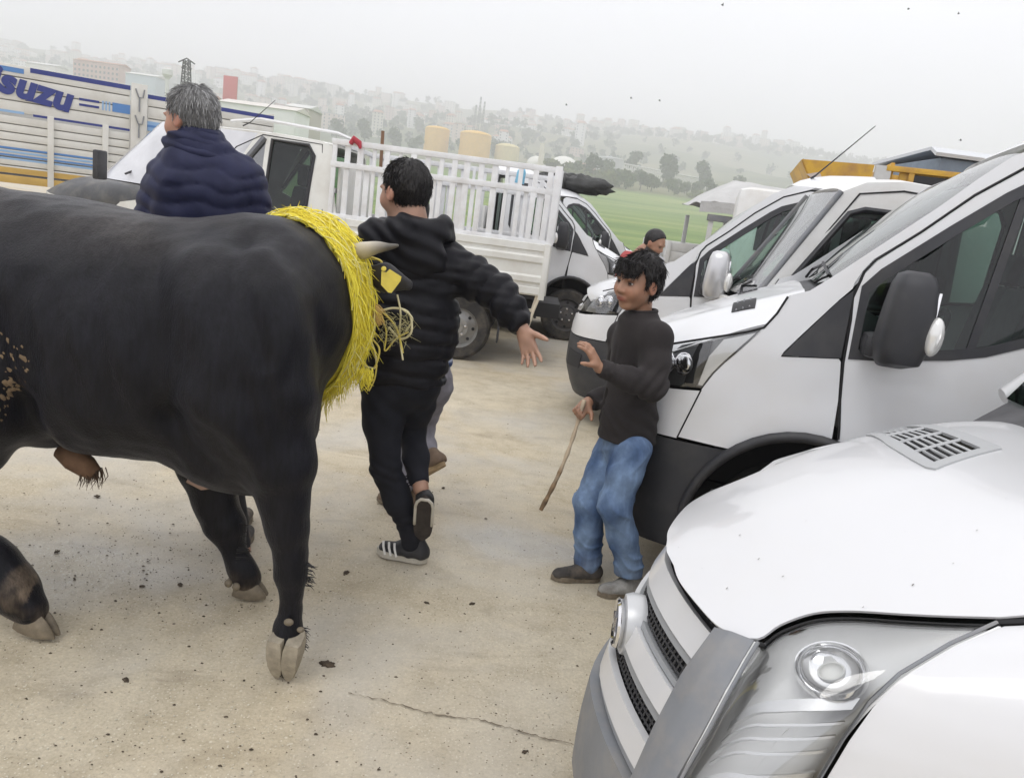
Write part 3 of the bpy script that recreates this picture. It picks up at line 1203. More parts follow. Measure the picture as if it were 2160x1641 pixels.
def wheel(parent, x, y, side, r=.345, w=.22, rim=RIM, name='wheel'):
    """side -1: outer face looks to -y"""
    t = empty(name, (x, y, r))
    t.parent = parent
    s = side
    prof = [(r * .62, -w / 2), (r * .90, -w / 2), (r * .985, -w * .40), (r, -w * .25), (r, w * .25), (r * .985, w * .40), (r * .90, w / 2), (r * .62, w / 2)]
    lathe('tyre', [(a, b) for a, b in prof], RUB, t, 36, 'y', cap=False)
    f = s * w / 2
    lathe('rim', [(r * .64, f * .98), (r * .62, f * .98), (r * .58, f * .80), (r * .55, f * .30), (r * .36, f * .42), (r * .30, f * .62), (r * .16, f * .66), (r * .15, f * .86), (.01, f * .88)], rim, t, 32, 'y', cap=False)
    for k in range(8):
        a = k * math.pi / 4
        lathe('rim_hole', [(r * .052, f * .44), (r * .052, f * .405)], DARK, t, 8, 'y', (r * .46 * math.cos(a), 0, r * .46 * math.sin(a)))
    for k in range(5):
        a = k * 2 * math.pi / 5 + .3
        lathe('wheel_nut', [(r * .035, f * .60), (r * .035, f * .76), (r * .01, f * .78)], CHROME, t, 6, 'y', (r * .23 * math.cos(a), 0, r * .23 * math.sin(a)))
    return t


def ipl(x, xs, ys):
    return float(np.interp(x, xs, ys))


# ------------------------------------------------------------------ panel van with a raked bonnet (four of them stand in the yard)
VP = spline([(0, 0), (.008, .25), (.03, .48), (.09, .68), (.19, .815), (.33, .885), (.5, .908), (.75, .912)], 12)
VP = [np.array(p) for p in VP]
VS = np.concatenate([[0], np.cumsum([np.linalg.norm(b - a) for a, b in zip(VP[:-1], VP[1:])])])
VU = np.array([p[0] for p in VP])
VW = np.array([p[1] for p in VP])
HALF = .912


def s_of(u):
    return ipl(u, VU, VS) if u < .75 else VS[-1] + u - .75


def van_u_front(z):
    return ipl(z, [.2, .3, .45, .6, .8, .95, 1.08, 1.16, 1.24], [.10, .05, .0, .0, .015, .05, .11, .17, .25])


def van_base(z):
    lo = ipl(z, [.15, .3, .5, .7, .95, 1.1], [-.035, -.018, -.004, 0, .004, 0])
    up = 0 if z < 1.12 else -.15 * ((z - 1.12) / .95) ** 1.25
    return lo + up


def van_side(s, z, out=0.0):
    """point on the van's left flank (y negative): s runs from the nose centre round the corner to the back"""
    if s <= VS[-1]:
        u, w = ipl(s, VS, VU), ipl(s, VS, VW)
    else:
        u, w = .75 + s - VS[-1], HALF
    uf = van_u_front(z)
    k = max(0.0, 1 - u / .75)
    u2 = u + uf * k
    w2 = w + van_base(z) * min(1, w / .5)
    # flared wheel arch
    d = math.hypot(u - .93, z - .36)
    w2 += .018 * math.exp(-((d - .50) / .09) ** 2) * (1 if u > .4 else u / .4)
    nx, ny = 0.0, 1.0
    if u < .5:
        t = 1 - u / .5
        nx, ny = -math.sin(t * 1.45), math.cos(t * 1.45)
    return Vector((u2 + nx * out, -(w2 + ny * out), z))


def mir(fn):
    def g(a, b, out=0.0):
        p = fn(a, b, out)
        return Vector((p.x, -p.y, p.z))
    return g


def su(pts):
    return [(s_of(u), z) for u, z in pts]


def van_roof_z(u):
    return ipl(u, [.86, 1.1, 1.5, 1.75, 2.0, 2.4, 3.0, 5.3], [1.44, 1.66, 2.045, 2.19, 2.27, 2.33, 2.36, 2.36])


def hood_pt(u, w):
    """bonnet surface, w = -1..1 across"""
    z = ipl(u, [.05, .12, .2, .35, .55, .8], [1.06, 1.105, 1.15, 1.22, 1.305, 1.40])
    z -= .085 * abs(w) ** 3.0 + .01 * abs(w)
    # two raised ribs
    z += .016 * math.exp(-((abs(w) - .62) / .12) ** 2)
    wu = ipl(u, [.05, .12, .2, .35, .6, .8], [.50, .66, .77, .835, .875, .86])
    uf = .11 * abs(w) ** 4 * max(0, 1 - u / .6)
    return Vector((u + uf, -w * wu, z))


def make_van(kind='van'):
    t = empty('panel_van')
    G = {}
    # flanks: built once as left and mirrored right
    arch = [(.93 + .47 * math.cos(a), .375 + .47 * math.sin(a)) for a in np.linspace(R(195), R(-15), 26)]
    arch_f = [p for p in arch if p[0] <= 1.02]
    seam_x = 1.025
    for sgn in (1, -1):
        W = van_side if sgn == 1 else mir(van_side)
        f0 = lambda a, b, W=W: W(a, b)
        # front wing with the screen pillar foot
        arc1 = [(.60, .735)] + [p for p in arch if .60 < p[0] < 1.005 and p[1] > .70] + [(1.005, .84)]
        wing = [(.43, .955), (.385, .735)] + arc1 + [(.998, 1.0), (.975, 1.15), (.965, 1.16), (.735, 1.135), (.745, 1.155), (.92, 1.385), (.962, 1.435), (.965, 1.46), (.99, 1.515), (1.02, 1.56), (1.18, 1.692), (1.35, 1.858), (1.55, 2.01), (1.75, 2.09), (1.80, 2.115),
                (1.62, 2.105), (1.46, 2.015), (1.35, 1.915), (1.23, 1.795), (1.05, 1.63), (.87, 1.465), (.80, 1.405), (.71, 1.375), (.66, 1.305), (.605, 1.245), (.55, 1.165), (.485, 1.075), (.455, 1.025)]
        panel('front_wing', su(wing), PAINT, t, f0, h=.05)
        # bumper: painted top, black lower part
        panel('bumper_skin', [(0, .72)] + su([(.12, .72), (.25, .725), (.38, .728), (.425, .945), (.28, .925), (.15, .90), (.07, .885)]) + [(.42, .86), (.40, .76), (0, .76)], PAINT, t, f0, h=.05)
        arc0 = [p for p in arch if p[0] < .60 and p[1] > .26]
        panel('lower_bumper', [(0, .24)] + su([(.1, .235), (.25, .235), (.48, .25)] + arc0[::1] + [(.597, .725), (.38, .718), (.25, .715), (.12, .71)]) + [(0, .71)], CLAD, t, f0, h=.05)
        # grille
        g_ = lambda a, b, W=W: W(a, b, -.02)
        panel('grille_backing', [(0, .765), (.39, .77), (.415, .86), (.43, .90), (.46, 1.03), (0, 1.045)], DARK, t, g_, h=.06)
        for q in range(3):
            z0 = .80 + q * .085
            panel('grille_bar', [(0, z0), (.40 + q * .012, z0 + .004), (.405 + q * .012, z0 + .042), (0, z0 + .04)], PAINT if q == 2 else SATIN, t, f0, h=.06, thick=.02)
        # fog lamp pocket
        panel('fog_lamp_recess', su([(.075, .46), (.20, .47), (.21, .58), (.085, .60)]), DARK, t, lambda a, b, W=W: W(a, b, .006), h=.05)
        # headlamp: housing, reflectors, clear lens
        hl = su([(.16, .955), (.165, 1.035), (.20, 1.105), (.30, 1.142), (.42, 1.178), (.52, 1.205), (.595, 1.228), (.545, 1.158), (.478, 1.068), (.448, 1.02), (.425, .958), (.28, .935)])
        hl = su([(.075, .91), (.10, 1.02)]) + hl[1:]
        panel('headlamp_housing', hl, mat('lamp housing grey', (.16, .165, .17), .4, .3), t, lambda a, b, W=W: W(a, b, -.05), h=.04)
        panel('headlamp_bezel', su([(.33, .95), (.30, 1.13), (.36, 1.15), (.385, 1.08), (.39, .955)]), DARK, t, lambda a, b, W=W: W(a, b, -.03), h=.03, thick=.01)
        panel('turn_signal_reflector', su([(.40, .965), (.395, 1.09), (.42, 1.165), (.57, 1.21), (.53, 1.155), (.468, 1.066), (.44, 1.02), (.42, .965)]), SATIN, t, lambda a, b, W=W: W(a, b, -.02), h=.03, thick=.006)
        for (ua, za, rr_) in ((.20, 1.02, .055), (.285, 1.035, .05)):
            c = W(s_of(ua), za, -.03)
            n = (W(s_of(ua), za, .1) - c).normalized()
            bm = bmesh.new()
            bmesh.ops.create_uvsphere(bm, u_segments=16, v_segments=10, radius=rr_)
            M = n.to_track_quat('Z', 'Y').to_matrix().to_4x4()
            for v in bm.verts:
                v.co = M @ Vector((v.co.x, v.co.y, v.co.z * .5)) + c
            bm_obj('lamp_reflector', bm, CHROME, t, True)
        panel('headlamp_lens', hl, LENS, t, lambda a, b, W=W: W(a, b, .002), h=.04, thick=0)
        # black quarter panel at the foot of the door window
        panel('quarter_panel', su([(.74, 1.14), (.972, 1.165), (.968, 1.43), (.918, 1.378)]), CLAD, t, lambda a, b, W=W: W(a, b, .004), h=.05)
        # door with its window opening
        dr = [p for p in arch[::-1] if p[0] > 1.03 and .42 < p[1]] + [ (1.022, .91), (1.006, 1.01), (.990, 1.15), (.985, 1.31), (.975, 1.40), (1.0, 1.5), (1.035, 1.552), (1.18, 1.682), (1.355, 1.848), (1.555, 2.0), (1.75, 2.075), (2.0, 2.10), (2.06, 2.06), (2.06, .42)]
        wi = [(1.0, 1.185), (1.13, 1.195), (1.39, 1.235), (1.52, 1.265), (1.66, 1.32), (1.78, 1.345), (1.93, 1.36), (1.965, 1.40), (1.97, 1.86), (1.93, 1.935), (1.83, 1.975), (1.72, 1.975), (1.56, 1.915), (1.48, 1.862), (1.30, 1.712), (1.07, 1.512), (1.0, 1.44)]
        panel('door', su(dr), PAINT, t, f0, [su(wi)], h=.06)
        panel('window_surround', su([(1.0, 1.165)] + [(1.13, 1.175), (1.39, 1.215), (1.52, 1.245), (1.66, 1.30), (1.78, 1.325), (1.94, 1.34), (1.985, 1.40), (1.99, 1.87), (1.94, 1.955), (1.835, 1.995), (1.71, 1.995), (1.55, 1.933), (1.468, 1.877), (1.288, 1.728), (1.055, 1.525), (.995, 1.45)]),
              CLAD, t, lambda a, b, W=W: W(a, b, .004), [su([(1.03, 1.205), (1.13, 1.215), (1.39, 1.255), (1.52, 1.285), (1.66, 1.34), (1.78, 1.365), (1.92, 1.378), (1.948, 1.41), (1.95, 1.85), (1.91, 1.918), (1.82, 1.955), (1.73, 1.955), (1.575, 1.897), (1.495, 1.842), (1.315, 1.692), (1.09, 1.495), (1.03, 1.43)])], h=.05, thick=.008)
        panel('door_glass', su(wi), GLASS if kind == 'clear' else GLASSD, t, lambda a, b, W=W: W(a, b, -.012), h=.08, thick=0)
        panel('window_divider', su([(1.44, 1.25), (1.475, 1.255), (1.565, 1.91), (1.53, 1.895)]), CLAD, t, lambda a, b, W=W: W(a, b, -.004), h=.08, thick=.012)
        # cargo body
        if kind == 'van':
            arch2 = [(4.35 + .47 * math.cos(a), .375 + .47 * math.sin(a)) for a in np.linspace(R(195), R(-15), 20)]
            panel('cargo_side', su([(2.07, .42), (3.87, .42)] + [p for p in arch2 if p[1] > .42] + [(4.83, .42), (5.2, .45), (5.2, 2.2), (2.07, 2.2)]), PAINT, t, f0, h=.14)
            panel('side_skirt', su([(2.07, .28), (3.85, .28), (3.88, .41), (2.07, .41)]), CLAD, t, f0, h=.15)
        panel('door_sill', su([(1.41, .26), (2.06, .26), (2.06, .41), (1.42, .41)]), CLAD, t, f0, h=.1)
        # arch liner and lip
        lip = [W(s_of(x), z, .016) for x, z in arch if z > .25]
        tube('wheel_arch_lip', lip, .022, CLAD, t, 8)
        V, F = [], []
        for x, z in arch:
            V += [W(s_of(x), max(z, .2), -.01), Vector((W(s_of(x), max(z, .2)).x, -sgn * .45, max(z, .2) - .01))]
        for i in range(len(arch) - 1):
            F.append((2 * i, 2 * i + 1, 2 * i + 3, 2 * i + 2))
        link('arch_liner', pymesh(V, F), DARK, t, True)
        # shut lines
        tube('panel_gap', [W(s_of(a), b, -.001) for a, b in ((1.03, .86), (1.024, .905), (1.004, 1.01), (.985, 1.15), (.979, 1.31), (.97, 1.40), (.993, 1.505), (1.028, 1.557), (1.18, 1.688), (1.352, 1.853), (1.552, 2.006), (1.75, 2.083), (2.0, 2.108), (2.066, 2.06), (2.066, .43))], .006, GAP, t, 6)
        tube('panel_gap', [W(s_of(a), b, 0) for a, b in ((.428, .95), (.382, .73))], .0035, GAP, t, 5)
        tube('panel_gap', [W(s_of(a), b, .0) for a, b in ((.20, 1.108), (.30, 1.146), (.42, 1.183), (.52, 1.211), (.602, 1.237), (.66, 1.298), (.705, 1.37))], .005, GAP, t, 5)
        # door handle
        c = W(s_of(1.9), 1.12, .012)
        box('door_handle', c, (.18, .03, .04), CLAD, t, bevel=.01)
        # mirror: arm, shell, indicator
        bm = bmesh.new()
        secs = []
        for (z, x0, x1, y0, y1) in ((1.17, 1.10, 1.20, .02, .13), (1.20, 1.07, 1.235, .06, .27), (1.26, 1.055, 1.25, .07, .30), (1.34, 1.06, 1.25, .07, .31), (1.40, 1.065, 1.245, .08, .31), (1.48, 1.075, 1.235, .09, .30), (1.52, 1.09, 1.215, .11, .28), (1.535, 1.12, 1.19, .14, .25)):
            ring = []
            for k in range(16):
                a = 2 * math.pi * k / 16
                ca, sa = math.cos(a), math.sin(a)
                ca, sa = math.copysign(abs(ca) ** .55, ca), math.copysign(abs(sa) ** .55, sa)
                ring.append(bm.verts.new(((x0 + x1) / 2 + ca * (x1 - x0) / 2, -sgn * (HALF - .02 + (y0 + y1) / 2 + sa * (y1 - y0) / 2), z)))
            secs.append(ring)
        for a, b in zip(secs[:-1], secs[1:]):
            for k in range(16):
                bm.faces.new((a[k], a[(k + 1) % 16], b[(k + 1) % 16], b[k]))
        bm.faces.new(secs[0])
        bm.faces.new(secs[-1])
        mr_ = bm_obj('wing_mirror', bm, CLAD, t, True, 50)
        box('mirror_arm', (1.10, -sgn * (HALF + .02), 1.235), (.13, .16, .09), CLAD, mr_, bevel=.03)
        box('mirror_glass', (1.236, -sgn * (HALF + .17), 1.37), (.012, .16, .20), CHROME, mr_, bevel=.004)
        bm = bmesh.new()
        bmesh.ops.create_uvsphere(bm, u_segments=14, v_segments=10, radius=1)
        for v in bm.verts:
            v.co = Vector((1.245 + v.co.x * .034, -sgn * (HALF + .265) + v.co.y * .03, 1.315 + v.co.z * .070))
        bm_obj('indicator_lamp', bm, INDIC, mr_, True)
        # wheels
        wheel(t, .93, -sgn * .80, -sgn, rim=RIMD)
        if kind == 'van':
            wheel(t, 4.35, -sgn * .80, -sgn, rim=RIMD)
    # bonnet
    Hn = [(u, w) for u in np.linspace(.085, .80, 20) for w in np.linspace(-1, 1, 25)]
    V = [hood_pt(u, w) for u, w in Hn]
    F = [(i * 25 + j, (i + 1) * 25 + j, (i + 1) * 25 + j + 1, i * 25 + j + 1) for i in range(19) for j in range(24)]
    me = pymesh(V, F)
    orient(me, (.6, 0, .5))
    solid(link('bonnet', me, PAINT, t), .01)
    for sgn in (1, -1):
        q = [(.50, .40), (.50, .72), (.60, .74), (.60, .44)]
        o = panel('bonnet_vent', q, DARK, t, lambda a, b, sgn=sgn: hood_pt(a, sgn * b) + Vector((0, 0, .004)), h=.05, thick=.003, centre=(.6, 0, .5))
        for k in range(3):
            a_ = .52 + k * .028
            tube('vent_slat', [hood_pt(a_, sgn * .42) + Vector((0, 0, .006)), hood_pt(a_, sgn * .72) + Vector((0, 0, .006))], .004, GREYP, t, 5)
    # scuttle, windscreen, roof
    V, F = [], []
    for w in np.linspace(-1, 1, 17):
        a = hood_pt(.80, w)
        V += [a + Vector((0, 0, -.012)), Vector((.90 + .02 * abs(w), -w * .83, 1.425 - .05 * abs(w) ** 3))]
    F = [(2 * i, 2 * i + 1, 2 * i + 3, 2 * i + 2) for i in range(16)]
    me = pymesh(V, F)
    orient(me, (.9, 0, .5))
    solid(link('scuttle', me, CLAD, t), .02)

    def scr(k, w):   # windscreen: k 0..1 up the rake
        e0, e1 = Vector((.845, 0, 1.425)), Vector((1.62, 0, 2.13))
        p = e0.lerp(e1, k)
        half = .80 + (.715 - .80) * k
        edge = abs(w) ** 2.4
        return Vector((p.x + .10 * edge - .035 * math.sin(k * math.pi), -w * half, p.z - .02 * edge + .045 * math.sin(k * math.pi)))
    V = [scr(k, w) for k in np.linspace(0, 1, 12) for w in np.linspace(-1, 1, 17)]
    F = [(i * 17 + j, (i + 1) * 17 + j, (i + 1) * 17 + j + 1, i * 17 + j + 1) for i in range(11) for j in range(16)]
    me = pymesh(V, F)
    orient(me, (1.6, 0, 1.2))
    link('windscreen', me, SCREEN, t)
    for k, yy in ((.06, -.35), (.05, .3)):
        tube('wiper', [scr(0, -yy / .8) + Vector((-.01, 0, .0)), scr(.04, -yy / .8 + .20) + Vector((-.015, 0, .012)), scr(.09, -yy / .8 - .42) + Vector((-.012, 0, .012))], .008, CLAD, t, 5)
    # roof from the screen top back, rounded into the flanks
    us = np.array([1.60, 1.68, 1.78, 1.92, 2.1, 2.4, 2.8, 3.4, 4.2, 5.2]) if kind == 'van' else np.array([1.60, 1.68, 1.78, 1.92, 2.1, 2.25])
    an = np.linspace(-1, 1, 21)
    V, F = [], []
    for u in us:
        zt = ipl(u, [1.60, 1.68, 1.78, 1.92, 2.1, 2.4, 3.0, 5.3], [2.13, 2.185, 2.225, 2.26, 2.285, 2.31, 2.32, 2.32])
        ze = ipl(u, [1.60, 1.78, 1.92, 5.3], [2.10, 2.11, 2.115, 2.16])
        hw = -van_side(s_of(u), ze).y
        for a in an:
            sg = math.copysign(1, a)
            w = hw * sg * (1 - (1 - abs(a)) ** 1.6) if abs(a) < 1 else hw * sg
            zz = ze + (zt - ze) * (1 - abs(w / hw) ** 5.0)
            V.append(Vector((u + (.04 * abs(a) ** 3 if u < 1.7 else 0), w, zz)))
    n = len(an)
    F = [(i * n + j, (i + 1) * n + j, (i + 1) * n + j + 1, i * n + j + 1) for i in range(len(us) - 1) for j in range(n - 1)]
    me = pymesh(V, F)
    orient(me, (3, 0, 1.2))
    solid(link('roof', me, PAINT, t), .02)
    end = us[-1]
    box('rear_panel', (end - .02, 0, 1.3), (.04, HALF * 1.72, 1.75), PAINT, t, bevel=.015)
    # cabin: floor, bulkhead, dash, wheel, seats
    box('cabin_floor', (1.65, 0, .52), (1.4, 1.62, .06), DARK, t)
    box('chassis', ((end + .35) / 2, 0, .36), (end - .55, .9, .16), DARK, t)
    box('engine_block', (.62, 0, .72), (.72, 1.05, .5), DARK, t)
    box('bulkhead', (2.16, 0, 1.2), (.04, 1.5, 1.4), mat('bulkhead green', (.13, .165, .15), .8), t)
    box('dashboard', (1.06, 0, 1.12), (.36, 1.56, .30), DASH, t, Matrix.Rotation(R(-12), 3, 'Y'), .05)
    V, F = tube_geo([(1.36 + .19 * math.sin(a) * .45, -.42 + .19 * math.cos(a), 1.20 + .19 * math.sin(a) * .9) for a in np.linspace(0, 2 * math.pi, 28)], .016, 8, False)
    link('steering_wheel', pymesh(V, F), DARK, t)
    for y in (-.42, .10, .52):
        bm = bmesh.new()
        add_box(bm, (1.62, y, .83), (.48, .44, .16), None, .05)
        add_box(bm, (1.90, y, 1.18), (.14, .44, .66), Matrix.Rotation(R(12), 3, 'Y'), .05)
        add_box(bm, (1.98, y, 1.60), (.10, .26, .18), Matrix.Rotation(R(10), 3, 'Y'), .04)
        bm_obj('seat', bm, SEAT, t, True, 40)
    return t


def van_profile(x, z):
    """fine correction of the side profile: the waist and roof drop slightly towards the back"""
    u = min(x, 2.1)
    q = 1 + .06568 * u
    zh = (.1018 * u + 1.02364 * z - .03665) / q
    k = min(1, max(0, (z - .9) / .5))
    k = k * k * (3 - 2 * k)
    return (1.03925 * u - .00562) / q + (x - u), z + (zh - z) * k


def shape_van(t):
    done = set()
    for o in t.children_recursive:
        if o.type == 'EMPTY':
            o.location.x = van_profile(o.location.x, .3)[0]
        elif o.parent.type == 'EMPTY' and o.parent is not t:
            continue
        elif o.data.name not in done:
            done.add(o.data.name)
            for v in o.data.vertices:
                v.co.x, v.co.z = van_profile(v.co.x, v.co.z)


van_b = make_van('van')
shape_van(van_b)
van_b.location = (.589, 4.151, 0)
van_b.rotation_euler = (0, 0, R(-16))
tag(van_b, 'white panel van with large black wing mirror parked behind the boy', 'van', 'white vans with raked bonnets')


def low_bed(t, x0, L, half, m, z=.72, h=.40):
    """dropside flatbed behind a cab"""
    box('bed_floor', (x0 + L / 2, 0, z), (L, half * 2, .07), DARK, t)
    for sg in (-1, 1):
        box('dropside', (x0 + L / 2, sg * half, z + h / 2), (L, .03, h), m, t, bevel=.004)
        for k in range(5):
            box('dropside_rib', (x0 + .12 + k * (L - .24) / 4, sg * (half + .022), z + h / 2), (.05, .016, h), m, t, bevel=.003)
    box('headboard', (x0 + .02, 0, z + .45), (.04, half * 2, .9), m, t)
    box('tailboard', (x0 + L, 0, z + h / 2), (.03, half * 2, h), m, t)
    box('bed_frame', (x0 + L / 2, 0, .55), (L, .9, .22), DARK, t)
    for sg in (-1, 1):
        wheel(t, x0 + L * .55, sg * .80, sg, rim=RIMD)


van_c = make_van('clear')
low_bed(van_c, 2.32, 2.4, .93, PAINT2)
shape_van(van_c)
van_c.scale = (1, 1, .968)
van_c.location = (.50, 6.85, 0)
van_c.rotation_euler = (0, 0, R(-14))
tag(van_c, 'white pickup van with clear side window and roof aerial, next behind the near vans', 'van', 'white vans with raked bonnets')
tube('aerial', [(1.63, -.55, 2.14), (1.66, -.56, 2.17), (1.98, -.58, 2.55)], [.012, .006, .003], CLAD, van_c, 6)
van_h = make_van('cab')
low_bed(van_h, 2.32, 2.4, .93, PAINT2)
shape_van(van_h)
van_h.location = (1.49, 11.25, 0)
van_h.rotation_euler = (0, 0, R(180))
tag(van_h, 'white pickup van facing right behind the slatted truck bed', 'van', 'white vans with raked bonnets')
van_i = copy_tree(van_h)
van_i.location = (2.15, 14.6, 0)
van_i.scale = (.95,) * 3
van_i.rotation_euler = (0, 0, R(186))
tag(van_i, 'farthest white van facing right with a black tarpaulin roll on its roof', 'van', 'white vans with raked bonnets')
for o in van_c.children:
    if o.name.startswith('wing_mirror'):
        o.data = o.data.copy()
        o.data.materials.clear()
        o.data.materials.append(mat('mirror silver', (.62, .62, .63), .3, .5))
# ------------------------------------------------------------------ the nearest white van: bonnet, headlamp and grille fill the lower right
PAINTN = mat('near white paint', (.66, .665, .675), .28, coat=.5, var=.015, vscale=1.5, dirt=(.60, .57, .52), dscale=6, damt=.12)
EMB = at_z(1327, 1320, .60)
na = empty('delivery_van', (EMB[0], EMB[1], 0))
tag(na, 'nearest white delivery van showing bonnet vent, clear headlamp and barred grille', 'van')


def lp(px, py, z):
    p = at_z(px, py, z)
    return Vector((p[0] - EMB[0], p[1] - EMB[1], z))


# bonnet height field fitted through measured points (u back, w half-width)
HP = [(.06, 0, .795), (.08, .22, .81), (.095, .34, .825), (.17, .42, .84), (.20, .42, .88), (.25, .43, .91), (.305, .44, .93), (.375, .48, .955), (.51, .54, .995), (.47, .22, 1.01), (.68, .23, 1.115), (.235, .38, .877), (.52, .6, .985),
      (.68, .52, 1.08), (.68, .10, 1.11), (.92, .2, 1.14), (.88, .60, 1.11), (.98, .24, 1.15), (.30, 0, .955), (.15, 0, .875)]
_u, _w, _z = np.array(HP).T


def _basis(u, w):
    w = abs(w)
    return np.array([1 + 0 * u, u, u * u, u ** 3, w ** 2 + 0 * u, w ** 2 * u, w ** 4 + 0 * u])


HC = np.linalg.lstsq(_basis(_u, _w).T, _z, rcond=None)[0]


def hz_(u, w):
    return float(HC @ _basis(np.float64(u), np.float64(w)))


def skew(y):
    """the far half of the nose is swept back a little more than the near half"""
    return .30 * y * y / (y + .10) if y > 0 else 0.0


def hsurf(u, y, up=0.0):
    return Vector((u + skew(y), y, hz_(u, -y) + up))


def hood_px(px, py):
    """bonnet point seen in a direction; where the ray passes the bonnet, the closest point of its far edge"""
    z = 1.0
    for _ in range(60):
        p = lp(px, py, z)
        z = z * .6 + .4 * min(1.25, max(.7, hz_(p.x - skew(p.y), p.y)))
    if abs(p.y) < .62 and abs(z - hz_(p.x - skew(p.y), p.y)) < .02:
        return p.x - skew(p.y), p.y
    best = None
    d0 = unit_(ray(px, py))
    for u in np.linspace(.3, 1.0, 71):
        for y in np.linspace(.0, .56, 57):
            q = hsurf(u, y)
            d = unit_(np.array((q.x + EMB[0], q.y + EMB[1], q.z)) - CAM_POS)
            e = 1 - d @ d0
            if best is None or e < best[0]:
                best = (e, u, y)
    return best[1], best[2]


def unit_(v):
    v = np.array(v, float)
    return v / np.linalg.norm(v)


edge = [hood_px(*q) for q in ((1421, 1192), (1431, 1222), (1458, 1259), (1501, 1308), (1538, 1332), (1597, 1346), (1646, 1316), (1715, 1292), (1791, 1287), (1898, 1293), (2000, 1298), (2107, 1301))]
edge = [p for p in edge if p[1] < -.02]
edge = [tuple(p) for p in spline(edge, 4)]
rear = [(edge[-1][0] + .22, edge[-1][1] - .05), (.93, edge[-1][1] - .075), (.985, -.45), (1.0, -.2)]
half = [(edge[0][0] - .003, 0)] + edge + rear + [(1.0, 0)]
full = half + [(u, -y) for u, y in half[::-1][1:-1]]
SILL = []


def coons(name, top, bot, left, right, m, n=22, bulge=0.0, thick=.01, mirror=True, out=None, parent=None):
    """sheet spanned by four border polylines (top and bottom left-to-right, sides top-to-bottom)"""
    def rs(P, k):
        P = [np.array(p, float) for p in P]
        d = np.concatenate([[0], np.cumsum([np.linalg.norm(b - a) for a, b in zip(P[:-1], P[1:])])])
        return [np.array([np.interp(t * d[-1], d, [p[i] for p in P]) for i in range(3)]) for t in np.linspace(0, 1, k)]
    T, B, Lf, Rt = rs(top, n), rs(bot, n), rs(left, n), rs(right, n)
    V = []
    for j in range(n):
        v = j / (n - 1)
        for i in range(n):
            u = i / (n - 1)
            p = (1 - v) * T[i] + v * B[i] + (1 - u) * Lf[j] + u * Rt[j] - ((1 - u) * (1 - v) * T[0] + u * (1 - v) * T[-1] + (1 - u) * v * B[0] + u * v * B[-1])
            V.append(p)
    V = np.array(V)
    F = [(j * n + i, j * n + i + 1, (j + 1) * n + i + 1, (j + 1) * n + i) for j in range(n - 1) for i in range(n - 1)]
    if bulge or out:
        G = V.reshape(n, n, 3)
        du = np.gradient(G, axis=1)
        dv = np.gradient(G, axis=0)
        N = np.cross(du, dv)
        N /= np.maximum(np.linalg.norm(N, axis=2, keepdims=True), 1e-9)
        c = np.array([.9, 0, .5])
        N *= np.sign(((G - c) * N).sum(2, keepdims=True))
        a = np.linspace(0, 1, n)
        k = (np.sin(a * math.pi)[:, None] * np.sin(a * math.pi)[None]) ** .7
        G = G + N * (bulge * k[..., None] + (out or 0))
        V = G.reshape(-1, 3)
    res = []
    for sg in ((1, -1) if mirror else (1,)):
        me = pymesh([(v[0], v[1] * sg, v[2]) for v in V], F)
        orient(me, (.9, 0, .5))
        o = link(name, me, m, parent or na)
        if thick:
            solid(o, thick)
        res.append(o)
    return res, V


S = [lp(*q) for q in ((2103, 1312, .99), (2005, 1356, .955), (1898, 1420, .905), (1834, 1479, .855), (1780, 1555, .79), (1729, 1641, .715), (1685, 1720, .65), (1640, 1810, .58))]
I_ = [lp(*q) for q in ((1599, 1354, .838), (1577, 1390, .815), (1535, 1465, .765), (1492, 1546, .705), (1449, 1621, .645), (1405, 1700, .585), (1350, 1800, .51))]
top_e = [I_[0]] + [Vector((u + .004, y - .006, hz_(u, y) - .012)) for u, y in edge if u > I_[0].x + .01 and y < -.37] + [S[0]]
bot_e = [I_[-1], I_[-1].lerp(S[-1], .5) + Vector((-.03, -.03, 0)), S[-1]]
LH = mat('lamp shell pale', (.80, .80, .79), .35, .0)
coons('headlamp_housing', top_e, bot_e, I_, S, LH, 20, -.065, .004, out=-.006)
lens_, LV = coons('headlamp_lens', top_e, bot_e, I_, S, LENS, 26, .035, 0)
LVg = LV.reshape(26, 26, 3)


def lampp(i, j, d):
    p = LVg[int(j * 25), int(i * 25)]
    du = LVg[int(j * 25), min(25, int(i * 25) + 2)] - LVg[int(j * 25), max(0, int(i * 25) - 2)]
    dv = LVg[min(25, int(j * 25) + 2), int(i * 25)] - LVg[max(0, int(j * 25) - 2), int(i * 25)]
    n_ = np.cross(du, dv)
    n_ /= np.linalg.norm(n_)
    if n_ @ (p - np.array([.9, 0, .5])) < 0:
        n_ = -n_
    return Vector(p - n_ * d), Vector(n_)


def bowl(i, j, r, d, m, name='lamp_reflector', sq=1.0, depth=.6):
    c, n_ = lampp(i, j, d)
    for sg in (1, -1):
        bm = bmesh.new()
        bmesh.ops.create_uvsphere(bm, u_segments=28, v_segments=16, radius=r)
        for f in [f for f in bm.faces if f.calc_center_median().z > r * .25]:
            bm.faces.remove(f)
        M = n_.to_track_quat('Z', 'Y').to_matrix()
        for v in bm.verts:
            q = M @ Vector((v.co.x * sq, v.co.y, v.co.z * depth)) + c
            v.co = Vector((q.x, q.y * sg, q.z))
        o = bm_obj(name, bm, m, na, True)
        solid(o, .003)


bowl(.52, .25, .060, .042, CHROME, sq=1.25)
bowl(.52, .25, .024, .046, mat('bulb glass', (.75, .75, .72), .15), 'bulb')
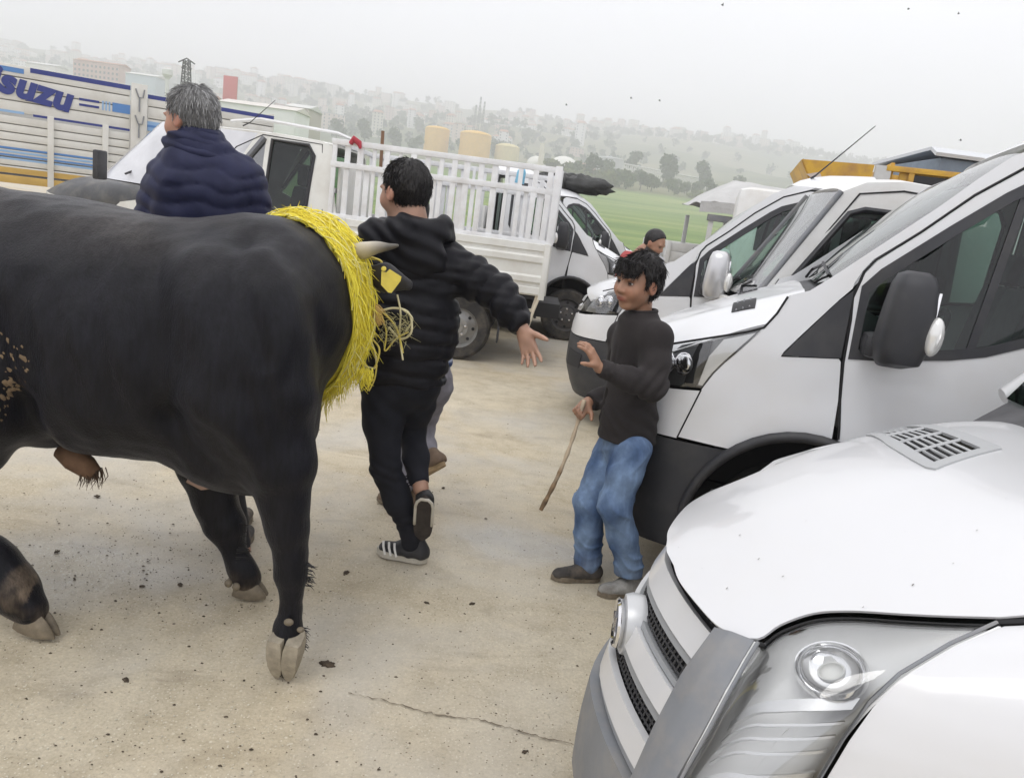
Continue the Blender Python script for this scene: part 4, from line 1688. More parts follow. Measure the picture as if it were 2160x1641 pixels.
# pale stepped shelf between the two reflectors
for t0, t1 in ((.44, .48), (.52, .53), (.57, .58), (.62, .63), (.70, .74)):
    top_s, bot_s = [], []
    for i_ in np.linspace(.10, .86, 14):
        for lst, tt_ in ((top_s, t0), (bot_s, t1)):
            a_, b_ = i_ * 25, tt_ * 25
            i0, j0 = min(24, int(a_)), min(24, int(b_))
            fa, fb = a_ - i0, b_ - j0
            q_ = (LVg[j0, i0] * (1 - fa) + LVg[j0, i0 + 1] * fa) * (1 - fb) + (LVg[j0 + 1, i0] * (1 - fa) + LVg[j0 + 1, i0 + 1] * fa) * fb
            lst.append(Vector(q_) + (Vector((.9, 0, .5)) - Vector(q_)).normalized() * .034)
    coons('lamp_shelf', top_s, bot_s, [top_s[0], bot_s[0]], [top_s[-1], bot_s[-1]], SATIN, 12, 0, .006)
# lamp rim and shut lines
for sg in (1, -1):
    tube('lamp_seal', [(p.x, p.y * sg, p.z) for p in S], .0035, GREYP, na, 6)
    tube('lamp_seal', [(p.x, p.y * sg, p.z) for p in I_], .004, GREYP, na, 6)
    tube('panel_gap', [(p.x, p.y * sg, p.z - .004) for p in top_e], .0055, GAP, na, 6)
    tube('panel_gap', [(u, y * sg, hz_(u, y) - .01) for u, y in [edge[-1]] + rear[:2]], .006, GAP, na, 6)
# front wing
e0 = Vector((S[0].x + .008, S[0].y - .008, S[0].z - .002))
tw = [e0] + [Vector((u + .002, y - .008, hz_(u, y) - .008)) for u, y in rear[:2]] + [Vector((1.25, -.70, 1.13))]
rw = [tw[-1], Vector((1.25, -.79, 1.02)), Vector((1.25, -.83, .85)), Vector((1.25, -.83, .45))]
S2 = [Vector((p.x + .007, p.y - .006, p.z)) for p in S]
bw = [S2[-1], Vector((.55, -.80, .50)), Vector((.9, -.83, .46)), rw[-1]]
coons('front_wing', tw, bw, [e0] + S2[1:], rw, PAINTN, 26, .045, .012)
# grey bumper arm between grille and lamp
L_ = [lp(*q) for q in ((1507, 1322, .825), (1441, 1412, .745), (1377, 1533, .635), (1329, 1641, .54), (1290, 1720, .475), (1255, 1800, .41))]
R_ = [Vector((p.x - .006, p.y + .006, p.z)) for p in I_]
coons('bumper_arm', [L_[0], Vector((L_[0] + R_[0]) / 2 + Vector((-.006, 0, .004))), R_[0]], [L_[-1], R_[-1]], L_, R_, GREYP, 18, .006, .015)


# grille face
def gsurf(y, z, out=0.0):
    u = ipl(z, [.30, .42, .52, .60, .70, .78, .83], [-.055, -.045, -.025, 0, .035, .075, .10])
    return Vector((u + .42 * y * y - out, y, z))


def gpanel(name, z0, z1, wmax0, wmax1, m, out, thick=.012, h=.05):
    pts = [(-wmax0, z0), (wmax0, z0), (wmax1, z1), (-wmax1, z1)]
    return panel(name, pts, m, na, lambda a, b: gsurf(a, b, out), (), h, thick, (.9, 0, .6))


def wm(z):
    return ipl(z, [p.z for p in L_[::-1]], [-p.y for p in L_[::-1]]) - .004


gpanel('grille_backing', .40, .83, wm(.40), wm(.82), DARK, -.03)
GREYL = mat('grille grey', (.30, .31, .32), .5)
for z0, z1, m, out in ((.715, .775, PAINTN, .012), (.695, .712, GREYL, .004), (.585, .640, PAINTN, .014), (.560, .582, GREYL, .004), (.455, .520, PAINTN, .014), (.432, .452, GREYL, .004), (.640, .652, GREYL, .002)):
    gpanel('grille_bar', z0, z1, wm(z0), wm(z1), m, out, .02)
for z0, z1 in ((.775, .825), (.652, .695), (.520, .560)):
    for k in np.linspace(z0 + .006, z1 - .006, 3):
        w_ = wm(k)
        tube('mesh_wire', [gsurf(y, k, -.008) for y in np.linspace(-w_, w_, 24)], .0028, mat('mesh black', (.03, .03, .032), .5), na, 4)
    for y in np.linspace(-.36, .36, 41):
        if abs(y) < wm(z0):
            tube('mesh_wire', [gsurf(y, z0, -.009), gsurf(y, z1, -.009)], .0030, mat('mesh black', (.03, .03, .032), .5), na, 4)
gpanel('bumper', .20, .430, .46, wm(.43) + .0, GREYP, .03, .03)
coons('bumper_corner', [L_[-1], I_[-1], S[-1], Vector((.75, -.83, .45))], [Vector((.0, -.46, .20)), Vector((.16, -.68, .20)), Vector((.42, -.80, .20)), Vector((.75, -.82, .22))], [L_[-1], Vector((.0, -.46, .20))], [Vector((.75, -.83, .45)), Vector((.75, -.82, .22))], GREYP, 16, .02, .02)
# round badge on its boss
lathe('badge_boss', [(.075, .03), (.078, .0), (.072, -.018), (.05, -.022)], mat('badge boss', (.55, .56, .57), .35, .3), na, 28, 'x', (.0, 0, .605))
bdg = lathe('badge', [(.054, -.018), (.060, -.023), (.063, -.032), (.058, -.038), (.052, -.034), (.05, -.03), (.01, -.032)], CHROME, na, 32, 'x', (.0, 0, .605))
lathe('badge_field', [(.049, -.028), (.049, -.0335), (.01, -.036)], mat('badge dark', (.03, .035, .05), .3), na, 28, 'x', (.0, 0, .605))
for k, (dy, dz) in enumerate(((-.018, .0), (.0, .006), (.018, .0))):
    tube('badge_emblem', [(-.037, dy - .012, .605 + dz - .02), (-.038, dy, .605 + dz + .02), (-.037, dy + .012, .605 + dz - .018)], .003, CHROME, na, 5)
# vent set into the bonnet
VC = [hood_px(*q) for q in ((1812, 888), (1968, 994), (2116, 948), (1912, 842))]


def vb_(a, b):
    p = [np.array(q) for q in VC]
    q = (1 - a) * (1 - b) * p[0] + a * (1 - b) * p[1] + a * b * p[2] + (1 - a) * b * p[3]
    return q


fr_out = [(0, .12), (.05, .0), (.5, -.07), (.95, -.02), (1, .03), (1, .97), (.97, 1.0), (.05, 1.0), (0, .93)]
panel('bonnet', full, PAINTN, na, hsurf, [[tuple(vb_(.5 + (a - .5) * .96, .5 + (b - .5) * .94)) for a, b in fr_out]], .034, .005, (.6, 0, .3))
VENTG = mat('vent grey', (.42, .43, .435), .5)
fr_out = [(0, .12), (.05, .0), (.5, -.07), (.95, -.02), (1, .03), (1, .97), (.97, 1.0), (.05, 1.0), (0, .93)]
fr_in = [(.07, .12), (.93, .12), (.93, .78), (.07, .78)]
panel('vent_frame', fr_out, VENTG, na, lambda a, b: hsurf(*vb_(a, b), .005), [fr_in], .06, .008, (.6, 0, .3))
panel('vent_well', fr_in, DARK, na, lambda a, b: hsurf(*vb_(a, b), -.022), (), .08, 0, (.6, 0, .3))
for k in range(1, 6):
    b = .12 + .66 * k / 6
    tube('vent_slat', [hsurf(*vb_(a, b), -.002) for a in np.linspace(.07, .93, 10)], .0042, VENTG, na, 6)
for k in range(1, 4):
    a = .07 + .86 * k / 4
    tube('vent_rib', [hsurf(*vb_(a, b), .001) for b in np.linspace(.12, .78, 6)], .0050, VENTG, na, 6)
# scuttle, screen, wiper and the body behind
V = []
for w in np.linspace(-1, 1, 15):
    V += [Vector((.99 - .06 * w * w, -w * .66, hz_(.97, w * .62) - .012)), Vector((1.16, -w * .70, 1.20 - .02 * w * w))]
F = [(2 * i, 2 * i + 1, 2 * i + 3, 2 * i + 2) for i in range(14)]
me = pymesh(V, F)
orient(me, (1.0, 0, .5))
solid(link('scuttle', me, mat('scuttle grey', (.10, .10, .105), .6, var=.3, vscale=8), na), .02)


def nscr(k, w):
    return Vector((1.13 + .62 * k - .05 * (1 - w * w), -w * (.71 - .08 * k), 1.19 + .58 * k - .01 * w * w))


V = [nscr(k, w) for k in np.linspace(0, 1, 8) for w in np.linspace(-1, 1, 13)]
F = [(i * 13 + j, (i + 1) * 13 + j, (i + 1) * 13 + j + 1, i * 13 + j + 1) for i in range(7) for j in range(12)]
link('windscreen', pymesh(V, F), SCREEN, na)
WIP = mat('wiper grey', (.30, .30, .31), .5, .3)
tube('wiper_arm', [(1.03, .22, 1.175), (1.02, .24, 1.20), (1.10, .30, 1.26), (1.30, .42, 1.41)], [.020, .022, .012, .008], WIP, na, 8)
tube('wiper_arm', [(1.03, -.32, 1.175), (1.02, -.30, 1.20), (1.10, -.24, 1.26), (1.30, -.12, 1.41)], [.020, .022, .012, .008], WIP, na, 8)
V = [(x, w * (.64 if x < 2 else .70), z + .04 * (1 - w ** 4)) for x, z in ((1.74, 1.765), (1.85, 1.82), (2.2, 1.86), (3.4, 1.86)) for w in np.linspace(-1, 1, 9)]
F = [(i * 9 + j, (i + 1) * 9 + j, (i + 1) * 9 + j + 1, i * 9 + j + 1) for i in range(3) for j in range(8)]
me = pymesh(V, F)
orient(me, (2.5, 0, 1))
solid(link('roof', me, PAINTN, na), .02)
for sg in (1, -1):
    fn = lambda x, z, sg=sg: Vector((x, -sg * (.83 - (.14 * ((z - 1.1) / .75) if z > 1.1 else 0)), z))
    panel('body_side', [(1.26, .42), (3.4, .42), (3.4, 1.85), (2.0, 1.85), (1.80, 1.80), (1.30, 1.24), (1.26, 1.10)], PAINTN, na, fn, [[(1.50, 1.20), (2.25, 1.20), (2.25, 1.70), (1.95, 1.70)]], .12, .012, (2, 0, 1))
    panel('door_glass', [(1.50, 1.20), (2.25, 1.20), (2.25, 1.70), (1.95, 1.70)], GLASSD, na, fn, (), .2, 0, (2, 0, 1))
    tube('screen_pillar', [fn(1.22, 1.17), fn(1.78, 1.78)], .035, PAINTN, na, 8)
    wheel(na, .80, -sg * .70, -sg, .29, .19)
    wheel(na, 2.9, -sg * .70, -sg, .29, .19)
box('engine_block', (.60, 0, .58), (.75, .85, .34), DARK, na)
box('chassis', (1.9, 0, .38), (2.9, .9, .14), DARK, na)
box('rear_doors', (3.41, 0, 1.12), (.03, 1.5, 1.4), PAINTN, na)
box('dashboard', (1.45, 0, 1.10), (.45, 1.25, .14), DASH, na, bevel=.04)
box('bulkhead', (2.4, 0, 1.1), (.03, 1.3, 1.3), DARK, na)

for o in na.children_recursive:
    ex_ = .36 if o.name.startswith(('bumper_arm', 'bumper_corner', 'headlamp', 'lamp', 'bulb')) else 0
    if o.type == 'MESH' and o.parent is na and not o.name.startswith(('bonnet', 'vent', 'roof', 'body', 'rear')):
        for v in o.data.vertices:
            if v.co.x < 1.3:
                v.co.x += skew(v.co.y) * min(1, max(0, (1.3 - v.co.x) / .4)) + ex_ * min(1, max(0, (v.co.y - .15) / .2))


# flecks of mud on the bonnet
V, F = [], []
for k, (px, py) in enumerate(((1490, 1092), (1431, 1155), (1533, 1242), (1651, 1217), (1909, 1122), (2122, 1053), (1820, 1282), (1700, 1100), (1600, 1180), (2010, 1190), (1760, 1020), (1560, 1130), (1925, 1235), (2060, 1120), (1480, 1200))):
    u, y = hood_px(px, py)
    o = len(V)
    rr_ = random.uniform(.0006, .0015)
    an_ = random.uniform(.3, .9)
    for j in range(8):
        a = 2 * math.pi * j / 8
        du, dy = math.cos(a) * rr_ * 2.2, math.sin(a) * rr_ * .7
        V.append(hsurf(u + du * math.cos(an_) - dy * math.sin(an_), y + du * math.sin(an_) + dy * math.cos(an_), .0022))
    F.append(tuple(range(o, o + 8)))
fk = link('mud_fleck', pymesh(V, F), mat('mud fleck', (.09, .075, .06), .9), na, False)
fk['kind'] = 'stuff'
# ------------------------------------------------------------------ old pickup truck with a slatted cattle crate (faces left, side at Y = 8)
CREAM = mat('cream truck paint', (.72, .72, .68), .45, coat=.15, var=.05, vscale=2, dirt=(.45, .40, .33), dscale=3, damt=.4)
CRATE = mat('crate white paint', (.78, .79, .80), .5, var=.08, vscale=5, dirt=(.50, .45, .40), dscale=6, damt=.35)
RUST = mat('rust red', (.30, .10, .07), .9)
BONN = mat('dark bonnet', (.055, .057, .060), .42, coat=.2, var=.35, vscale=5, dirt=(.16, .15, .13), dscale=6, damt=.7)
YT = 8.0
f_root = empty('crate_truck', (-1.5, YT + .9, 0))
tag(f_root, 'old white pickup truck with dark bonnet and slatted white cattle crate', 'truck')
f_inv = f_root.matrix_basis.inverted()


def fo(o):
    """hang an object built in world coordinates under the truck"""
    o.parent = f_root
    o.matrix_parent_inverse = Matrix.Translation((1.5, -(YT + .9), 0))
    return o


def cab_fn(y0):
    def g(x, z):
        # tumblehome above the waist, nose narrows
        w = 0 if z < 1.3 else .13 * ((z - 1.3) / .75) ** 1.4
        n = 0 if x > -3.3 else .46 * ((-3.3 - x) / 1.5) ** 2
        return Vector((x, y0 + (w + n) * (1 if y0 < YT + .9 else -1), z))
    return g


win = [(-2.72, 1.30), (-2.34, 1.275), (-2.29, 1.36), (-2.265, 1.86), (-2.33, 1.955), (-2.70, 1.965)]
qwin = [(-3.10, 1.45), (-2.80, 1.33), (-2.765, 1.34), (-2.765, 1.95), (-2.80, 1.955)]
cab = [(-4.72, .55), (-4.62, .55)] + [(-4.15 + .44 * math.cos(a), .36 + .44 * math.sin(a)) for a in np.linspace(R(155), R(25), 14)] + [(-3.6, .45), (-1.98, .45), (-1.97, 1.25), (-2.06, 1.7), (-2.10, 1.97), (-2.20, 2.01), (-2.7, 2.03), (-2.86, 2.0), (-3.20, 1.36), (-3.6, 1.30), (-4.2, 1.17), (-4.62, 1.08), (-4.78, .95)]
for y0 in (YT, YT + 1.8):
    c = (-3.2, YT + .9, 1.0)
    fo(panel('cab_side', cab, CREAM, None, cab_fn(y0), [win, qwin], .09, .02, c))
    g2 = cab_fn(y0 + (.012 if y0 == YT else -.012))
    fo(panel('door_glass', win, GLASSD, None, g2, (), .2, 0, c))
    fo(panel('quarter_glass', qwin, glass_mat('hazy glass', (.45, .50, .48), .1, .8), None, g2, (), .2, 0, c))
    fo(tube('window_seal', [cab_fn(y0 - .004 if y0 == YT else y0 + .004)(*p) for p in win + win[:1]], .018, CLAD, None, 6))
    fo(tube('pillar_trim', [cab_fn(y0 - .006 if y0 == YT else y0 + .006)(*p) for p in ((-3.10, 1.50), (-2.78, 1.975))], .032, mat('pillar grey', (.16, .165, .18), .5), None, 6))
    fo(tube('panel_gap', [cab_fn(y0)(*p) for p in ((-2.15, .5), (-2.12, 1.3), (-2.20, 1.98), (-2.8, 2.0), (-3.05, 1.85), (-3.4, 1.35), (-3.35, .5))], .006, GAP, None, 5))
fo(box('door_handle', (-2.28, YT - .01, 1.17), (.16, .03, .035), CLAD, None, bevel=.008))
# windscreen: a wide rake from the bonnet to the roof
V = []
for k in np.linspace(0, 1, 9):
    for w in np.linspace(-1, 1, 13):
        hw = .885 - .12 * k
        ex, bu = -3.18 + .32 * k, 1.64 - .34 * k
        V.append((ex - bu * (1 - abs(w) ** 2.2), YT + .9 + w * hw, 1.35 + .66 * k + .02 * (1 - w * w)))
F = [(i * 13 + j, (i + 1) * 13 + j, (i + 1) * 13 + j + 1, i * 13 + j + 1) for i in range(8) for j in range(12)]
fo(link('windscreen', pymesh(V, F), mat('windscreen painted sky reflection', (.62, .63, .66), .12, .0, coat=.8, var=.2, vscale=2), None))  # opaque pale base colour stands in for bright sky reflected in the glass
for a, b in (((-4.30, YT + .35, 1.44), (-4.13, YT + .75, 1.60)), ((-4.30, YT + .9, 1.42), (-4.10, YT + 1.3, 1.62))):
    fo(tube('wiper', [a, ((a[0] + b[0]) / 2 - .03, (a[1] + b[1]) / 2, (a[2] + b[2]) / 2), b], .012, CLAD, None, 5))
V = []
for a in np.linspace(0, 1, 8):
    for w in np.linspace(-1, 1, 13):
        xf = -2.86 - 1.30 * (1 - abs(w) ** 2.2)
        x = xf + (-2.10 - xf) * a
        V.append((x, YT + .9 + w * .765, 2.025 + .05 * math.sin(a * 2.6) * (1 - abs(w) ** 4) - .03 * a))
F = [(i * 13 + j, (i + 1) * 13 + j, (i + 1) * 13 + j + 1, i * 13 + j + 1) for i in range(7) for j in range(12)]
fo(solid(link('roof', pymesh(V, F), CREAM, None), .035))
V = []
for a in np.linspace(0, 1, 7):
    for w in np.linspace(-1, 1, 13):
        x0_ = -3.19 - 1.64 * (1 - abs(w) ** 2.2)
        x1_ = -5.36 + 1.25 * abs(w) ** 3
        V.append((x0_ + (x1_ - x0_) * a, YT + .9 + w * (.895 - .20 * a * a), 1.345 - .21 * a * a - .055 * abs(w) ** 3 * (1 + a)))
F = [(i * 13 + j, (i + 1) * 13 + j, (i + 1) * 13 + j + 1, i * 13 + j + 1) for i in range(6) for j in range(12)]
fo(solid(link('bonnet', pymesh(V, F), BONN, None), .02))
fo(tube('bonnet_trim', [V[6 * 13 + j] for j in range(13)], .02, CREAM, None, 6))
fo(box('front_panel', (-5.10, YT + .9, .78), (.50, 1.0, .44), CREAM, None))
fo(box('front_bumper', (-5.30, YT + .9, .52), (.16, 1.6, .2), CLAD, None, bevel=.04))
for y in (YT + .28, YT + 1.52):
    fo(lathe('headlamp', [(.10, 0), (.10, -.05), (.06, -.06), (.01, -.065)], CHROME, None, 18, 'x', (-5.0, y, .82)))
    fo(box('wing_mirror', (-4.30, y + (-.42 if y < YT + .9 else .42), 1.50), (.06, .18, .28), CLAD, None, bevel=.02))
fo(box('rear_wall', (-1.99, YT + .9, 1.15), (.03, 1.7, 1.35), CREAM, None))
fo(box('cab_floor', (-3.0, YT + .9, .52), (2.0, 1.65, .06), DARK, None))
fo(box('engine_bay', (-4.25, YT + .9, .80), (.75, .9, .55), DARK, None))
fo(box('dashboard', (-3.78, YT + .9, 1.22), (.45, 1.6, .25), DASH, None, bevel=.05))
for y in (YT + .45, YT + 1.25):
    bm = bmesh.new()
    add_box(bm, (-2.75, y, .95), (.5, .5, .16), None, .05)
    add_box(bm, (-2.48, y, 1.25), (.14, .5, .6), Matrix.Rotation(R(10), 3, 'Y'), .05)
    add_box(bm, (-2.44, y, 1.66), (.11, .30, .22), None, .04)
    fo(bm_obj('seat', bm, SEAT, None, True, 40))
# bed with ribbed dropsides
x0, x1 = -1.92, .19
fo(box('bed_floor', ((x0 + x1) / 2, YT + .9, .76), (x1 - x0, 1.84, .06), DARK, None))
for y in (YT - .03, YT + 1.83):
    s_ = -1 if y < YT + .9 else 1
    pr = [(0, .79), (-.012, .80), (-.012, .845), (0, .855), (0, .90), (-.02, .92), (-.02, .955), (0, .975), (0, 1.10), (-.02, 1.12), (-.02, 1.155), (0, 1.175), (0, 1.225), (-.015, 1.235), (-.015, 1.275), (.02, 1.28)]
    V, F = [], []
    for x in (x0, x1):
        V += [(x, y - s_ * p[0], p[1]) for p in pr]
    n = len(pr)
    F = [(i, i + 1, n + i + 1, n + i) for i in range(n - 1)]
    fo(solid(link('dropside', pymesh(V, F), CREAM, None, False), .02))
    for xx in (x0 + .02, x1 - .02):
        fo(box('bed_post', (xx, y + s_ * .02, 1.02), (.06, .05, .56), CREAM, None))
    fo(box('latch', (x0 + 1.1, y + s_ * .025, 1.25), (.09, .02, .05), STEEL, None))
fo(box('tailboard', (x1 + .01, YT + .9, 1.02), (.03, 1.8, .48), CREAM, None))
fo(box('chassis_rail', (-1.2, YT + .9, .58), (3.2, .8, .16), DARK, None))
fo(tube('rear_bracket', [(.13, YT - .02, .78), (.10, YT + .02, .62), (-.12, YT + .02, .56)], .022, mat('bracket cream', (.62, .56, .44), .6), None, 6))
fo(tube('hanging_strap', [(.16, YT - .05, .80), (.11, YT - .06, .62), (.08, YT - .05, .46)], .016, mat('bracket cream', (.62, .56, .44), .6), None, 6))
# crate: rails, uprights, slats of uneven width
for y in (YT - .01, YT + 1.81):
    for z, hgt in ((1.305, .05), (1.805, .055), (2.02, .055)):
        fo(box('crate_rail', ((x0 - .14 + x1) / 2, y, z), (x1 - x0 + .16, .045, hgt), CRATE, None, bevel=.006))
    x = x0 - .12
    k = 0
    while x < x1 + .01:
        w = random.choice((.035, .045, .055, .06))
        fo(box('crate_slat', (x, y + random.uniform(-.012, .012), 1.66), (w, .026, .74), CRATE, None, Matrix.Rotation(R(random.uniform(-.8, .8)), 3, 'Y'), .004))
        if random.random() < .55:
            ww = random.uniform(.04, .075)
            fo(box('crate_slat', (x + .075, y + .02, 1.545), (ww, .022, .48), CRATE, None, None, .004))
        x += random.uniform(.120, .150)
    fo(box('crate_post', (x1 - .01, y, 1.67), (.07, .06, .78), CRATE, None))
for z in (1.32, 1.55, 1.8, 2.02):
    fo(box('crate_end_rail', (x1 + .01, YT + .9, z), (.04, 1.76, .05), CRATE, None))
    fo(box('crate_front_rail', (x0 - .12, YT + .9, z), (.04, 1.76, .05), CRATE, None))
for k in range(9):
    fo(box('crate_end_slat', (x1 + .03, YT + .18 + k * .18, 1.67), (.025, .06, .72), CRATE, None))
fo(tube('rust_pole', [(-1.62, YT + .3, 1.3), (-1.645, YT + .3, 2.20)], .018, mat('brown pole', (.22, .13, .08), .9), None, 6))
fo(tubes('red_cloth_knot', [([(-1.88, YT - .03, 2.02), (-1.85, YT - .06, 2.06), (-1.80, YT - .04, 2.03), (-1.78, YT - .05, 1.98)], [.025, .035, .03, .012])], mat('red cloth', (.42, .05, .07), .9), None, 7))
fo(tube('blue_bag', [(-.20, YT + .25, 1.86), (-.19, YT + .25, 1.98), (-.17, YT + .25, 2.02)], [.05, .045, .01], mat('blue plastic', (.20, .48, .66), .5), None, 8))
fo(tubes('roof_rail', [([(-3.2, YT + .3, 2.10), (-2.9, YT + .32, 2.16), (-2.1, YT + .30, 2.12), (-1.9, YT + .28, 2.06)], .018)], CRATE, None, 6))
fo(tube('aerial', [(-3.02, YT + .15, 2.06), (-2.95, YT + .15, 2.10), (-2.70, YT + .12, 2.34)], [.008, .005, .003], CLAD, None, 5))
for xx in (-4.15, -.64):
    for y, sd in ((YT + .14, -1), (YT + 1.66, 1)):
        w = wheel(f_root, 0, 0, sd, .335, .20, RIM)
        w.location = (xx + 1.5, y - (YT + .9), .335)
for y in (YT + .02, YT + 1.78):
    fo(box('mud_flap', (-.22, y, .42), (.02, .22, .34), CLAD, None))

# ------------------------------------------------------------------ big cargo truck with blue stripes at the left
A_, B_ = Vector((-8.6, 9.6, 0)), Vector((-4.1, 12.3, 0))
ang = math.atan2(B_.y - A_.y, B_.x - A_.x)
LB = (B_ - A_).length
g_root = empty('cargo_truck', A_, ang)
tag(g_root, 'cargo truck with tall white ribbed sides and blue stripes at the left edge', 'truck')
BOARD = mat('cargo board white', (.70, .69, .64), .55, var=.06, vscale=1.5, dirt=(.46, .42, .34), dscale=2.5, damt=.4)
NAVY = mat('stripe navy', (.035, .05, .22), .5)
BLUE = mat('stripe blue', (.10, .24, .52), .5)
LBLUE = mat('stripe light blue', (.28, .45, .68), .5)
OCHRE = mat('stripe ochre', (.55, .36, .10), .6, var=.1)
ZB = 1.10
D_ = 2.3


def ribbed(name, xa, xb, za, zb, step, m, y=0.0):
    """a side of pressed boards: each board a shallow raised strip"""
    n = max(1, int(round((zb - za) / step)))
    for k in range(n):
        z = za + (k + .5) * (zb - za) / n
        box(name, ((xa + xb) / 2, y + random.uniform(-.002, .002), z), (xb - xa, .03, (zb - za) / n - .012), m, g_root, bevel=.009)
    box('board_backing', ((xa + xb) / 2, y + .02, (za + zb) / 2), (xb - xa - .02, .012, zb - za - .01), mat('board gap', (.30, .29, .27), .8), g_root, bevel=0)


def stripe(xa, xb, za, zb, m, sl=0.0, y=-.0185):
    bm = bmesh.new()
    v = [bm.verts.new(q) for q in ((xa, y, za), (xb, y, za + sl), (xb, y, zb + sl), (xa, y, zb))]
    bm.faces.new(v)
    o = solid(bm_obj('painted_stripe', bm, m, g_root), .002)
    return o


xs = [0, 1.05, 2.02, 2.99, 4.0, 4.12, LB]
ribbed('lower_board', 0, 3.30, ZB + .12, ZB + .86, .105, BOARD)
ribbed('upper_board', 0, 3.30, ZB + .90, ZB + 1.50, .15, BOARD)
ribbed('rear_board', 3.52, LB, ZB + .12, ZB + 1.42, .16, BOARD)
for x in (.75, 1.55, 2.35, 3.0):
    box('stake_post', (x, -.035, ZB + .46), (.075, .055, .92), BOARD, g_root)
box('corner_post', (3.41, -.02, ZB + .72), (.20, .09, 1.62), BOARD, g_root)
for z in (.55, 1.05, 1.40):
    tube('chain', [(3.36, -.08, ZB + z + .06), (3.40, -.085, ZB + z - .05), (3.45, -.085, ZB + z - .05), (3.47, -.08, ZB + z + .06)], .010, STEEL, g_root, 5)
    tube('hinge_bar', [(3.41, -.08, ZB + z - .05), (3.41, -.08, ZB + z - .24)], .011, STEEL, g_root, 5)
box('side_rail', (LB / 2, -.02, ZB + .05), (LB, .06, .10), OCHRE, g_root)
# stripes
for k in range(4):
    stripe(0, .71, ZB + .30 + k * .045, ZB + .325 + k * .045, BLUE if k % 2 else LBLUE)
    stripe(.79, 1.51, ZB + .30 + k * .045, ZB + .325 + k * .045, BLUE if k % 2 else LBLUE)
    stripe(1.59, 2.31, ZB + .30 + k * .045, ZB + .325 + k * .045, BLUE if k % 2 else LBLUE)
    stripe(2.39, 2.96, ZB + .30 + k * .045, ZB + .325 + k * .045, BLUE if k % 2 else LBLUE)
stripe(0, 3.30, ZB + .13, ZB + .20, OCHRE)
stripe(1.2, 2.05, ZB + .895, ZB + .925, LBLUE)
stripe(2.15, 3.30, ZB + .885, ZB + .915, NAVY)
stripe(1.3, 2.05, ZB + 1.40, ZB + 1.46, BLUE)
stripe(2.12, 3.30, ZB + 1.43, ZB + 1.49, NAVY)
stripe(3.52, LB, ZB + 1.36, ZB + 1.415, NAVY)
stripe(3.52, LB, ZB + .93, ZB + 1.06, LBLUE)
stripe(3.52, LB, ZB + .98, ZB + 1.01, BLUE, y=-.022)
stripe(2.68, 2.92, ZB + 1.12, ZB + 1.15, NAVY)
stripe(2.68, 2.92, ZB + 1.19, ZB + 1.22, NAVY)
for k in range(3):
    stripe(2.955 + k * .04, 2.975 + k * .04, ZB + 1.11, ZB + 1.23, LBLUE)
stripe(3.08, 3.30, ZB + 1.11, ZB + 1.23, BLUE)
# the maker's name painted on the upper boards
cu = bpy.data.curves.new('lettering', 'FONT')
cu.body = 'isuzu'
cu.size = .43
cu.extrude = .003
cu.offset = .022
cu.space_character = 1.06
cu.shear = .12
tx_ = bpy.data.objects.new('lettering', cu)
COL.objects.link(tx_)
tx_.parent = g_root
tx_.rotation_euler = (R(90), R(9), 0)
tx_.location = (1.66, -.024, ZB + 1.17)
dg_ = bpy.context.evaluated_depsgraph_get()
tm_ = bpy.data.meshes.new_from_object(tx_.evaluated_get(dg_))
tl = link('lettering', tm_, NAVY, g_root, False)
tl.rotation_euler, tl.location = tx_.rotation_euler, tx_.location
bpy.data.objects.remove(tx_)
# far side, ends, chassis, cab, wheels
for x in (.0, LB):
    box('end_board', (x, D_ / 2, ZB + .75), (.04, D_ - .1, 1.4), BOARD, g_root)
box('far_board', (LB / 2, D_, ZB + .75), (LB, .04, 1.4), BOARD, g_root)
box('bed_floor', (LB / 2, D_ / 2, ZB + .04), (LB, D_ - .08, .08), DARK, g_root)
box('chassis_rail', (LB / 2 - .5, D_ / 2, .82), (LB + 1.4, .9, .25), DARK, g_root)
cabm = BOARD
bm = bmesh.new()
add_box(bm, (-1.0, D_ / 2, 1.55), (1.6, 2.0, 1.9), None, .14)
bm_obj('cab', bm, cabm, g_root, True, 40)
box('windscreen', (-1.81, D_ / 2, 1.85), (.03, 1.7, .75), GLASSD, g_root)
box('front_bumper', (-1.86, D_ / 2, .70), (.12, 2.0, .28), CLAD, g_root, bevel=.03)
box('cab_window', (-1.05, .14, 1.88), (.8, .02, .6), DARK, g_root)
for x in (-1.0, LB - 1.1):
    for y, sd in ((.22, -1), (D_ - .22, 1)):
        wheel(g_root, x, y, sd, .42, .26)

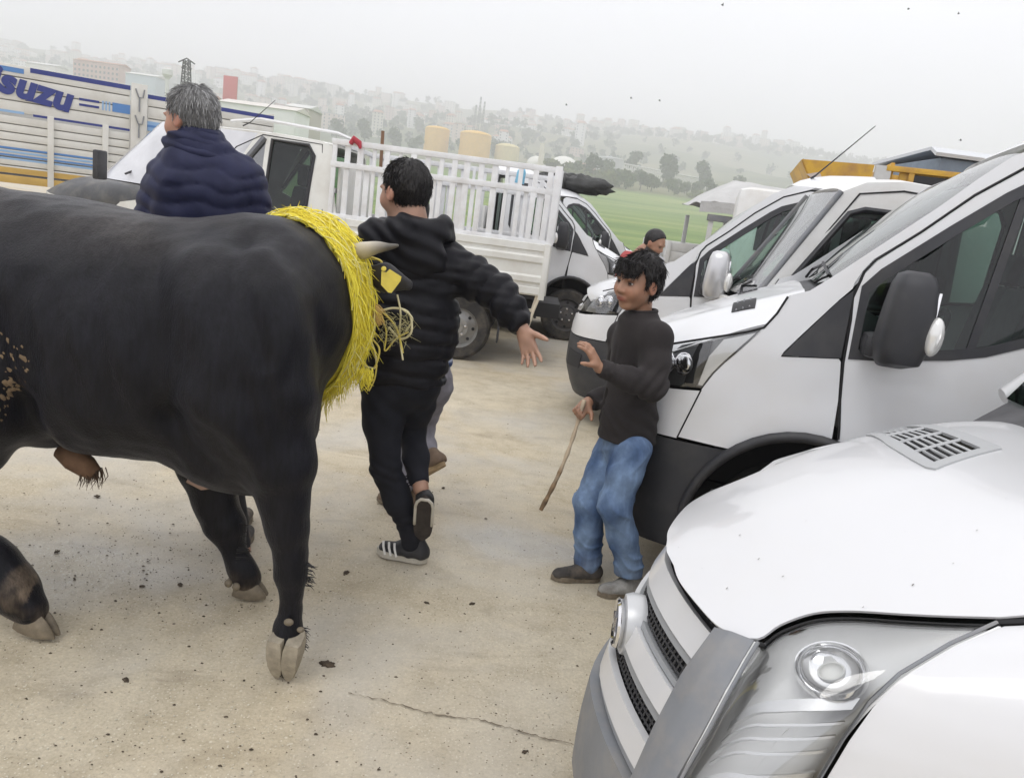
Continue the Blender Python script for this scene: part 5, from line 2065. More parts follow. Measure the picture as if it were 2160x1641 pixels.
# ------------------------------------------------------------------ narrow light truck cab between the parked vans
d_root = empty('light_truck', (1.60, 4.80, 0), R(-4))
tag(d_root, 'white light truck whose cab shows between the two larger vans', 'truck')
DW = .92
dcab = [(-.30, .45), (1.35, .45), (1.35, 1.3), (1.33, 1.92), (1.25, 2.0), (.55, 2.03), (.33, 2.0), (.20, 1.93), (-.20, 1.24), (-.30, 1.10)]
dwin = [(-.02, 1.28), (.85, 1.28), (.90, 1.34), (.90, 1.80), (.86, 1.84), (.34, 1.84), (.26, 1.81), (.0, 1.40)]
for y in (0, DW):
    sg = 1 if y == 0 else -1
    fn = lambda x, z, y=y, sg=sg: Vector((x, y + sg * (.10 * ((z - 1.2) / .85) ** 1.3 if z > 1.2 else 0), z))
    c = (.4, DW / 2, 1.1)
    panel('cab_side', dcab, PAINT2, d_root, fn, [dwin], .1, .02, c)
    panel('door_glass', dwin, GLASSD, d_root, lambda x, z, fn=fn, sg=sg: fn(x, z) + Vector((0, sg * .012, 0)), (), .2, 0, c)
    tube('window_seal', [fn(*p) + Vector((0, -sg * .003, 0)) for p in dwin + dwin[:1]], .02, CLAD, d_root, 6)
    tube('panel_gap', [fn(*p) for p in ((-.16, .5), (-.14, 1.22), (.30, 1.93), (.55, 1.975), (1.15, 1.95), (1.2, .5))], .007, GAP, d_root, 5)
    tube('pillar_trim', [fn(*p) + Vector((-.01, 0, 0)) for p in ((-.20, 1.25), (.20, 1.93))], .018, GREYP, d_root, 6)
    wheel(d_root, .10, y + sg * .12, -sg, .32, .2)
    wheel(d_root, 3.0, y + sg * .12, -sg, .32, .2)
V = [(-.21 + .42 * k, .04 + w * (DW - .08) + .09 * k * (1 - 2 * w), 1.24 + .69 * k) for k in np.linspace(0, 1, 6) for w in np.linspace(0, 1, 9)]
V = [(x - .05 * (1 - ((y - DW / 2) / .46) ** 2), y, z) for x, y, z in V]
F = [(i * 9 + j, (i + 1) * 9 + j, (i + 1) * 9 + j + 1, i * 9 + j + 1) for i in range(5) for j in range(8)]
link('windscreen', pymesh(V, F), glass_mat('pale green glass', (.55, .68, .62), .03, .7), d_root)
V = [(x, .10 + w * (DW - .20), z + .03 * (1 - (2 * w - 1) ** 4)) for x, z in ((.20, 1.93), (.33, 2.0), (.55, 2.025), (1.25, 1.99), (1.35, 1.91)) for w in np.linspace(0, 1, 9)]
F = [(i * 9 + j, (i + 1) * 9 + j, (i + 1) * 9 + j + 1, i * 9 + j + 1) for i in range(4) for j in range(8)]
solid(link('roof', pymesh(V, F), PAINT2, d_root), .02)
box('front_panel', (-.28, DW / 2, .82), (.06, DW - .06, .76), PAINT2, d_root, bevel=.02)
box('front_bumper', (-.34, DW / 2, .48), (.10, DW, .2), CLAD, d_root, bevel=.03)
box('dashboard', (.0, DW / 2, 1.12), (.3, DW - .12, .2), DASH, d_root, bevel=.04)
box('rear_wall', (1.34, DW / 2, 1.2), (.03, DW - .1, 1.5), PAINT2, d_root)
box('cab_floor', (.5, DW / 2, .5), (1.55, DW - .06, .06), DARK, d_root)
box('seat', (.85, DW / 2, 1.1), (.16, DW - .2, .8), SEAT, d_root, Matrix.Rotation(R(10), 3, 'Y'), .05)
for k in (.22, .62):
    tube('wiper', [(-.25, k + .02, 1.25), (-.23, k + .12, 1.29), (-.21, k - .05, 1.33)], .008, CLAD, d_root, 5)
box('chassis_rail', (1.4, DW / 2, .5), (3.6, .7, .16), DARK, d_root)
box('bed', (2.6, DW / 2, .86), (2.3, DW, .46), PAINT2, d_root)

# ------------------------------------------------------------------ yellow tipper body behind the vans
YEP = mat('tipper yellow', (.58, .34, .035), .5, var=.12, vscale=2, dirt=(.30, .15, .07), dscale=5, damt=.7)
GREYSH = mat('worn grey sheet', (.50, .50, .49), .7, var=.15, vscale=6)
ORG = empty('tipper_truck', (3.20, 9.35, 0), R(-14))
tag(ORG, 'truck with a high rust-stained yellow tipper body behind the white vans', 'truck')


def quad_slab(name, pts, m, parent, th=.03):
    bm = bmesh.new()
    bm.faces.new([bm.verts.new(p) for p in pts])
    return solid(bm_obj(name, bm, m, parent), th, 0)


zt, zb = 2.60, 2.26
# cab shield: tapers to a lower lip towards the front
quad_slab('cab_shield_side', [(-.25, 0, zt - .02), (-.13, 0, zb + .12), (.42, 0, zb - .12), (.50, 0, zb - .05), (.52, 0, zt)], YEP, ORG)
quad_slab('cab_shield_side', [(-.25, 1.9, zt - .02), (-.13, 1.9, zb + .12), (.42, 1.9, zb - .12), (.50, 1.9, zb - .05), (.52, 1.9, zt)], YEP, ORG)
quad_slab('cab_shield_front', [(-.25, 0, zt - .02), (-.25, 1.9, zt - .02), (-.13, 1.9, zb + .12), (-.13, 0, zb + .12)], YEP, ORG)
quad_slab('cab_shield_floor', [(-.13, 0, zb + .12), (-.13, 1.9, zb + .12), (.42, 1.9, zb - .12), (.42, 0, zb - .12)], YEP, ORG)
quad_slab('shield_patch', [(-.18, -.02, zt - .18), (-.12, -.02, zb + .13), (.02, -.02, zb + .10), (-.04, -.02, zt - .14)], mat('bare patch', (.55, .47, .42), .8, var=.2, vscale=8), ORG, .006)
box('corner_post', (.62, 0, 2.22), (.17, .06, .76), GREYSH, ORG)
box('top_rail', (2.3, 0, zt - .02), (3.3, .07, .06), YEP, ORG)
box('side_panel', (2.35, .03, 2.30), (3.1, .04, .50), YEP, ORG)
box('side_slot', (2.3, -.004, 2.47), (2.7, .03, .13), DARK, ORG)
box('slot_frame', (2.3, -.012, 2.37), (2.9, .03, .05), YEP, ORG)
box('slot_end', (.92, -.012, 2.47), (.06, .03, .22), YEP, ORG)
box('lower_side', (2.35, .03, 1.65), (3.1, .04, 1.0), YEP, ORG)
box('far_side', (2.35, 1.9, 1.95), (3.1, .04, 1.5), YEP, ORG)
box('body_floor', (2.35, .95, 1.15), (3.2, 1.9, .08), DARK, ORG)
box('tail_gate', (3.9, .95, 1.9), (.04, 1.9, 1.5), YEP, ORG)
box('front_wall', (.72, .95, 1.9), (.04, 1.8, 1.5), YEP, ORG)
box('cab', (-.2, .95, 1.35), (1.4, 1.8, 1.75), PAINT2, ORG, bevel=.15)
box('cab_window', (-.2, .04, 1.75), (.8, .02, .5), DARK, ORG)
box('chassis_rail', (1.6, .95, .75), (4.6, .8, .22), DARK, ORG)
for x in (-.2, 2.7):
    for y, sd in ((.16, -1), (1.74, 1)):
        wheel(ORG, x, y, sd, .40, .24)
# blue-grey box roof beyond it
q = empty('box_body_truck', (7.35, 12.6, 0))
tag(q, 'grey-roofed box truck just showing above the yellow tipper body', 'truck')
box('box_body', (0, 0, 2.04), (3.6, 2.0, 2.1), mat('box blue grey', (.16, .20, .25), .6, var=.2), q, bevel=.04)
quad_slab('roof', [(-1.9, -1.05, 3.12), (1.9, -1.05, 3.12), (1.6, 0, 3.33), (-1.5, 0, 3.33)], mat('box roof pale', (.58, .60, .62), .6), q, .05)
quad_slab('roof', [(-1.9, 1.05, 3.12), (1.9, 1.05, 3.12), (1.6, 0, 3.33), (-1.5, 0, 3.33)], mat('box roof pale', (.58, .60, .62), .6), q, .05)
box('cab', (-2.6, 0, 1.5), (1.5, 1.9, 1.8), PAINT2, q, bevel=.15)
box('chassis_rail', (-.5, 0, .8), (5.4, .8, .22), DARK, q)
for x in (-2.6, 1.0):
    for y, sd in ((-.8, -1), (.8, 1)):
        wheel(q, x, y, sd, .42, .25)

# ------------------------------------------------------------------ truck with a grey tarpaulin canopy
TARP = mat('grey tarpaulin', (.52, .52, .51), .75, var=.12, vscale=3, bump=.5, bscale=9, bdist=.03)
e_root = empty('canopy_truck', (2.55, 12.3, 0))
tag(e_root, 'truck under a pale grey tarpaulin canopy between the white vans', 'truck')
V = []
for x in np.linspace(-.1, 3.0, 16):
    for w in np.linspace(0, 1, 11):
        rise = .40 * min(1, (x + .1) / .55)
        sag = .02 * math.sin(x * 7 + w * 9) + .015 * math.sin(x * 13)
        V.append((x + .10 * w, -.1 + w * 2.1, 2.10 + rise * (1 - (2 * w - 1) ** 4) + sag))
F = [(i * 11 + j, (i + 1) * 11 + j, (i + 1) * 11 + j + 1, i * 11 + j + 1) for i in range(15) for j in range(10)]
solid(link('canopy', pymesh(V, F), TARP, e_root), .01)
V = [(x, -.1 + .02 * math.sin(x * 11), z + .015 * math.sin(x * 5)) for x in np.linspace(-.1, 3.0, 16) for z in (2.11, 1.95)]
F = [(2 * i, 2 * i + 2, 2 * i + 3, 2 * i + 1) for i in range(15)]
solid(link('canopy_skirt', pymesh(V, F), TARP, e_root), .01)
box('canopy_beam', (1.5, -.06, 1.88), (2.9, .05, .10), GREYP, e_root)
for x in (.12, .8, 1.6, 2.6):
    box('canopy_post', (x, -.04, 1.45), (.07, .05, .95), PALE, e_root)
    box('canopy_post', (x, 1.9, 1.45), (.07, .05, .95), PALE, e_root)
box('bed_side', (1.5, -.05, .95), (3.0, .05, .5), PAINT2, e_root)
box('bed_side', (1.5, 1.9, .95), (3.0, .05, .5), PAINT2, e_root)
box('bed_floor', (1.5, .93, .72), (3.0, 1.9, .06), DARK, e_root)
box('cab', (3.9, .93, 1.2), (1.5, 1.75, 1.3), PAINT2, e_root, bevel=.16)
box('cab_window', (3.9, .045, 1.5), (.7, .02, .40), DARK, e_root)
box('chassis_rail', (2.2, .93, .55), (4.4, .8, .2), DARK, e_root)
for x in (.8, 3.9):
    for y, sd in ((.14, -1), (1.72, 1)):
        wheel(e_root, x, y, sd, .36, .22)
# ------------------------------------------------------------------ low dropside trailer beyond
j_root = empty('dropside_trailer', (2.45, 13.2, 0), R(4))
tag(j_root, 'low white trailer with ribbed sides before the green field', 'trailer')
for k in range(3):
    box('side_board', (.9, 0, 1.06 + k * .155), (2.3, .04, .15), PAINT2, j_root, bevel=.012)
    box('side_board', (.9, 1.8, 1.06 + k * .155), (2.3, .04, .15), PAINT2, j_root, bevel=.012)
for x in (-.2, .9, 2.0):
    box('side_post', (x, -.03, 1.2), (.07, .05, .52), PAINT2, j_root)
box('bed_floor', (.9, .9, .95), (2.3, 1.8, .06), DARK, j_root)
box('axle_beam', (.9, .9, .6), (1.2, 1.3, .5), DARK, j_root)
for x in (.4, 1.2):
    for y, sd in ((.1, -1), (1.7, 1)):
        wheel(j_root, x, y, sd, .36, .22)
# black rolled tarpaulin on the far van
bt = empty('rolled_tarpaulin', (.72, 14.1, 2.13))
tag(bt, 'black folded tarpaulin bundle on the roof of the farthest van', 'tarpaulin')
BT = mat('black tarpaulin', (.05, .052, .05), .6, var=.4, vscale=5, bump=.6, bscale=12, bdist=.03)
for dx, dy, dz, sx, rz in ((-.45, .1, .05, .7, .2), (.1, .0, .06, .9, -.1), (-.15, .35, .10, 1.0, .05), (-.5, .3, .12, .4, .5)):
    bm = bmesh.new()
    bmesh.ops.create_uvsphere(bm, u_segments=20, v_segments=12, radius=1)
    for v in bm.verts:
        n = .16 * math.sin(v.co.x * 9 + v.co.z * 7 + dx * 9) * math.cos(v.co.y * 8)
        v.co = Vector((v.co.x * sx * .50, v.co.y * .30, v.co.z * .15)) * (1 + 1.4 * n)
        v.co = Matrix.Rotation(rz, 3, 'Z') @ v.co + Vector((dx, dy, dz))
    bm_obj('fold', bm, BT, bt, True)
# ------------------------------------------------------------------ the bull
bull = empty('bull', (-1.5, 2.5, 0))
tag(bull, 'big black bull walking right with yellow rope round its neck', 'bull')


def bo(o, par=None):
    o.parent = par or bull
    if par is None:
        o.matrix_parent_inverse = Matrix.Translation((1.5, -2.5, 0))
    return o


def trunk(s, st, yc, k=.08, ex=2.3):
    st = np.array(st)
    sl, (X, Y, Z) = s.sub((st[0, 0] - .3, yc - .6, .3), (st[-1, 0] + .3, yc + .6, 1.7))
    x = np.clip(X, st[0, 0], st[-1, 0])
    top, bot, b, yo = (np.interp(x, st[:, 0], st[:, i]).astype(np.float32) for i in (1, 2, 3, 4))
    # smooth the stations a little
    zc, h = (top + bot) / 2, (top - bot) / 2
    q = (np.abs((Y - yc - yo) / b) ** ex + np.abs((Z - zc) / h) ** ex) ** (1 / ex)
    d = (q - 1) * np.minimum(b, h)
    over = np.maximum(np.abs(X - x), 0)
    d = np.where(over > 0, np.maximum(np.sqrt(np.maximum(d, 0) ** 2 + over ** 2), d), d)
    s.put(sl, np.broadcast_to(d, s.f[sl].shape).astype(np.float32), k)


st0 = [(-2.62, 1.30, .95, .16, 0), (-2.5, 1.38, .82, .24, 0), (-2.3, 1.43, .72, .31, 0), (-2.0, 1.445, .645, .33, 0), (-1.7, 1.43, .61, .36, 0), (-1.35, 1.42, .615, .385, 0), (-1.08, 1.39, .62, .375, 0), (-.92, 1.385, .605, .345, 0), (-.80, 1.40, .62, .31, .02), (-.70, 1.36, .70, .26, .05)]
stx = np.array(st0)
st0 = [tuple([x] + [float(np.interp(x, stx[:, 0], np.convolve(np.pad(np.interp(np.linspace(-2.62, -.7, 97), stx[:, 0], stx[:, i]), 6, 'edge'), np.ones(13) / 13, 'valid')[np.newaxis][0][[int(round((v + 2.62) / 1.92 * 96)) for v in stx[:, 0]]])) for i in (1, 2, 3, 4)]) for x in np.linspace(-2.62, -.7, 40)]
s = SDF((-2.85, 1.98, -.03), (-.25, 3.2, 1.56), .0115)
trunk(s, st0, 2.5)
# neck swings away from the camera, head beyond it
s.cone((-1.04, 2.48, 1.06), (-.855, 2.58, 1.125), .32, .285, .10)
s.cone((-.855, 2.58, 1.125), (-.825, 2.78, 1.13), .285, .245, .08)
s.cone((-.88, 2.52, 1.22), (-.80, 2.66, 1.23), .20, .18, .08)     # crest
s.cone((-.84, 2.50, .86), (-.82, 2.66, .96), .12, .10, .08)       # dewlap
s.cone((-.78, 2.78, 1.20), (-.75, 2.92, 1.20), .20, .155, .06)
s.cone((-.75, 2.92, 1.20), (-.84, 3.05, 1.00), .135, .085, .06)
s.cone((-.66, 2.74, 1.31), (-.80, 2.80, 1.33), .075, .075, .05)
# brisket and shoulder
s.ell((-.86, 2.40, .86), (.22, .20, .30), .10)
s.ell((-.80, 2.28, 1.02), (.20, .15, .34), .10)
s.ell((-.76, 2.46, .78), (.12, .22, .20), .08)
# near fore leg
s.chain([(-.73, 2.30, .88, .145), (-.680, 2.28, .72, .100), (-.655, 2.275, .61, .078)], .05)
s.chain([(-.655, 2.275, .61, .078), (-.640, 2.27, .50, .062), (-.622, 2.27, .415, .058), (-.615, 2.27, .365, .056), (-.611, 2.27, .305, .036), (-.608, 2.27, .235, .032), (-.610, 2.265, .170, .045), (-.610, 2.25, .130, .044)], .018)
# far fore leg
s.chain([(-1.02, 2.70, .80, .15), (-1.085, 2.72, .52, .105), (-1.045, 2.72, .38, .082), (-1.000, 2.72, .29, .070), (-.975, 2.72, .225, .040), (-.955, 2.72, .175, .036), (-.925, 2.72, .12, .050), (-.905, 2.72, .085, .056)], .025)
# near hind leg
s.ell((-1.98, 2.31, 1.02), (.34, .20, .36), .08)
s.ell((-1.70, 2.20, .94), (.19, .13, .25), .05)
s.chain([(-1.80, 2.28, 1.02, .22), (-1.66, 2.215, .90, .170), (-1.555, 2.20, .80, .125), (-1.615, 2.24, .66, .105), (-1.84, 2.30, .50, .085), (-1.73, 2.30, .37, .070), (-1.585, 2.30, .235, .062), (-1.52, 2.30, .16, .066), (-1.475, 2.30, .10, .060)], .06)
# far hind leg
s.chain([(-2.2, 2.66, .95, .22), (-2.25, 2.68, .70, .14), (-2.42, 2.70, .52, .085), (-2.40, 2.70, .30, .055), (-2.36, 2.70, .16, .06), (-2.33, 2.70, .08, .06)], .06)
# flank hollow, groove before the shoulder blade, elbow fold
s.cone((-1.44, 2.02, 1.06), (-1.385, 2.08, .84), .03, .040, .07, None, 'cut')
s.cone((-1.385, 2.08, .84), (-1.40, 2.14, .66), .040, .045, .07, None, 'cut')


# ridges (minus) and hollows (plus) of muscle and bone on the near side
MUSCLE = [(-.95, 1.30, -.80, .92, -.016, .07), (-1.06, 1.30, -.96, .86, .015, .05), (-1.28, 1.12, -1.24, .80, -.010, .11), (-.845, 1.36, -.70, 1.06, .011, .032), (-.88, .93, -.74, .80, -.014, .06), (-.985, .86, -.87, .71, .016, .042),
          (-1.47, 1.10, -1.405, .84, .018, .05), (-1.405, .84, -1.40, .66, .020, .05), (-1.62, 1.08, -1.53, .80, -.016, .08), (-1.18, 1.10, -1.12, .90, .006, .025), (-1.38, 1.20, -1.34, .95, .006, .03), (-.76, .84, -.68, .70, -.008, .035), (-.60, 1.30, -.64, 1.0, .006, .02)]


def rib(x, y, z):
    d = .0075 * wob(x, y, z, 2.6, 21, 2) + .0035 * wob(x * 1.6, y, z * .8, 8, 22, 2)
    fl = np.clip((2.4 - y) * 6, 0, 1) * np.exp(-((x + 1.28) / .24) ** 2) * np.exp(-((z - 1.0) / .26) ** 2)
    d = d + .0045 * fl * np.sin((x * .95 + z * .30) * 62)
    near = np.clip((2.47 - y) * 8, 0, 1)
    for (xa, za, xb, zb, am, wd) in MUSCLE:
        ax, az = xb - xa, zb - za
        t = np.clip(((x - xa) * ax + (z - za) * az) / (ax * ax + az * az), 0, 1)
        q = np.hypot(x - xa - t * ax, z - za - t * az)
        d = d + near * 1.55 * am * np.exp(-(q / wd) ** 2)
    nk = np.exp(-((x + .72) / .10) ** 2) * np.exp(-((z - 1.05) / .25) ** 2)
    fold = np.exp(-((x + 1.02 - .35 * (1.05 - z)) / .10) ** 2) * np.exp(-((z - .98) / .20) ** 2) * near
    d = d - .006 * fold * (1 - np.abs(np.sin((x - .30 * z) * 52))) ** 2
    return d + .0045 * nk * np.sin((x + .25 * z) * 110)


s.disp(rib)
bme = s.mesh(2)


def bullcol(co):
    x, y, z = co.T
    dust = np.clip((z - 1.24) / .16, 0, 1) * np.clip((-.9 - x) / .2 + .35, .15, 1) * (.55 + .45 * wob(x, y, z, 3, 31))
    n = .5 + .5 * wob(x, y, z, 4, 32)
    c = np.stack([.0058 + .003 * n, .0058 + .003 * n, .0085 + .004 * n], 1)
    c += dust[:, None] * np.array([.040, .034, .028]) * .9
    lw = np.clip((.14 - z) / .06, 0, 1)[:, None] * (.5 + .5 * wob(x, y, z, 12, 33))[:, None]
    c += lw * np.array([.10, .075, .05])
    wt = ((x > -1.62) & (x < -1.45) & (z < .26) & (z > .10)).astype(float) * np.clip(wob(x, y, z, 7, 34) - .1, 0, 1)
    return c + wt[:, None] * np.array([.16, .12, .08])


vcol(bme, bullcol)
HIDE = mat('bull hide', (0, 0, 0), .40, attr='Col', bump=.9, bscale=210, bdist=.003, spec=.20, var=.6, vscale=70, stretch=(1.0, 1.0, .22))
_b = HIDE.node_tree.nodes['Principled BSDF']
_b.inputs['Sheen Weight'].default_value = .05
_b.inputs['Sheen Roughness'].default_value = .45
_b.inputs['Sheen Tint'].default_value = (.7, .72, .85, 1)
bbody = bo(link('body', bme, HIDE))
from mathutils.bvhtree import BVHTree


def bvh_of(me):
    me.calc_loop_triangles()
    return BVHTree.FromPolygons([v.co[:] for v in me.vertices], [tuple(t.vertices) for t in me.loop_triangles])


bbvh = bvh_of(bme)


def hit(bvh, px, py):
    d = Vector(ray(px, py)).normalized()
    return bvh.ray_cast(Vector(CAM_POS), d)


# hooves: two claws each
HOOF = mat('hoof horn', (.20, .165, .115), .6, var=.35, vscale=25, bump=.4, bscale=60, bdist=.003, dirt=(.10, .08, .05), dscale=20, damt=.6)
SOLE = mat('hoof sole', (.33, .29, .22), .8, var=.3, vscale=30, bump=.5, bscale=50, bdist=.004)


def hoof(name, base, toe, up, w, m=HOOF, L=None, parent=None):
    """claw pair from base to toe; up = direction towards the leg"""
    base, toe, up = Vector(base), Vector(toe), Vector(up).normalized()
    f = (toe - base)
    ln = f.length
    f.normalize()
    sd = f.cross(up).normalized()
    up = sd.cross(f).normalized()
    for sg in (-1, 1):
        bm = bmesh.new()
        secs = []
        for t, hh, ww in ((0, .62, .85), (.15, .80, 1.0), (.4, .86, 1.0), (.65, .62, .92), (.85, .36, .66), (1.0, .10, .22)):
            ring = []
            for k in range(12):
                a = 2 * math.pi * k / 12
                ca, sa = math.cos(a), math.sin(a)
                zz = max(sa, -.25)
                ring.append(bm.verts.new(base + f * ln * t + sd * (sg * w * .26 * (1 - .35 * t) + ca * w * .25 * ww) + up * (zz * w * hh + .0)))
            secs.append(ring)
        for a, b in zip(secs[:-1], secs[1:]):
            for k in range(12):
                bm.faces.new((a[k], a[(k + 1) % 12], b[(k + 1) % 12], b[k]))
        bm.faces.new(secs[0])
        bm.faces.new(secs[-1])
        bo(bm_obj(name, bm, m, None, True, 55))


hoof('hoof', (-.945, 2.72, .035), (-.825, 2.72, .018), (0, 0, 1), .082)
hoof('hoof', (-1.500, 2.30, .055), (-1.375, 2.29, .018), (.25, 0, 1), .080)
hoof('hoof', (-2.37, 2.70, .03), (-2.24, 2.70, .018), (0, 0, 1), .085)
# near fore hoof stands on its toe, sole towards the camera
hoof('hoof', (-.603, 2.205, .165), (-.610, 2.235, .008), (.10, .9, .25), .112, SOLE)
for px, py, r in ((609, 1312, .014), (634, 1328, .011)):
    p = Vector(at_y(px, py, 2.215))
    bm = bmesh.new()
    bmesh.ops.create_uvsphere(bm, u_segments=12, v_segments=8, radius=r)
    for v in bm.verts:
        v.co = Vector((v.co.x * 1.1, v.co.y * .9, v.co.z * .8)) + p
    bo(bm_obj('dewclaw', bm, HOOF, None, True))
for x, z in ((-.955, .082), (-.925, .072)):
    bm = bmesh.new()
    bmesh.ops.create_uvsphere(bm, u_segments=12, v_segments=8, radius=.015)
    for v in bm.verts:
        v.co = Vector((v.co.x, v.co.y * .8, v.co.z * 1.1)) + Vector((x, 2.665, z))
    bo(bm_obj('dewclaw', bm, HOOF, None, True))
# sheath with its brown tuft
V, F = tube_geo([(-1.44, 2.40, .615), (-1.39, 2.40, .60), (-1.345, 2.40, .575), (-1.315, 2.40, .555)], [.02, .040, .036, .024], 12)
bo(link('sheath', pymesh(V, F), mat('sheath brown', (.16, .09, .05), .8, var=.4, vscale=20)))
fl = []
for k in range(60):
    x, y = random.uniform(-1.36, -1.295), 2.40 + random.uniform(-.03, .03)
    L = random.uniform(.03, .075)
    fl.append(([(x, y, .57), (x + random.uniform(-.004, .012), y, .57 - L * .5), (x + random.uniform(-.01, .022), y, .57 - L)], [.0022, .0016, .0004]))
bo(tubes('sheath_tuft', fl, mat('tuft dark', (.07, .042, .025), .8), None, 4))
bo(tube('belly_fold', [(-1.02, 2.42, .565), (-.97, 2.42, .552), (-.93, 2.42, .555)], [.008, .014, .006], mat('belly skin', (.30, .20, .15), .8), None, 8))
# dried dung on the thigh
fl_v, fl_f = [], []
for k in range(95):
    px, py = (random.gauss(28, 24), random.gauss(830, 48)) if k < 80 else (random.uniform(0, 60), random.uniform(700, 940))
    loc, nor, idx, dist = hit(bbvh, px, py)
    if loc is None or dist > 2.7:
        continue
    r = random.choice((.002, .003, .004, .006, .009))
    t1 = nor.orthogonal().normalized()
    t2 = nor.cross(t1)
    o = len(fl_v)
    n = 7
    for j in range(n):
        a = 2 * math.pi * j / n + random.random() * .5
        rr_ = r * random.uniform(.5, 1.2)
        fl_v.append(loc + t1 * math.cos(a) * rr_ + t2 * math.sin(a) * rr_ * 1.5 + nor * .001)
    fl_v.append(loc + nor * r * .55)
    for j in range(n):
        fl_f.append((o + j, o + (j + 1) % n, o + n))
dm = bo(link('dried_dung', pymesh(fl_v, fl_f), mat('dried dung', (.185, .130, .075), .9, var=.4, vscale=60)))
tag(dm, kind='stuff')
# tail at the far end
bo(tube('tail', [(-2.64, 2.5, 1.30), (-2.74, 2.5, 1.15), (-2.76, 2.5, .8), (-2.72, 2.48, .5)], [.04, .03, .02, .05], HIDE, None, 8))
# hair tufts behind the knees
ht = []
for (x, y, z, n_) in ((-.935, 2.70, .28, 26), (-.915, 2.70, .20, 16), (-.565, 2.27, .37, 22), (-.57, 2.27, .15, 26)):
    for k in range(n_):
        zz = z + random.uniform(-.04, .04)
        L = random.uniform(.012, .034)
        ht.append(([(x - .02, y + random.uniform(-.03, .03), zz), (x + L * .6, y, zz - L * .3), (x + L, y, zz - L * random.uniform(.2, .9))], [.0026, .0018, .0004]))
bo(tubes('leg_hair', ht, mat('hair black', (.015, .014, .014), .6), None, 4))['kind'] = 'stuff'
# ear with its yellow tag, horn
s = SDF((-.62, 2.5, 1.1), (-.30, 2.80, 1.44), .006)
s.cone((-.56, 2.70, 1.29), (-.47, 2.66, 1.285), .030, .040, .02, ((.3, .8, .2), 1.5))
s.cone((-.47, 2.66, 1.285), (-.395, 2.64, 1.275), .054, .022, .02, ((.25, .9, .1), 2.6))
s.cone((-.46, 2.60, 1.285), (-.40, 2.59, 1.275), .022, .012, .012, None, 'cut')
ear = bo(link('ear', s.mesh(2), mat('ear hide', (.020, .020, .023), .55, var=.3, vscale=30, bump=.3, bscale=90)))
YTAG = mat('ear tag yellow', (.72, .58, .09), .45, var=.08, vscale=40)
tg = [(805, 572), (815, 575), (822, 568), (847, 584), (845, 593), (826, 618), (819, 617), (804, 601)]
P_ = [Vector(at_y(px, py, 2.585)) for px, py in tg]
bm = bmesh.new()
bm.faces.new([bm.verts.new(p) for p in P_])
bo(solid(bm_obj('ear_tag', bm, YTAG), .003))
bo(lathe('tag_stud', [(.008, 0), (.008, -.008), (.002, -.010)], YTAG, None, 12, 'y', tuple(at_y(810, 567, 2.58))))
hn = [Vector(at_y(px, py, y)) for px, py, y in ((735, 535, 2.70), (770, 528, 2.64), (796, 522, 2.60), (820, 521, 2.58), (840, 518, 2.57))]
hn = [Vector(p) for p in spline(hn, 5)]
horn = bo(link('horn', pymesh(*tube_geo(hn, list(np.linspace(.036, .004, len(hn))), 14))))
vcol(horn.data, lambda co: np.array([.52, .47, .38]) * (1 - np.clip((co[:, :1] + .53) / .07, 0, 1) * .82) + .0)
horn.data.materials.append(mat('horn', (0, 0, 0), .4, attr='Col', bump=.2, bscale=120, stretch=(3, 1, 1)))
horn.data.polygons.foreach_set('use_smooth', [True] * len(horn.data.polygons))
h2 = spline([(-.80, 2.82, 1.36), (-.88, 2.84, 1.38), (-.93, 2.88, 1.40)], 5)
bo(link('horn', pymesh(*tube_geo(h2, list(np.linspace(.034, .006, len(h2))), 12)), mat('horn plain', (.45, .40, .32), .4)))

# ------------------------------------------------------------------ the yellow rope: a thick frayed bundle round the neck
RC, RA, RB = np.array([-.768, 2.69, 1.135]), .222, .280
rax = np.array([.30, .95, .05])
rax /= np.linalg.norm(rax)
re1 = np.cross(rax, [0, 0, 1.0])
re1 /= np.linalg.norm(re1)
re2 = np.cross(re1, rax)


def ring_pt(a, dr=0.0, dx=0.0):
    """a: angle from the right (0) up (90)"""
    return RC + re1 * math.cos(a) * (RA + dr) + re2 * math.sin(a) * (RB + dr) + rax * dx


rope = empty('yellow_rope', tuple(RC))
tag(rope, 'frayed bright yellow rope bundle round the neck of the bull', 'rope')


def ro(o):
    o.parent = rope
    o.matrix_parent_inverse = Matrix.Translation(tuple(-RC))
    return o


def fibre_mesh(name, items, cols, n=4, m=None):
    V, F, Cc = [], [], []
    for (pts, rad), c in zip(items, cols):
        v, f = tube_geo(pts, rad, n)
        o = len(V)
        V += v
        F += [tuple(i + o for i in q) for q in f]
        Cc += [c] * len(v)
    me = pymesh(V, F)
    a = me.color_attributes.new('Col', 'FLOAT_COLOR', 'POINT')
    a.data.foreach_set('color', np.array([(*c, 1) for c in Cc], np.float32).ravel())
    return link(name, me, m)


FIB = mat('rope fibre', (0, 0, 0), .6, attr='Col')
V, F = [], []
na_, nb_ = 64, 10
for i in range(na_):
    a = 2 * math.pi * i / na_
    wid = .052 + .040 * max(0, math.sin(a)) + .012 * max(0, -math.sin(a))
    for k in range(nb_):
        b = 2 * math.pi * k / nb_
        V.append(ring_pt(a, .014 + .018 * math.cos(b) + .004 * math.sin(9 * a + b), wid * math.sin(b)))
for i in range(na_):
    for k in range(nb_):
        F.append((i * nb_ + k, ((i + 1) % na_) * nb_ + k, ((i + 1) % na_) * nb_ + (k + 1) % nb_, i * nb_ + (k + 1) % nb_))
ro(link('rope_core', pymesh(V, F), mat('rope core', (.60, .50, .035), .7, var=.3, vscale=30, bump=.6, bscale=90, bdist=.006)))
rg = random.Random(5)
items, cols = [], []


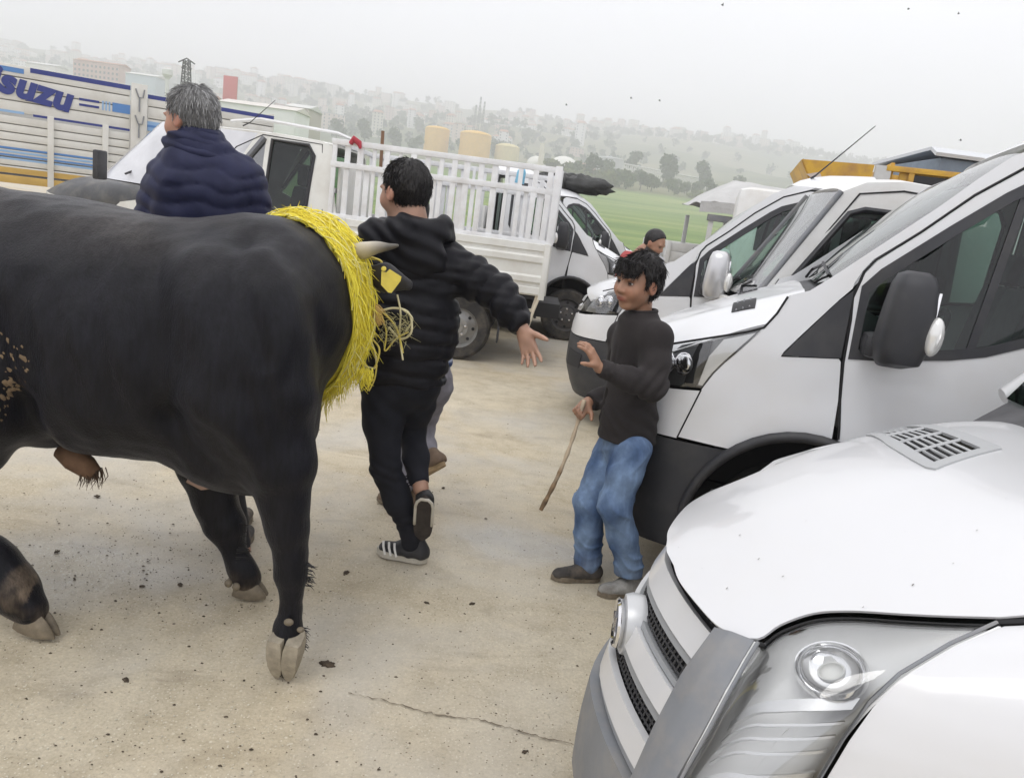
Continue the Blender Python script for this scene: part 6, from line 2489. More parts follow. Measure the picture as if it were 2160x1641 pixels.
def ycol():
    t = rg.random()
    c = np.array((.92, .82, .085)) * (1 - t) + np.array((.80, .66, .05)) * t
    if rg.random() < .18:
        c = np.array((.82, .76, .30))
    return tuple(c)


for i in range(2100):
    a0 = rg.uniform(R(-120), R(140))
    span = rg.uniform(R(18), R(75)) * rg.choice((-1, 1))
    up_ = max(0, math.sin(a0))
    wid = .054 + .044 * up_
    d0, d1 = rg.uniform(-wid, wid), rg.uniform(-wid, wid)
    r0 = .030 + .004 * rg.random() + .012 * up_ * rg.random()
    lift = rg.choice((0, 0, 0, .004, .012, .03)) * rg.random()
    pts = []
    for t in np.linspace(0, 1, 9):
        a = a0 + span * t
        pts.append(ring_pt(a, r0 + lift * math.sin(t * math.pi) + .003 * math.sin(t * 14 + i), d0 + (d1 - d0) * t))
    items.append((pts, rg.uniform(.0008, .0021)))
    cols.append(ycol())
# frayed ends that stick out
for i in range(760):
    a = rg.choice((rg.uniform(R(30), R(110)), rg.uniform(R(-115), R(-35)), rg.uniform(R(-40), R(40))))
    L = rg.uniform(.02, .085) * (1.3 if a < R(-60) else 1)
    p0 = ring_pt(a, .03, rg.uniform(-.04, .05))
    nrm = re1 * math.cos(a) + re2 * math.sin(a)
    tg_ = -re1 * math.sin(a) + re2 * math.cos(a)
    d = nrm * rg.uniform(.15, .8) + tg_ * rg.uniform(-1, .2) + rax * rg.uniform(-.3, .3) + np.array([0, 0, -.35])
    d /= np.linalg.norm(d)
    cv = np.array([rg.uniform(-.3, .3), rg.uniform(-.3, .3), -.5])
    items.append(([p0, p0 + d * L * .5 + cv * L * .12, p0 + d * L + cv * L * .45], [.0018, .0013, .0004]))
    cols.append(ycol())
ro(fibre_mesh('fibre', items, cols, 4, FIB))['kind'] = 'stuff'
# loose twine and tied ends hanging in front of the man's jacket
TW = [((762, 540), (790, 545), (805, 553), (800, 565)), ((760, 585), (785, 610), (800, 598), (785, 590)), ((838, 622), (845, 660), (843, 710), (850, 760)), ((800, 650), (815, 700), (812, 740), (835, 715), (862, 700)),
      ((790, 660), (830, 650), (862, 660), (868, 700), (845, 715), (820, 690)), ((775, 705), (790, 740), (792, 775), (768, 772)), ((795, 770), (790, 800), (778, 825)), ((845, 650), (870, 672), (855, 700)), ((772, 660), (800, 655), (835, 690), (850, 745)),
      ((782, 712), (800, 735), (795, 765), (788, 778))]
items, cols = [], []
for q in TW:
    pts = [Vector(at_y(px, py, 2.66 + .02 * rg.random())) for px, py in q]
    items.append(([Vector(p) for p in spline(pts, 8)], rg.uniform(.0022, .0040)))
    cols.append((.62, .56, .34) if rg.random() < .6 else (.66, .54, .12))
for k in range(70):
    px, py = rg.uniform(800, 862), rg.uniform(650, 720)
    a = Vector(at_y(px, py, 2.66))
    items.append(([a, a + Vector((rg.uniform(-.02, .03), rg.uniform(-.01, .01), rg.uniform(-.02, .01))), a + Vector((rg.uniform(-.03, .05), 0, rg.uniform(-.05, .01)))], [.0010, .0009, .0003]))
    cols.append((.45, .41, .20))
ro(fibre_mesh('loose_twine', items, cols, 5, FIB))['kind'] = 'stuff'
# ragged tassel below and the tied flap beside the cheek
items, cols = [], []
for k in range(110):
    px, py = rg.gauss(770, 9), rg.uniform(775, 800)
    a = Vector(at_y(px, py, 2.64 + rg.uniform(-.02, .02)))
    L = rg.uniform(.02, .055)
    items.append(([a, a + Vector((rg.uniform(-.012, .012), 0, -L * .6)), a + Vector((rg.uniform(-.02, .02), 0, -L))], [.002, .0015, .0004]))
    cols.append(ycol())
for k in range(120):
    a = Vector(at_y(rg.uniform(770, 790), rg.uniform(635, 650), 2.65))
    b = Vector(at_y(rg.gauss(795, 8), rg.uniform(655, 690), 2.64))
    items.append(([a, (a + b) / 2 + Vector((.008, 0, .004)), b], [.0018, .0018, .0008]))
    cols.append(tuple(np.array((.62, .42, .14)) * rg.uniform(.7, 1.1)))
ro(fibre_mesh('tassel', items, cols, 4, FIB))['kind'] = 'stuff'
# ------------------------------------------------------------------ people
def A(px, py, Y):
    return np.array(at_y(px, py, Y))


def unit(v):
    v = np.array(v, float)
    return v / np.linalg.norm(v)


class Head:
    """axes of a head: f forward, r to its right, u up; H its height"""

    def __init__(s, c, f, H, tilt=(0, 0, 1)):
        s.c, s.f, s.H = np.array(c, float), unit(f), H
        s.r = unit(np.cross(s.f, tilt))
        s.u = np.cross(s.r, s.f)
        s.rot = Matrix((s.r, s.f, s.u)).transposed()

    def p(s, r, f, u):
        return s.c + s.H * (s.r * r + s.f * f + s.u * u)

    def ell(s, d, r, f, u, rr, k=.2, mode='add'):
        d.ell(s.p(r, f, u), [q * s.H for q in rr], k * s.H, s.rot, mode)

    def skull(s, d, beard=0.0, child=False):
        s.ell(d, 0, -.06, .14, (.335, .41, .36), .1)
        s.ell(d, 0, .09, -.14, (.27, .28, .33), .25)
        s.ell(d, 0, .235, -.395, (.125, .11, .085), .12)
        for q in (-1, 1):
            s.ell(d, q * .17, .27, -.12, (.11, .10, .12), .12)         # cheeks
            s.ell(d, q * .145, .405, .035, (.085, .075, .055), .08, 'cut')   # eye hollows
            s.ell(d, q * .365, -.03, -.03, (.04, .095, .135), .04)      # ears
            s.ell(d, q * .40, .0, -.02, (.03, .045, .075), .03, 'cut')
            s.ell(d, q * .15, .355, .115, (.10, .045, .03), .06)        # brow
        d.cone(s.p(0, .37, .04), s.p(0, .445, -.105), .035 * s.H, .052 * s.H, .06 * s.H)
        s.ell(d, .05, .40, -.125, (.04, .045, .03), .04)
        s.ell(d, -.05, .40, -.125, (.04, .045, .03), .04)
        s.ell(d, 0, .365, -.245, (.115, .05, .026), .05)                # lips
        s.ell(d, 0, .355, -.29, (.10, .05, .028), .05)
        s.ell(d, 0, .425, -.268, (.12, .03, .007), .012, 'cut')
        d.cone(s.p(0, -.17, -.18), s.p(0, -.19, -.62), (.175 if child else .21) * s.H, (.185 if child else .225) * s.H, .07 * s.H)

    def eyes(s, parent, bo_, scale=1.0):
        for q in (-1, 1):
            bm = bmesh.new()
            bmesh.ops.create_uvsphere(bm, u_segments=18, v_segments=12, radius=.062 * s.H * scale)
            c = s.p(q * .145, .292, .030)
            for v in bm.verts:
                v.co = v.co + Vector(c)
            o = bo_(bm_obj('eye', bm, None, None, True), parent)
            g = unit(s.f + s.r * .12)

            def ec(co, c=c, g=g):
                d = ((co - c) @ g) / (.062 * s.H * scale)
                a = np.clip((d - .70) / .06, 0, 1)[:, None]
                return np.array([.46, .44, .42]) * (1 - a) + np.array([.012, .008, .006]) * a
            vcol(o.data, ec)
            o.data.materials.append(mat('eye', (0, 0, 0), .12, attr='Col'))
            # lids
            for zz, rr_ in ((.062, .014), (.002, .009)):
                pts = [s.p(q * (.145 + .085 * t), .352 - .035 * abs(t) ** 2 * 1.6 - .012 * t, zz * (1 - .55 * t * t) + (.006 if zz < .03 else .004)) for t in np.linspace(-1, 1, 9)]
                bo_(tube('eyelid', pts, rr_ * s.H, SKIN_DARK, None, 5), parent)

    def brows(s, parent, bo_, m):
        for q in (-1, 1):
            pts = [s.p(q * (.06 + .19 * t), .398 - .05 * t * t - .02 * t, .128 + .028 * math.sin(t * 2.2)) for t in np.linspace(0, 1, 8)]
            bo_(tube('eyebrow', pts, [.014 * s.H, .022 * s.H, .024 * s.H, .024 * s.H, .021 * s.H, .017 * s.H, .012 * s.H, .005 * s.H], m, None, 6), parent)


SKIN_DARK = mat('eyelid skin', (.16, .085, .055), .6)


def skin_mat(name, c):
    m = mat(name, c, .50, attr='Col', bump=.12, bscale=180, bdist=.001)
    b = m.node_tree.nodes['Principled BSDF']
    b.inputs['Subsurface Weight'].default_value = .12
    b.inputs['Subsurface Radius'].default_value = (.012, .005, .003)
    b.inputs['Subsurface Scale'].default_value = .4
    return m


SKIN = skin_mat('skin', (0, 0, 0))


def hand(d, wrist, fdir, pdir, thumb, sc=1.0, curl=(.3, .4, .3), spread=.10, tcurl=.3, k=.010):
    """palm and five fingers; fdir towards the fingertips, pdir out of the palm, thumb +1/-1 picks the thumb's side"""
    w, f = np.array(wrist, float), unit(fdir)
    p = unit(np.array(pdir) - f * (np.array(pdir) @ f))
    x = np.cross(f, p) * thumb
    L = .088 * sc
    d.cone(w, w + f * L * .45, .026 * sc, .030 * sc, k, (p, 1.5))
    for q in (.027, .009, -.009, -.026):
        d.cone(w + f * L * .25 + x * q * .75 * sc, w + f * L + x * q * sc, .0145 * sc, .0125 * sc, k)
    tips = []
    for i, (q, ln) in enumerate(((.028, .070), (.0095, .078), (-.0095, .073), (-.027, .057))):
        a = w + f * L + x * q * sc
        dr = unit(f + x * q / .028 * spread)
        rad = (.0098, .0100, .0096, .0084)[i] * sc
        ang = 0
        for j, fr in enumerate((.45, .32, .23)):
            ang += curl[j] * (1 + .12 * (i - 1))
            v = dr * math.cos(ang) + p * math.sin(ang)
            b = a + v * ln * fr * sc
            d.cone(a, b, rad * (1 - .07 * j), rad * (1 - .07 * (j + 1)), .005)
            a = b
        tips.append(a)
    a = w + f * L * .28 + x * .026 * sc
    v = unit(f * .55 + x * .75 + p * .25)
    b = a + v * .040 * sc
    d.cone(a, b, .0150 * sc, .0122 * sc, k)
    v2 = unit(v * math.cos(tcurl) + (f * .8 + p * .5) * math.sin(tcurl))
    c = b + v2 * .030 * sc
    d.cone(b, c, .0118 * sc, .0106 * sc, .006)
    v3 = unit(v2 + p * .25 * tcurl)
    d.cone(c, c + v3 * .022 * sc, .0104 * sc, .0086 * sc, .005)
    return tips


class Person:
    def __init__(s, loc, label, group=None):
        s.e = empty('person', loc)
        s.loc = Vector(loc)
        tag(s.e, label, 'person', group)

    def add(s, o, par=None):
        o.parent = s.e
        o.matrix_parent_inverse = Matrix.Translation(-s.loc)
        return o


def skin_col(base, hd=None, lips=True, seed=0):
    base = np.array(base)

    def fn(co):
        x, y, z = co.T
        n = wob(x, y, z, 14, seed + 50, 2)[:, None]
        c = base * (1 + .10 * n)
        if hd is not None:
            d = co - hd.c
            r, f, u = (d @ hd.r) / hd.H, (d @ hd.f) / hd.H, (d @ hd.u) / hd.H
            lp_ = np.exp(-(r / .12) ** 4 - ((u + .268) / .045) ** 4) * (f > .30)
            c = c * (1 - lp_[:, None] * np.array([.22, .55, .50]))
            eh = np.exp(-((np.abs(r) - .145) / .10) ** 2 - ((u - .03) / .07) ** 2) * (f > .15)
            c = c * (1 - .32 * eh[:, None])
            ck = np.exp(-((np.abs(r) - .18) / .12) ** 2 - ((u + .13) / .12) ** 2) * (f > .1)
            c = c * (1 + ck[:, None] * np.array([.12, .0, -.02]))
            ear = np.exp(-((np.abs(r) - .385) / .05) ** 2) * (np.abs(u) < .2)
            c = c * (1 + ear[:, None] * np.array([.12, -.05, -.06]))
        return np.clip(c, .004, 1)
    return fn


def cloth(name, c, rough=.85, bump=.3, bscale=260, attr=None, sheen=.0, var=.18, vscale=7, dirt=None, damt=.4):
    m = mat(name, c, rough, var=var, vscale=vscale, bump=bump, bscale=bscale, bdist=.0015, attr=attr, spec=.15, dirt=dirt, dscale=9, damt=damt)
    if sheen:
        m.node_tree.nodes['Principled BSDF'].inputs['Sheen Weight'].default_value = sheen
    return m


def hair_mesh(hd, lo, hi, res, front=.30, top=.02, nape=-.30, seed=1, thick=.035, side=.10, tuft=.012, fringe=None):
    d = SDF(lo, hi, res)
    hd.ell(d, 0, -.07, .15, (.335 + thick, .41 + thick, .36 + thick * 1.5), .1)
    hd.ell(d, 0, -.20, -.10, (.25, .20, .22), .15)
    # keep only the scalp: cut off the face, the ears and the neck
    d.plane_cut(hd.p(0, front, top), hd.f * .9 - hd.u * .75)
    d.plane_cut(hd.p(0, .02, -.02), hd.f * .85 - hd.u * .45)
    d.plane_cut(hd.p(0, -.2, nape), -hd.u)
    if fringe:
        fringe(d)
    H = hd.H

    def fn(x, y, z):
        q = np.stack([x, y, z], -1) - hd.c
        r, f, u = q @ hd.r / H, q @ hd.f / H, q @ hd.u / H
        a = np.arctan2(r, f + .0)
        return -tuft * H * (np.sin(a * 31 + 3 * np.sin(u * 9) + seed) * .6 + np.sin(a * 57 - 4 * u * 5) * .4) - tuft * .7 * H * wob(x / H, y / H, z / H, 3.2, seed + 70, 2)
    d.disp(fn)
    return d.mesh(1)


def strands(P, hd, me, m, n, L, seed, lift=.25, lean=(0, 0, -1)):
    """fine locks lying over the scalp, one mesh"""
    r = np.random.default_rng(seed)
    nv = len(me.vertices)
    crown = hd.p(0, -.16, .50)
    items = []
    for i in r.integers(0, nv, n):
        v = me.vertices[int(i)]
        c, nr = np.array(v.co), np.array(v.normal)
        away = c - crown
        d = away - nr * (away @ nr)
        ln = np.linalg.norm(d)
        if ln < 1e-4:
            continue
        d = d / ln + np.array(lean) * .25 + r.normal(size=3) * .16
        d = d - nr * (d @ nr)
        d /= max(np.linalg.norm(d), 1e-6)
        l = L * r.uniform(.5, 1.25)
        lf = lift * r.uniform(.2, 1)
        items.append(([c + nr * .0005, c + d * l * .5 + nr * l * lf * .5, c + d * l + nr * l * lf * .45], [.0011, .0010, .0003]))
    o = tubes('hair_strands', items, m, None, 3)
    o['kind'] = 'stuff'
    P.add(o)


def hair_mat(name, c, c2=None, rough=.45):
    m = mat(name, c, rough, var=.55, vscale=60, bump=.9, bscale=130, bdist=.004, spec=.35, stretch=(1, 1, .25))
    return m


# ------------------------------------------------------------------ shoe built round a foot line
def shoe(P, name, heel, toe, up, w, h, m_up, m_sole, sole_t=.022, ankle=None, stripes=None):
    heel, toe, up = np.array(heel, float), np.array(toe, float), unit(up)
    f = unit(toe - heel)
    up = unit(up - f * (up @ f))
    ln = np.linalg.norm(toe - heel)
    r = np.cross(f, up)
    M = Matrix((r, f, up)).transposed()
    lo, hi = np.minimum(heel, toe) - .13, np.maximum(heel, toe) + .13
    d = SDF(lo, hi, .0055)
    c = heel + up * h * .42
    d.cone(c + f * .030, c + f * ln * .45, w * .42, w * .44, .02, (up, .85))
    d.cone(c + f * ln * .40 - up * .004, c + f * (ln - w * .42) - up * h * .16, w * .46, w * .40, .02, (up, 1.15))
    d.cone(c + f * .035, c + f * .05 + up * h * .5, w * .36, w * .34, .02)
    d.plane_cut(heel + up * sole_t * .8, -up)
    if ankle is not None:
        a = np.array(ankle, float)
        d.cone(a + (c + f * .05 - a) * -.2, a + (c + f * .05 - a) * .35, w * .22, w * .24, .004, None, 'cut')
    d.disp(lambda x, y, z: .0018 * wob(x, y, z, 16, 80, 2))
    P.add(link('shoe', d.mesh(1), m_up))
    # sole
    n = 26
    V = []
    for lev, sc in ((0, .97), (sole_t * .45, 1.0), (sole_t, .98)):
        for k in range(n):
            t = 2 * math.pi * k / n
            yy = (1 - math.cos(t)) / 2
            wd = w * .5 * (np.interp(yy, [0, .08, .25, .5, .72, .9, 1], [.05, .62, .80, .78, 1.0, .72, .05])) * sc
            V.append(heel + f * ln * (yy * 1.03 - .015) + r * math.copysign(wd, math.sin(t)) + up * lev)
    F = [(l * n + k, l * n + (k + 1) % n, (l + 1) * n + (k + 1) % n, (l + 1) * n + k) for l in range(2) for k in range(n)]
    F += [tuple(range(n))[::-1], tuple(2 * n + k for k in range(n))]
    P.add(link('shoe_sole', pymesh(V, F), m_sole, None, True, 50))
    return c, f, up, r


# ================================================================== the boy
YB = 3.22
boy = Person(tuple(A(1285, 1235, YB) * np.array([1, 1, 0])), 'boy in dark sweater and blue jeans holding a thin stick before the white van')
hb = Head(A(1346, 597, 3.20), (-.78, -.58, -.10), .222, unit((.10, 0, 1)))
sk = SDF((.12, 2.82, .05), (.86, 3.52, 1.52), .0046)
hb.skull(sk, child=True)
nb = A(1352, 652, YB)
shL, shR = A(1388, 712, 3.12), A(1312, 708, 3.33)
elL, wrL = A(1378, 818, 3.05), A(1262, 775, 2.99)
elR, wrR = A(1300, 830, 3.42), A(1240, 848, 3.28)
hip = A(1325, 925, YB)
hipL, hipR = A(1336, 940, 3.15), A(1300, 935, 3.30)
knL, knR = A(1297, 1062, 3.12), A(1243, 1060, 3.26)
anL, anR = A(1326, 1190, 3.17), A(1240, 1182, 3.28)
for a, b, r1, r2 in ((nb + np.array([0, 0, -.10]), hip, .070, .085), (nb + np.array([0, 0, -.06]), shL, .04, .045), (nb + np.array([0, 0, -.06]), shR, .04, .045), (shL, elL, .036, .030), (elL, wrL, .030, .021), (shR, elR, .036, .030), (elR, wrR, .030, .021), (hip, hipL, .07, .06), (hip, hipR, .07, .06), (hipL, knL, .060, .043), (knL, anL, .042, .030), (hipR, knR, .060, .043), (knR, anR, .042, .030)):
    sk.cone(a, b, r1, r2, .03)
# left hand raised, palm turned to the side, fingers half bent
fL = unit(A(1232, 742, 2.97) - wrL)
tipsL = hand(sk, wrL, fL * .75 + np.array([-.12, 0, .55]), (-.75, .35, -.35), 1, .80, (.25, .35, .3), .22, .2)
# right hand closed round the stick
st_a, st_b = A(1231, 848, 3.245), A(1140, 1083, 3.12)
sdir = unit(st_b - st_a)
gR = st_a + sdir * .055
tipsR = hand(sk, wrR, unit(gR - wrR) * .8 + np.array([-.3, -.2, -.35]), np.cross(sdir, unit(gR - wrR)) * .6 + np.array([.1, -.9, 0]), -1, .80, (.75, .9, .7), .02, .9)
bm_ = sk.mesh(1)
vcol(bm_, skin_col((.36, .200, .128), hb, seed=3))
boy.add(link('body', bm_, SKIN))
add = lambda o, p=None: boy.add(o)
hb.eyes(None, add, 1.08)
HAIRB = hair_mat('boy hair', (.012, .010, .010))
hb.brows(None, add, HAIRB)


def boy_fringe(d):
    # straight fringe combed down over the forehead and short hair before the ears
    for q in np.linspace(-.28, .28, 17):
        d.cone(hb.p(q, .30 - .9 * q * q, .36), hb.p(q * 1.05, .372 - 1.1 * q * q, .20 + .022 * math.sin(q * 40)), .055 * hb.H, .022 * hb.H, .05 * hb.H)
    for q in (-1, 1):
        d.cone(hb.p(q * .335, .10, .20), hb.p(q * .345, .10, .0), .055 * hb.H, .02 * hb.H, .03 * hb.H)
        d.cone(hb.p(q * .33, -.02, .18), hb.p(q * .35, -.12, .02), .07 * hb.H, .05 * hb.H, .05 * hb.H)


bhair = boy.add(link('hair', hair_mesh(hb, hb.c - .2, hb.c + .2, .0042, .26, .10, -.34, 2, .04, tuft=.016, fringe=boy_fringe), HAIRB))
strands(boy, hb, bhair.data, HAIRB, 2600, .030, 1, .22)
# sweater
sw = SDF((.12, 2.82, .60), (.90, 3.60, 1.30), .0062)
ch = A(1345, 735, YB)
sw.cone(ch, A(1322, 900, YB), .108, .108, .05, ((.35, .94, 0), 1.12))
sw.cone(A(1325, 880, YB), A(1322, 945, YB), .122, .127, .03, ((.35, .94, 0), 1.04))
sw.cone(shL + np.array([-.02, 0, -.01]), shR + np.array([.02, 0, -.01]), .062, .062, .06)
sw.cone(nb + np.array([.010, 0, .016]), nb + np.array([.006, 0, -.05]), .050, .090, .05)
sw.chain([(*shL, .064), (*(shL * .5 + elL * .5), .056), (*elL, .052), (*(elL * .55 + wrL * .45), .046), (*(wrL * .92 + elL * .08), .037)], .035)
sw.chain([(*shR, .064), (*(shR * .5 + elR * .5), .054), (*elR, .048), (*(elR * .4 + wrR * .6), .040), (*(wrR * .9 + elR * .1), .034)], .03)
sw.plane_cut(A(1320, 926, YB), (0, .0, -1))
sw.plane_cut(wrL + (elL - wrL) * .04, wrL - elL, wrL - .09, wrL + .09)
sw.plane_cut(wrR + (elR - wrR) * .06, wrR - elR, wrR - .08, wrR + .08)
# neck opening
sw.plane_cut(nb + np.array([0, 0, -.006]), (-.15, -.05, 1), nb - .12, nb + .14)
sw.cone(nb + np.array([.010, 0, .08]), nb + np.array([.010, 0, -.012]), .046, .046, .004, None, 'cut')


def sweater_folds(x, y, z):
    d = .0032 * wob(x, y, z, 5, 41, 2)
    cx = hip[0] + (ch[0] - hip[0]) * np.clip((z - hip[2]) / (ch[2] - hip[2]), 0, 1)
    d = d + .0042 * np.sin((z * 1.0 + (x - cx) * .75) * 105 + 2 * np.sin(x * 30)) * np.exp(-((z - .79) / .09) ** 2) * .8
    # creases at the bent elbow
    e = np.exp(-(((x - elL[0]) / .09) ** 2 + ((y - elL[1]) / .09) ** 2 + ((z - elL[2]) / .08) ** 2))
    d = d + .008 * e * np.sin((x * .8 - z * .6) * 150)
    c2 = np.exp(-(((x - wrL[0] - .05) / .05) ** 2 + ((z - wrL[2]) / .06) ** 2))
    d = d + .004 * c2 * np.sin(x * 330)
    # ribbed hem
    return d + .0022 * np.exp(-((z - .715) / .016) ** 2)


sw.disp(sweater_folds)
SWEAT = cloth('dark sweater', (.036, .032, .032), .9, .5, 420, sheen=.06, var=.25, vscale=9)
boy.add(link('sweater', sw.mesh(1), SWEAT))
V, F = tube_geo([tuple(nb + np.array([.010 + .054 * math.cos(a), .054 * math.sin(a), -.008 + .008 * math.cos(a)])) for a in np.linspace(0, 2 * math.pi, 26)], .009, 8, False)
boy.add(link('collar', pymesh(V, F), SWEAT))
# jeans
jn = SDF((.15, 2.95, .04), (.80, 3.50, .80), .0065)
jn.cone(A(1325, 880, YB), A(1322, 945, YB), .100, .102, .04, ((.35, .94, 0), 1.05))
for h_, k_, a_ in ((hipL, knL, anL), (hipR, knR, anR)):
    jn.chain([(*(h_ + np.array([0, 0, -.01])), .080), (*(h_ * .5 + k_ * .5), .073), (*k_, .066), (*(k_ * .5 + a_ * .5), .061), (*a_, .057), (*(a_ + np.array([.004, 0, -.035])), .060)], .025)
jn.plane_cut(A(1325, 890, YB), (0, 0, 1))
for a_ in (anL, anR):
    jn.plane_cut(a_ + np.array([0, 0, -.048]), (.1, 0, -1), a_ - .11, a_ + .11)


def jean_folds(x, y, z):
    d = .0028 * wob(x, y, z, 6, 43, 2)
    low = np.exp(-((z - .17) / .07) ** 2)
    rdg = lambda t: (1 - np.abs(np.sin(t))) ** 2.2
    d = d - .0095 * low * rdg((z + .35 * (x + y)) * 62 + 1.6 * np.sin(x * 34))
    kn = np.exp(-((z - .40) / .10) ** 2)
    d = d - .0075 * kn * rdg((z * .9 + x * .7) * 40 + 1.4 * np.sin(y * 30))
    cr_ = np.exp(-((z - .62) / .05) ** 2)
    return d - .0075 * cr_ * rdg((z * .7 - x * .9) * 48)


jn.disp(jean_folds)
jme = jn.mesh(1)


def jean_col(co):
    x, y, z = co.T
    fade = np.clip(.5 + .6 * wob(x, y, z, 5, 44, 2) + .45 * np.exp(-((z - .50) / .16) ** 2), 0, 1)[:, None]
    streak = np.clip(wob(x * 1.5, y * 1.5, z * .35, 26, 45, 2), 0, 1)[:, None]
    c = np.array([.060, .105, .215]) * (1 - fade) + np.array([.185, .270, .420]) * fade
    c = c * (1 + .25 * streak)
    dirt = np.clip((.16 - z) / .12, 0, 1)[:, None] * (.4 + .4 * wob(x, y, z, 15, 46)[:, None])
    return c * (1 - dirt) + np.array([.10, .085, .07]) * dirt


vcol(jme, jean_col)
JEAN = cloth('blue denim', (0, 0, 0), .85, .6, 700, attr='Col', var=.12, vscale=60)
boy.add(link('jeans', jme, JEAN))
MUD = mat('muddy shoe', (.055, .050, .046), .85, var=.5, vscale=22, bump=.5, bscale=60, bdist=.004, dirt=(.16, .125, .09), dscale=14, damt=.8)
MUDS = mat('muddy sole', (.20, .165, .12), .9, var=.4, vscale=30, bump=.6, bscale=50, bdist=.005)
SHG = mat('grey trainer', (.26, .255, .24), .8, var=.45, vscale=22, bump=.4, bscale=60, bdist=.003, dirt=(.12, .095, .07), dscale=14, damt=.8)
tR = A(1163, 1216, 3.22)
hR = A(1266, 1222, 3.27)
shoe(boy, 'shoe', (hR[0], hR[1], .004), (tR[0], tR[1], .004), (0, 0, 1), .085, .085, MUD, MUDS)
tL, hL = A(1262, 1245, 3.12), A(1356, 1240, 3.19)
shoe(boy, 'shoe', (hL[0], hL[1], .004), (tL[0], tL[1], .004), (0, 0, 1), .088, .085, SHG, MUDS)
# the stick
pts = [st_a - sdir * .01 + (st_b - st_a) * t + np.array([.012 * math.sin(t * 3.4) * 1.2, 0, .006 * math.sin(t * 7)]) for t in np.linspace(0, 1, 26)]
sticko = link('stick', pymesh(*tube_geo(pts, [.0085 + .0016 * math.sin(i * 1.7) + (.001 if i > 16 else 0) for i in range(26)], 9)))
sticko.data.polygons.foreach_set('use_smooth', [True] * len(sticko.data.polygons))


def stcol(co):
    t = np.clip(((co - st_a) @ sdir) / np.linalg.norm(st_b - st_a), 0, 1)
    n = wob(co[:, 0], co[:, 1], co[:, 2], 22, 47, 2)
    bark = np.clip((t - .52 + .10 * n) * 6, 0, 1)[:, None]
    return np.array([.52, .42, .30]) * (1 + .1 * n[:, None]) * (1 - bark) + np.array([.19, .125, .07]) * (1 + .45 * n[:, None]) * bark


vcol(sticko.data, stcol)
sticko.data.materials.append(mat('stick wood', (0, 0, 0), .8, attr='Col', bump=.4, bscale=60, bdist=.003))
tag(sticko, 'thin peeled wooden stick held low in the hand of the boy', 'stick')

# ================================================================== man in the black padded jacket
YM = 3.26
man = Person(tuple(A(865, 1180, 3.22) * np.array([1, 1, 0])), 'man in black hooded puffer jacket running with one arm flung out')
hm_ = Head(A(853, 408, 3.24), (-.78, .60, -.12), .235, unit((-.08, 0, 1)))
NB = np.array([-.500, 3.27, 1.40])
SHr, SHl = A(950, 560, 3.28), np.array([-.665, 3.24, 1.30])
ELr, WRr = A(1052, 618, 3.24), A(1103, 694, 3.15)
ELl, WRl = np.array([-.78, 3.44, 1.10]), np.array([-.80, 3.26, 1.02])
HIP = np.array([-.465, 3.25, .84])
HPl, HPr = np.array([-.555, 3.24, .80]), np.array([-.395, 3.27, .80])
KNl, ANl = A(812, 985, 3.17), A(866, 1122, 3.21)
KNr, ANr = A(868, 905, 3.36), A(888, 1030, 3.18)
sk = SDF((-1.0, 2.95, .02), (.16, 3.62, 1.75), .0062)
hm_.skull(sk)
for a, b, r1, r2 in ((NB, HIP, .10, .11), (NB, SHr, .06, .055), (NB, SHl, .06, .055), (SHr, ELr, .048, .040), (ELr, WRr, .040, .027), (SHl, ELl, .048, .040), (ELl, WRl, .040, .027), (HIP, HPl, .09, .08), (HIP, HPr, .09, .08), (HPl, KNl, .070, .046), (KNl, ANl, .046, .034), (HPr, KNr, .070, .046), (KNr, ANr, .046, .034), (NB, hm_.p(0, -.12, -.4), .06, .055)):
    sk.cone(a, b, r1, r2, .04)
hd_ = unit(A(1118, 745, 3.12) - WRr)
hand(sk, WRr, hd_, (-.25, -.95, -.1), -1, 1.0, (.18, .22, .18), .26, .1)
hand(sk, WRl, unit((.25, -.75, -.2)), (.5, 0, -.8), 1, 1.0, (.7, .8, .6), .05, .6)
bm_ = sk.mesh(1)
vcol(bm_, skin_col((.40, .235, .165), hm_, seed=8))
man.add(link('body', bm_, SKIN))
HAIRM = hair_mat('short black hair', (.016, .014, .014))
mhair = man.add(link('hair', hair_mesh(hm_, hm_.c - .21, hm_.c + .21, .0055, .30, .16, -.22, 5, .045, tuft=.012), HAIRM))
strands(man, hm_, mhair.data, HAIRM, 2600, .020, 2, .45)
jk = SDF((-1.0, 2.95, .70), (.12, 3.66, 1.62), .0075)
ax_ = ((-.25, .97, 0), 1.32)
jk.cone((-.462, 3.255, .86), (-.455, 3.26, 1.05), .178, .185, .05, ax_)
jk.cone((-.455, 3.26, 1.05), (-.485, 3.26, 1.26), .188, .178, .06, ax_)
jk.cone(SHl + np.array([.03, 0, .0]), SHr + np.array([-.03, 0, .0]), .088, .088, .08)
jk.cone(NB + np.array([0, 0, .03]), NB + np.array([.01, 0, -.10]), .085, .14, .06)
jk.chain([(*SHr, .092), (*(SHr * .5 + ELr * .5), .078), (*ELr, .068), (*(ELr * .5 + WRr * .5), .058), (*(WRr * .9 + ELr * .1), .044)], .04)
jk.chain([(*SHl, .090), (*ELl, .068), (*(WRl * .85 + ELl * .15), .048)], .04)
jk.plane_cut((-.46, 3.25, .80), (.06, 0, -1))
jk.plane_cut(WRr + (ELr - WRr) * .05, WRr - ELr, WRr - .10, WRr + .10)
ua = unit(WRr - SHr)


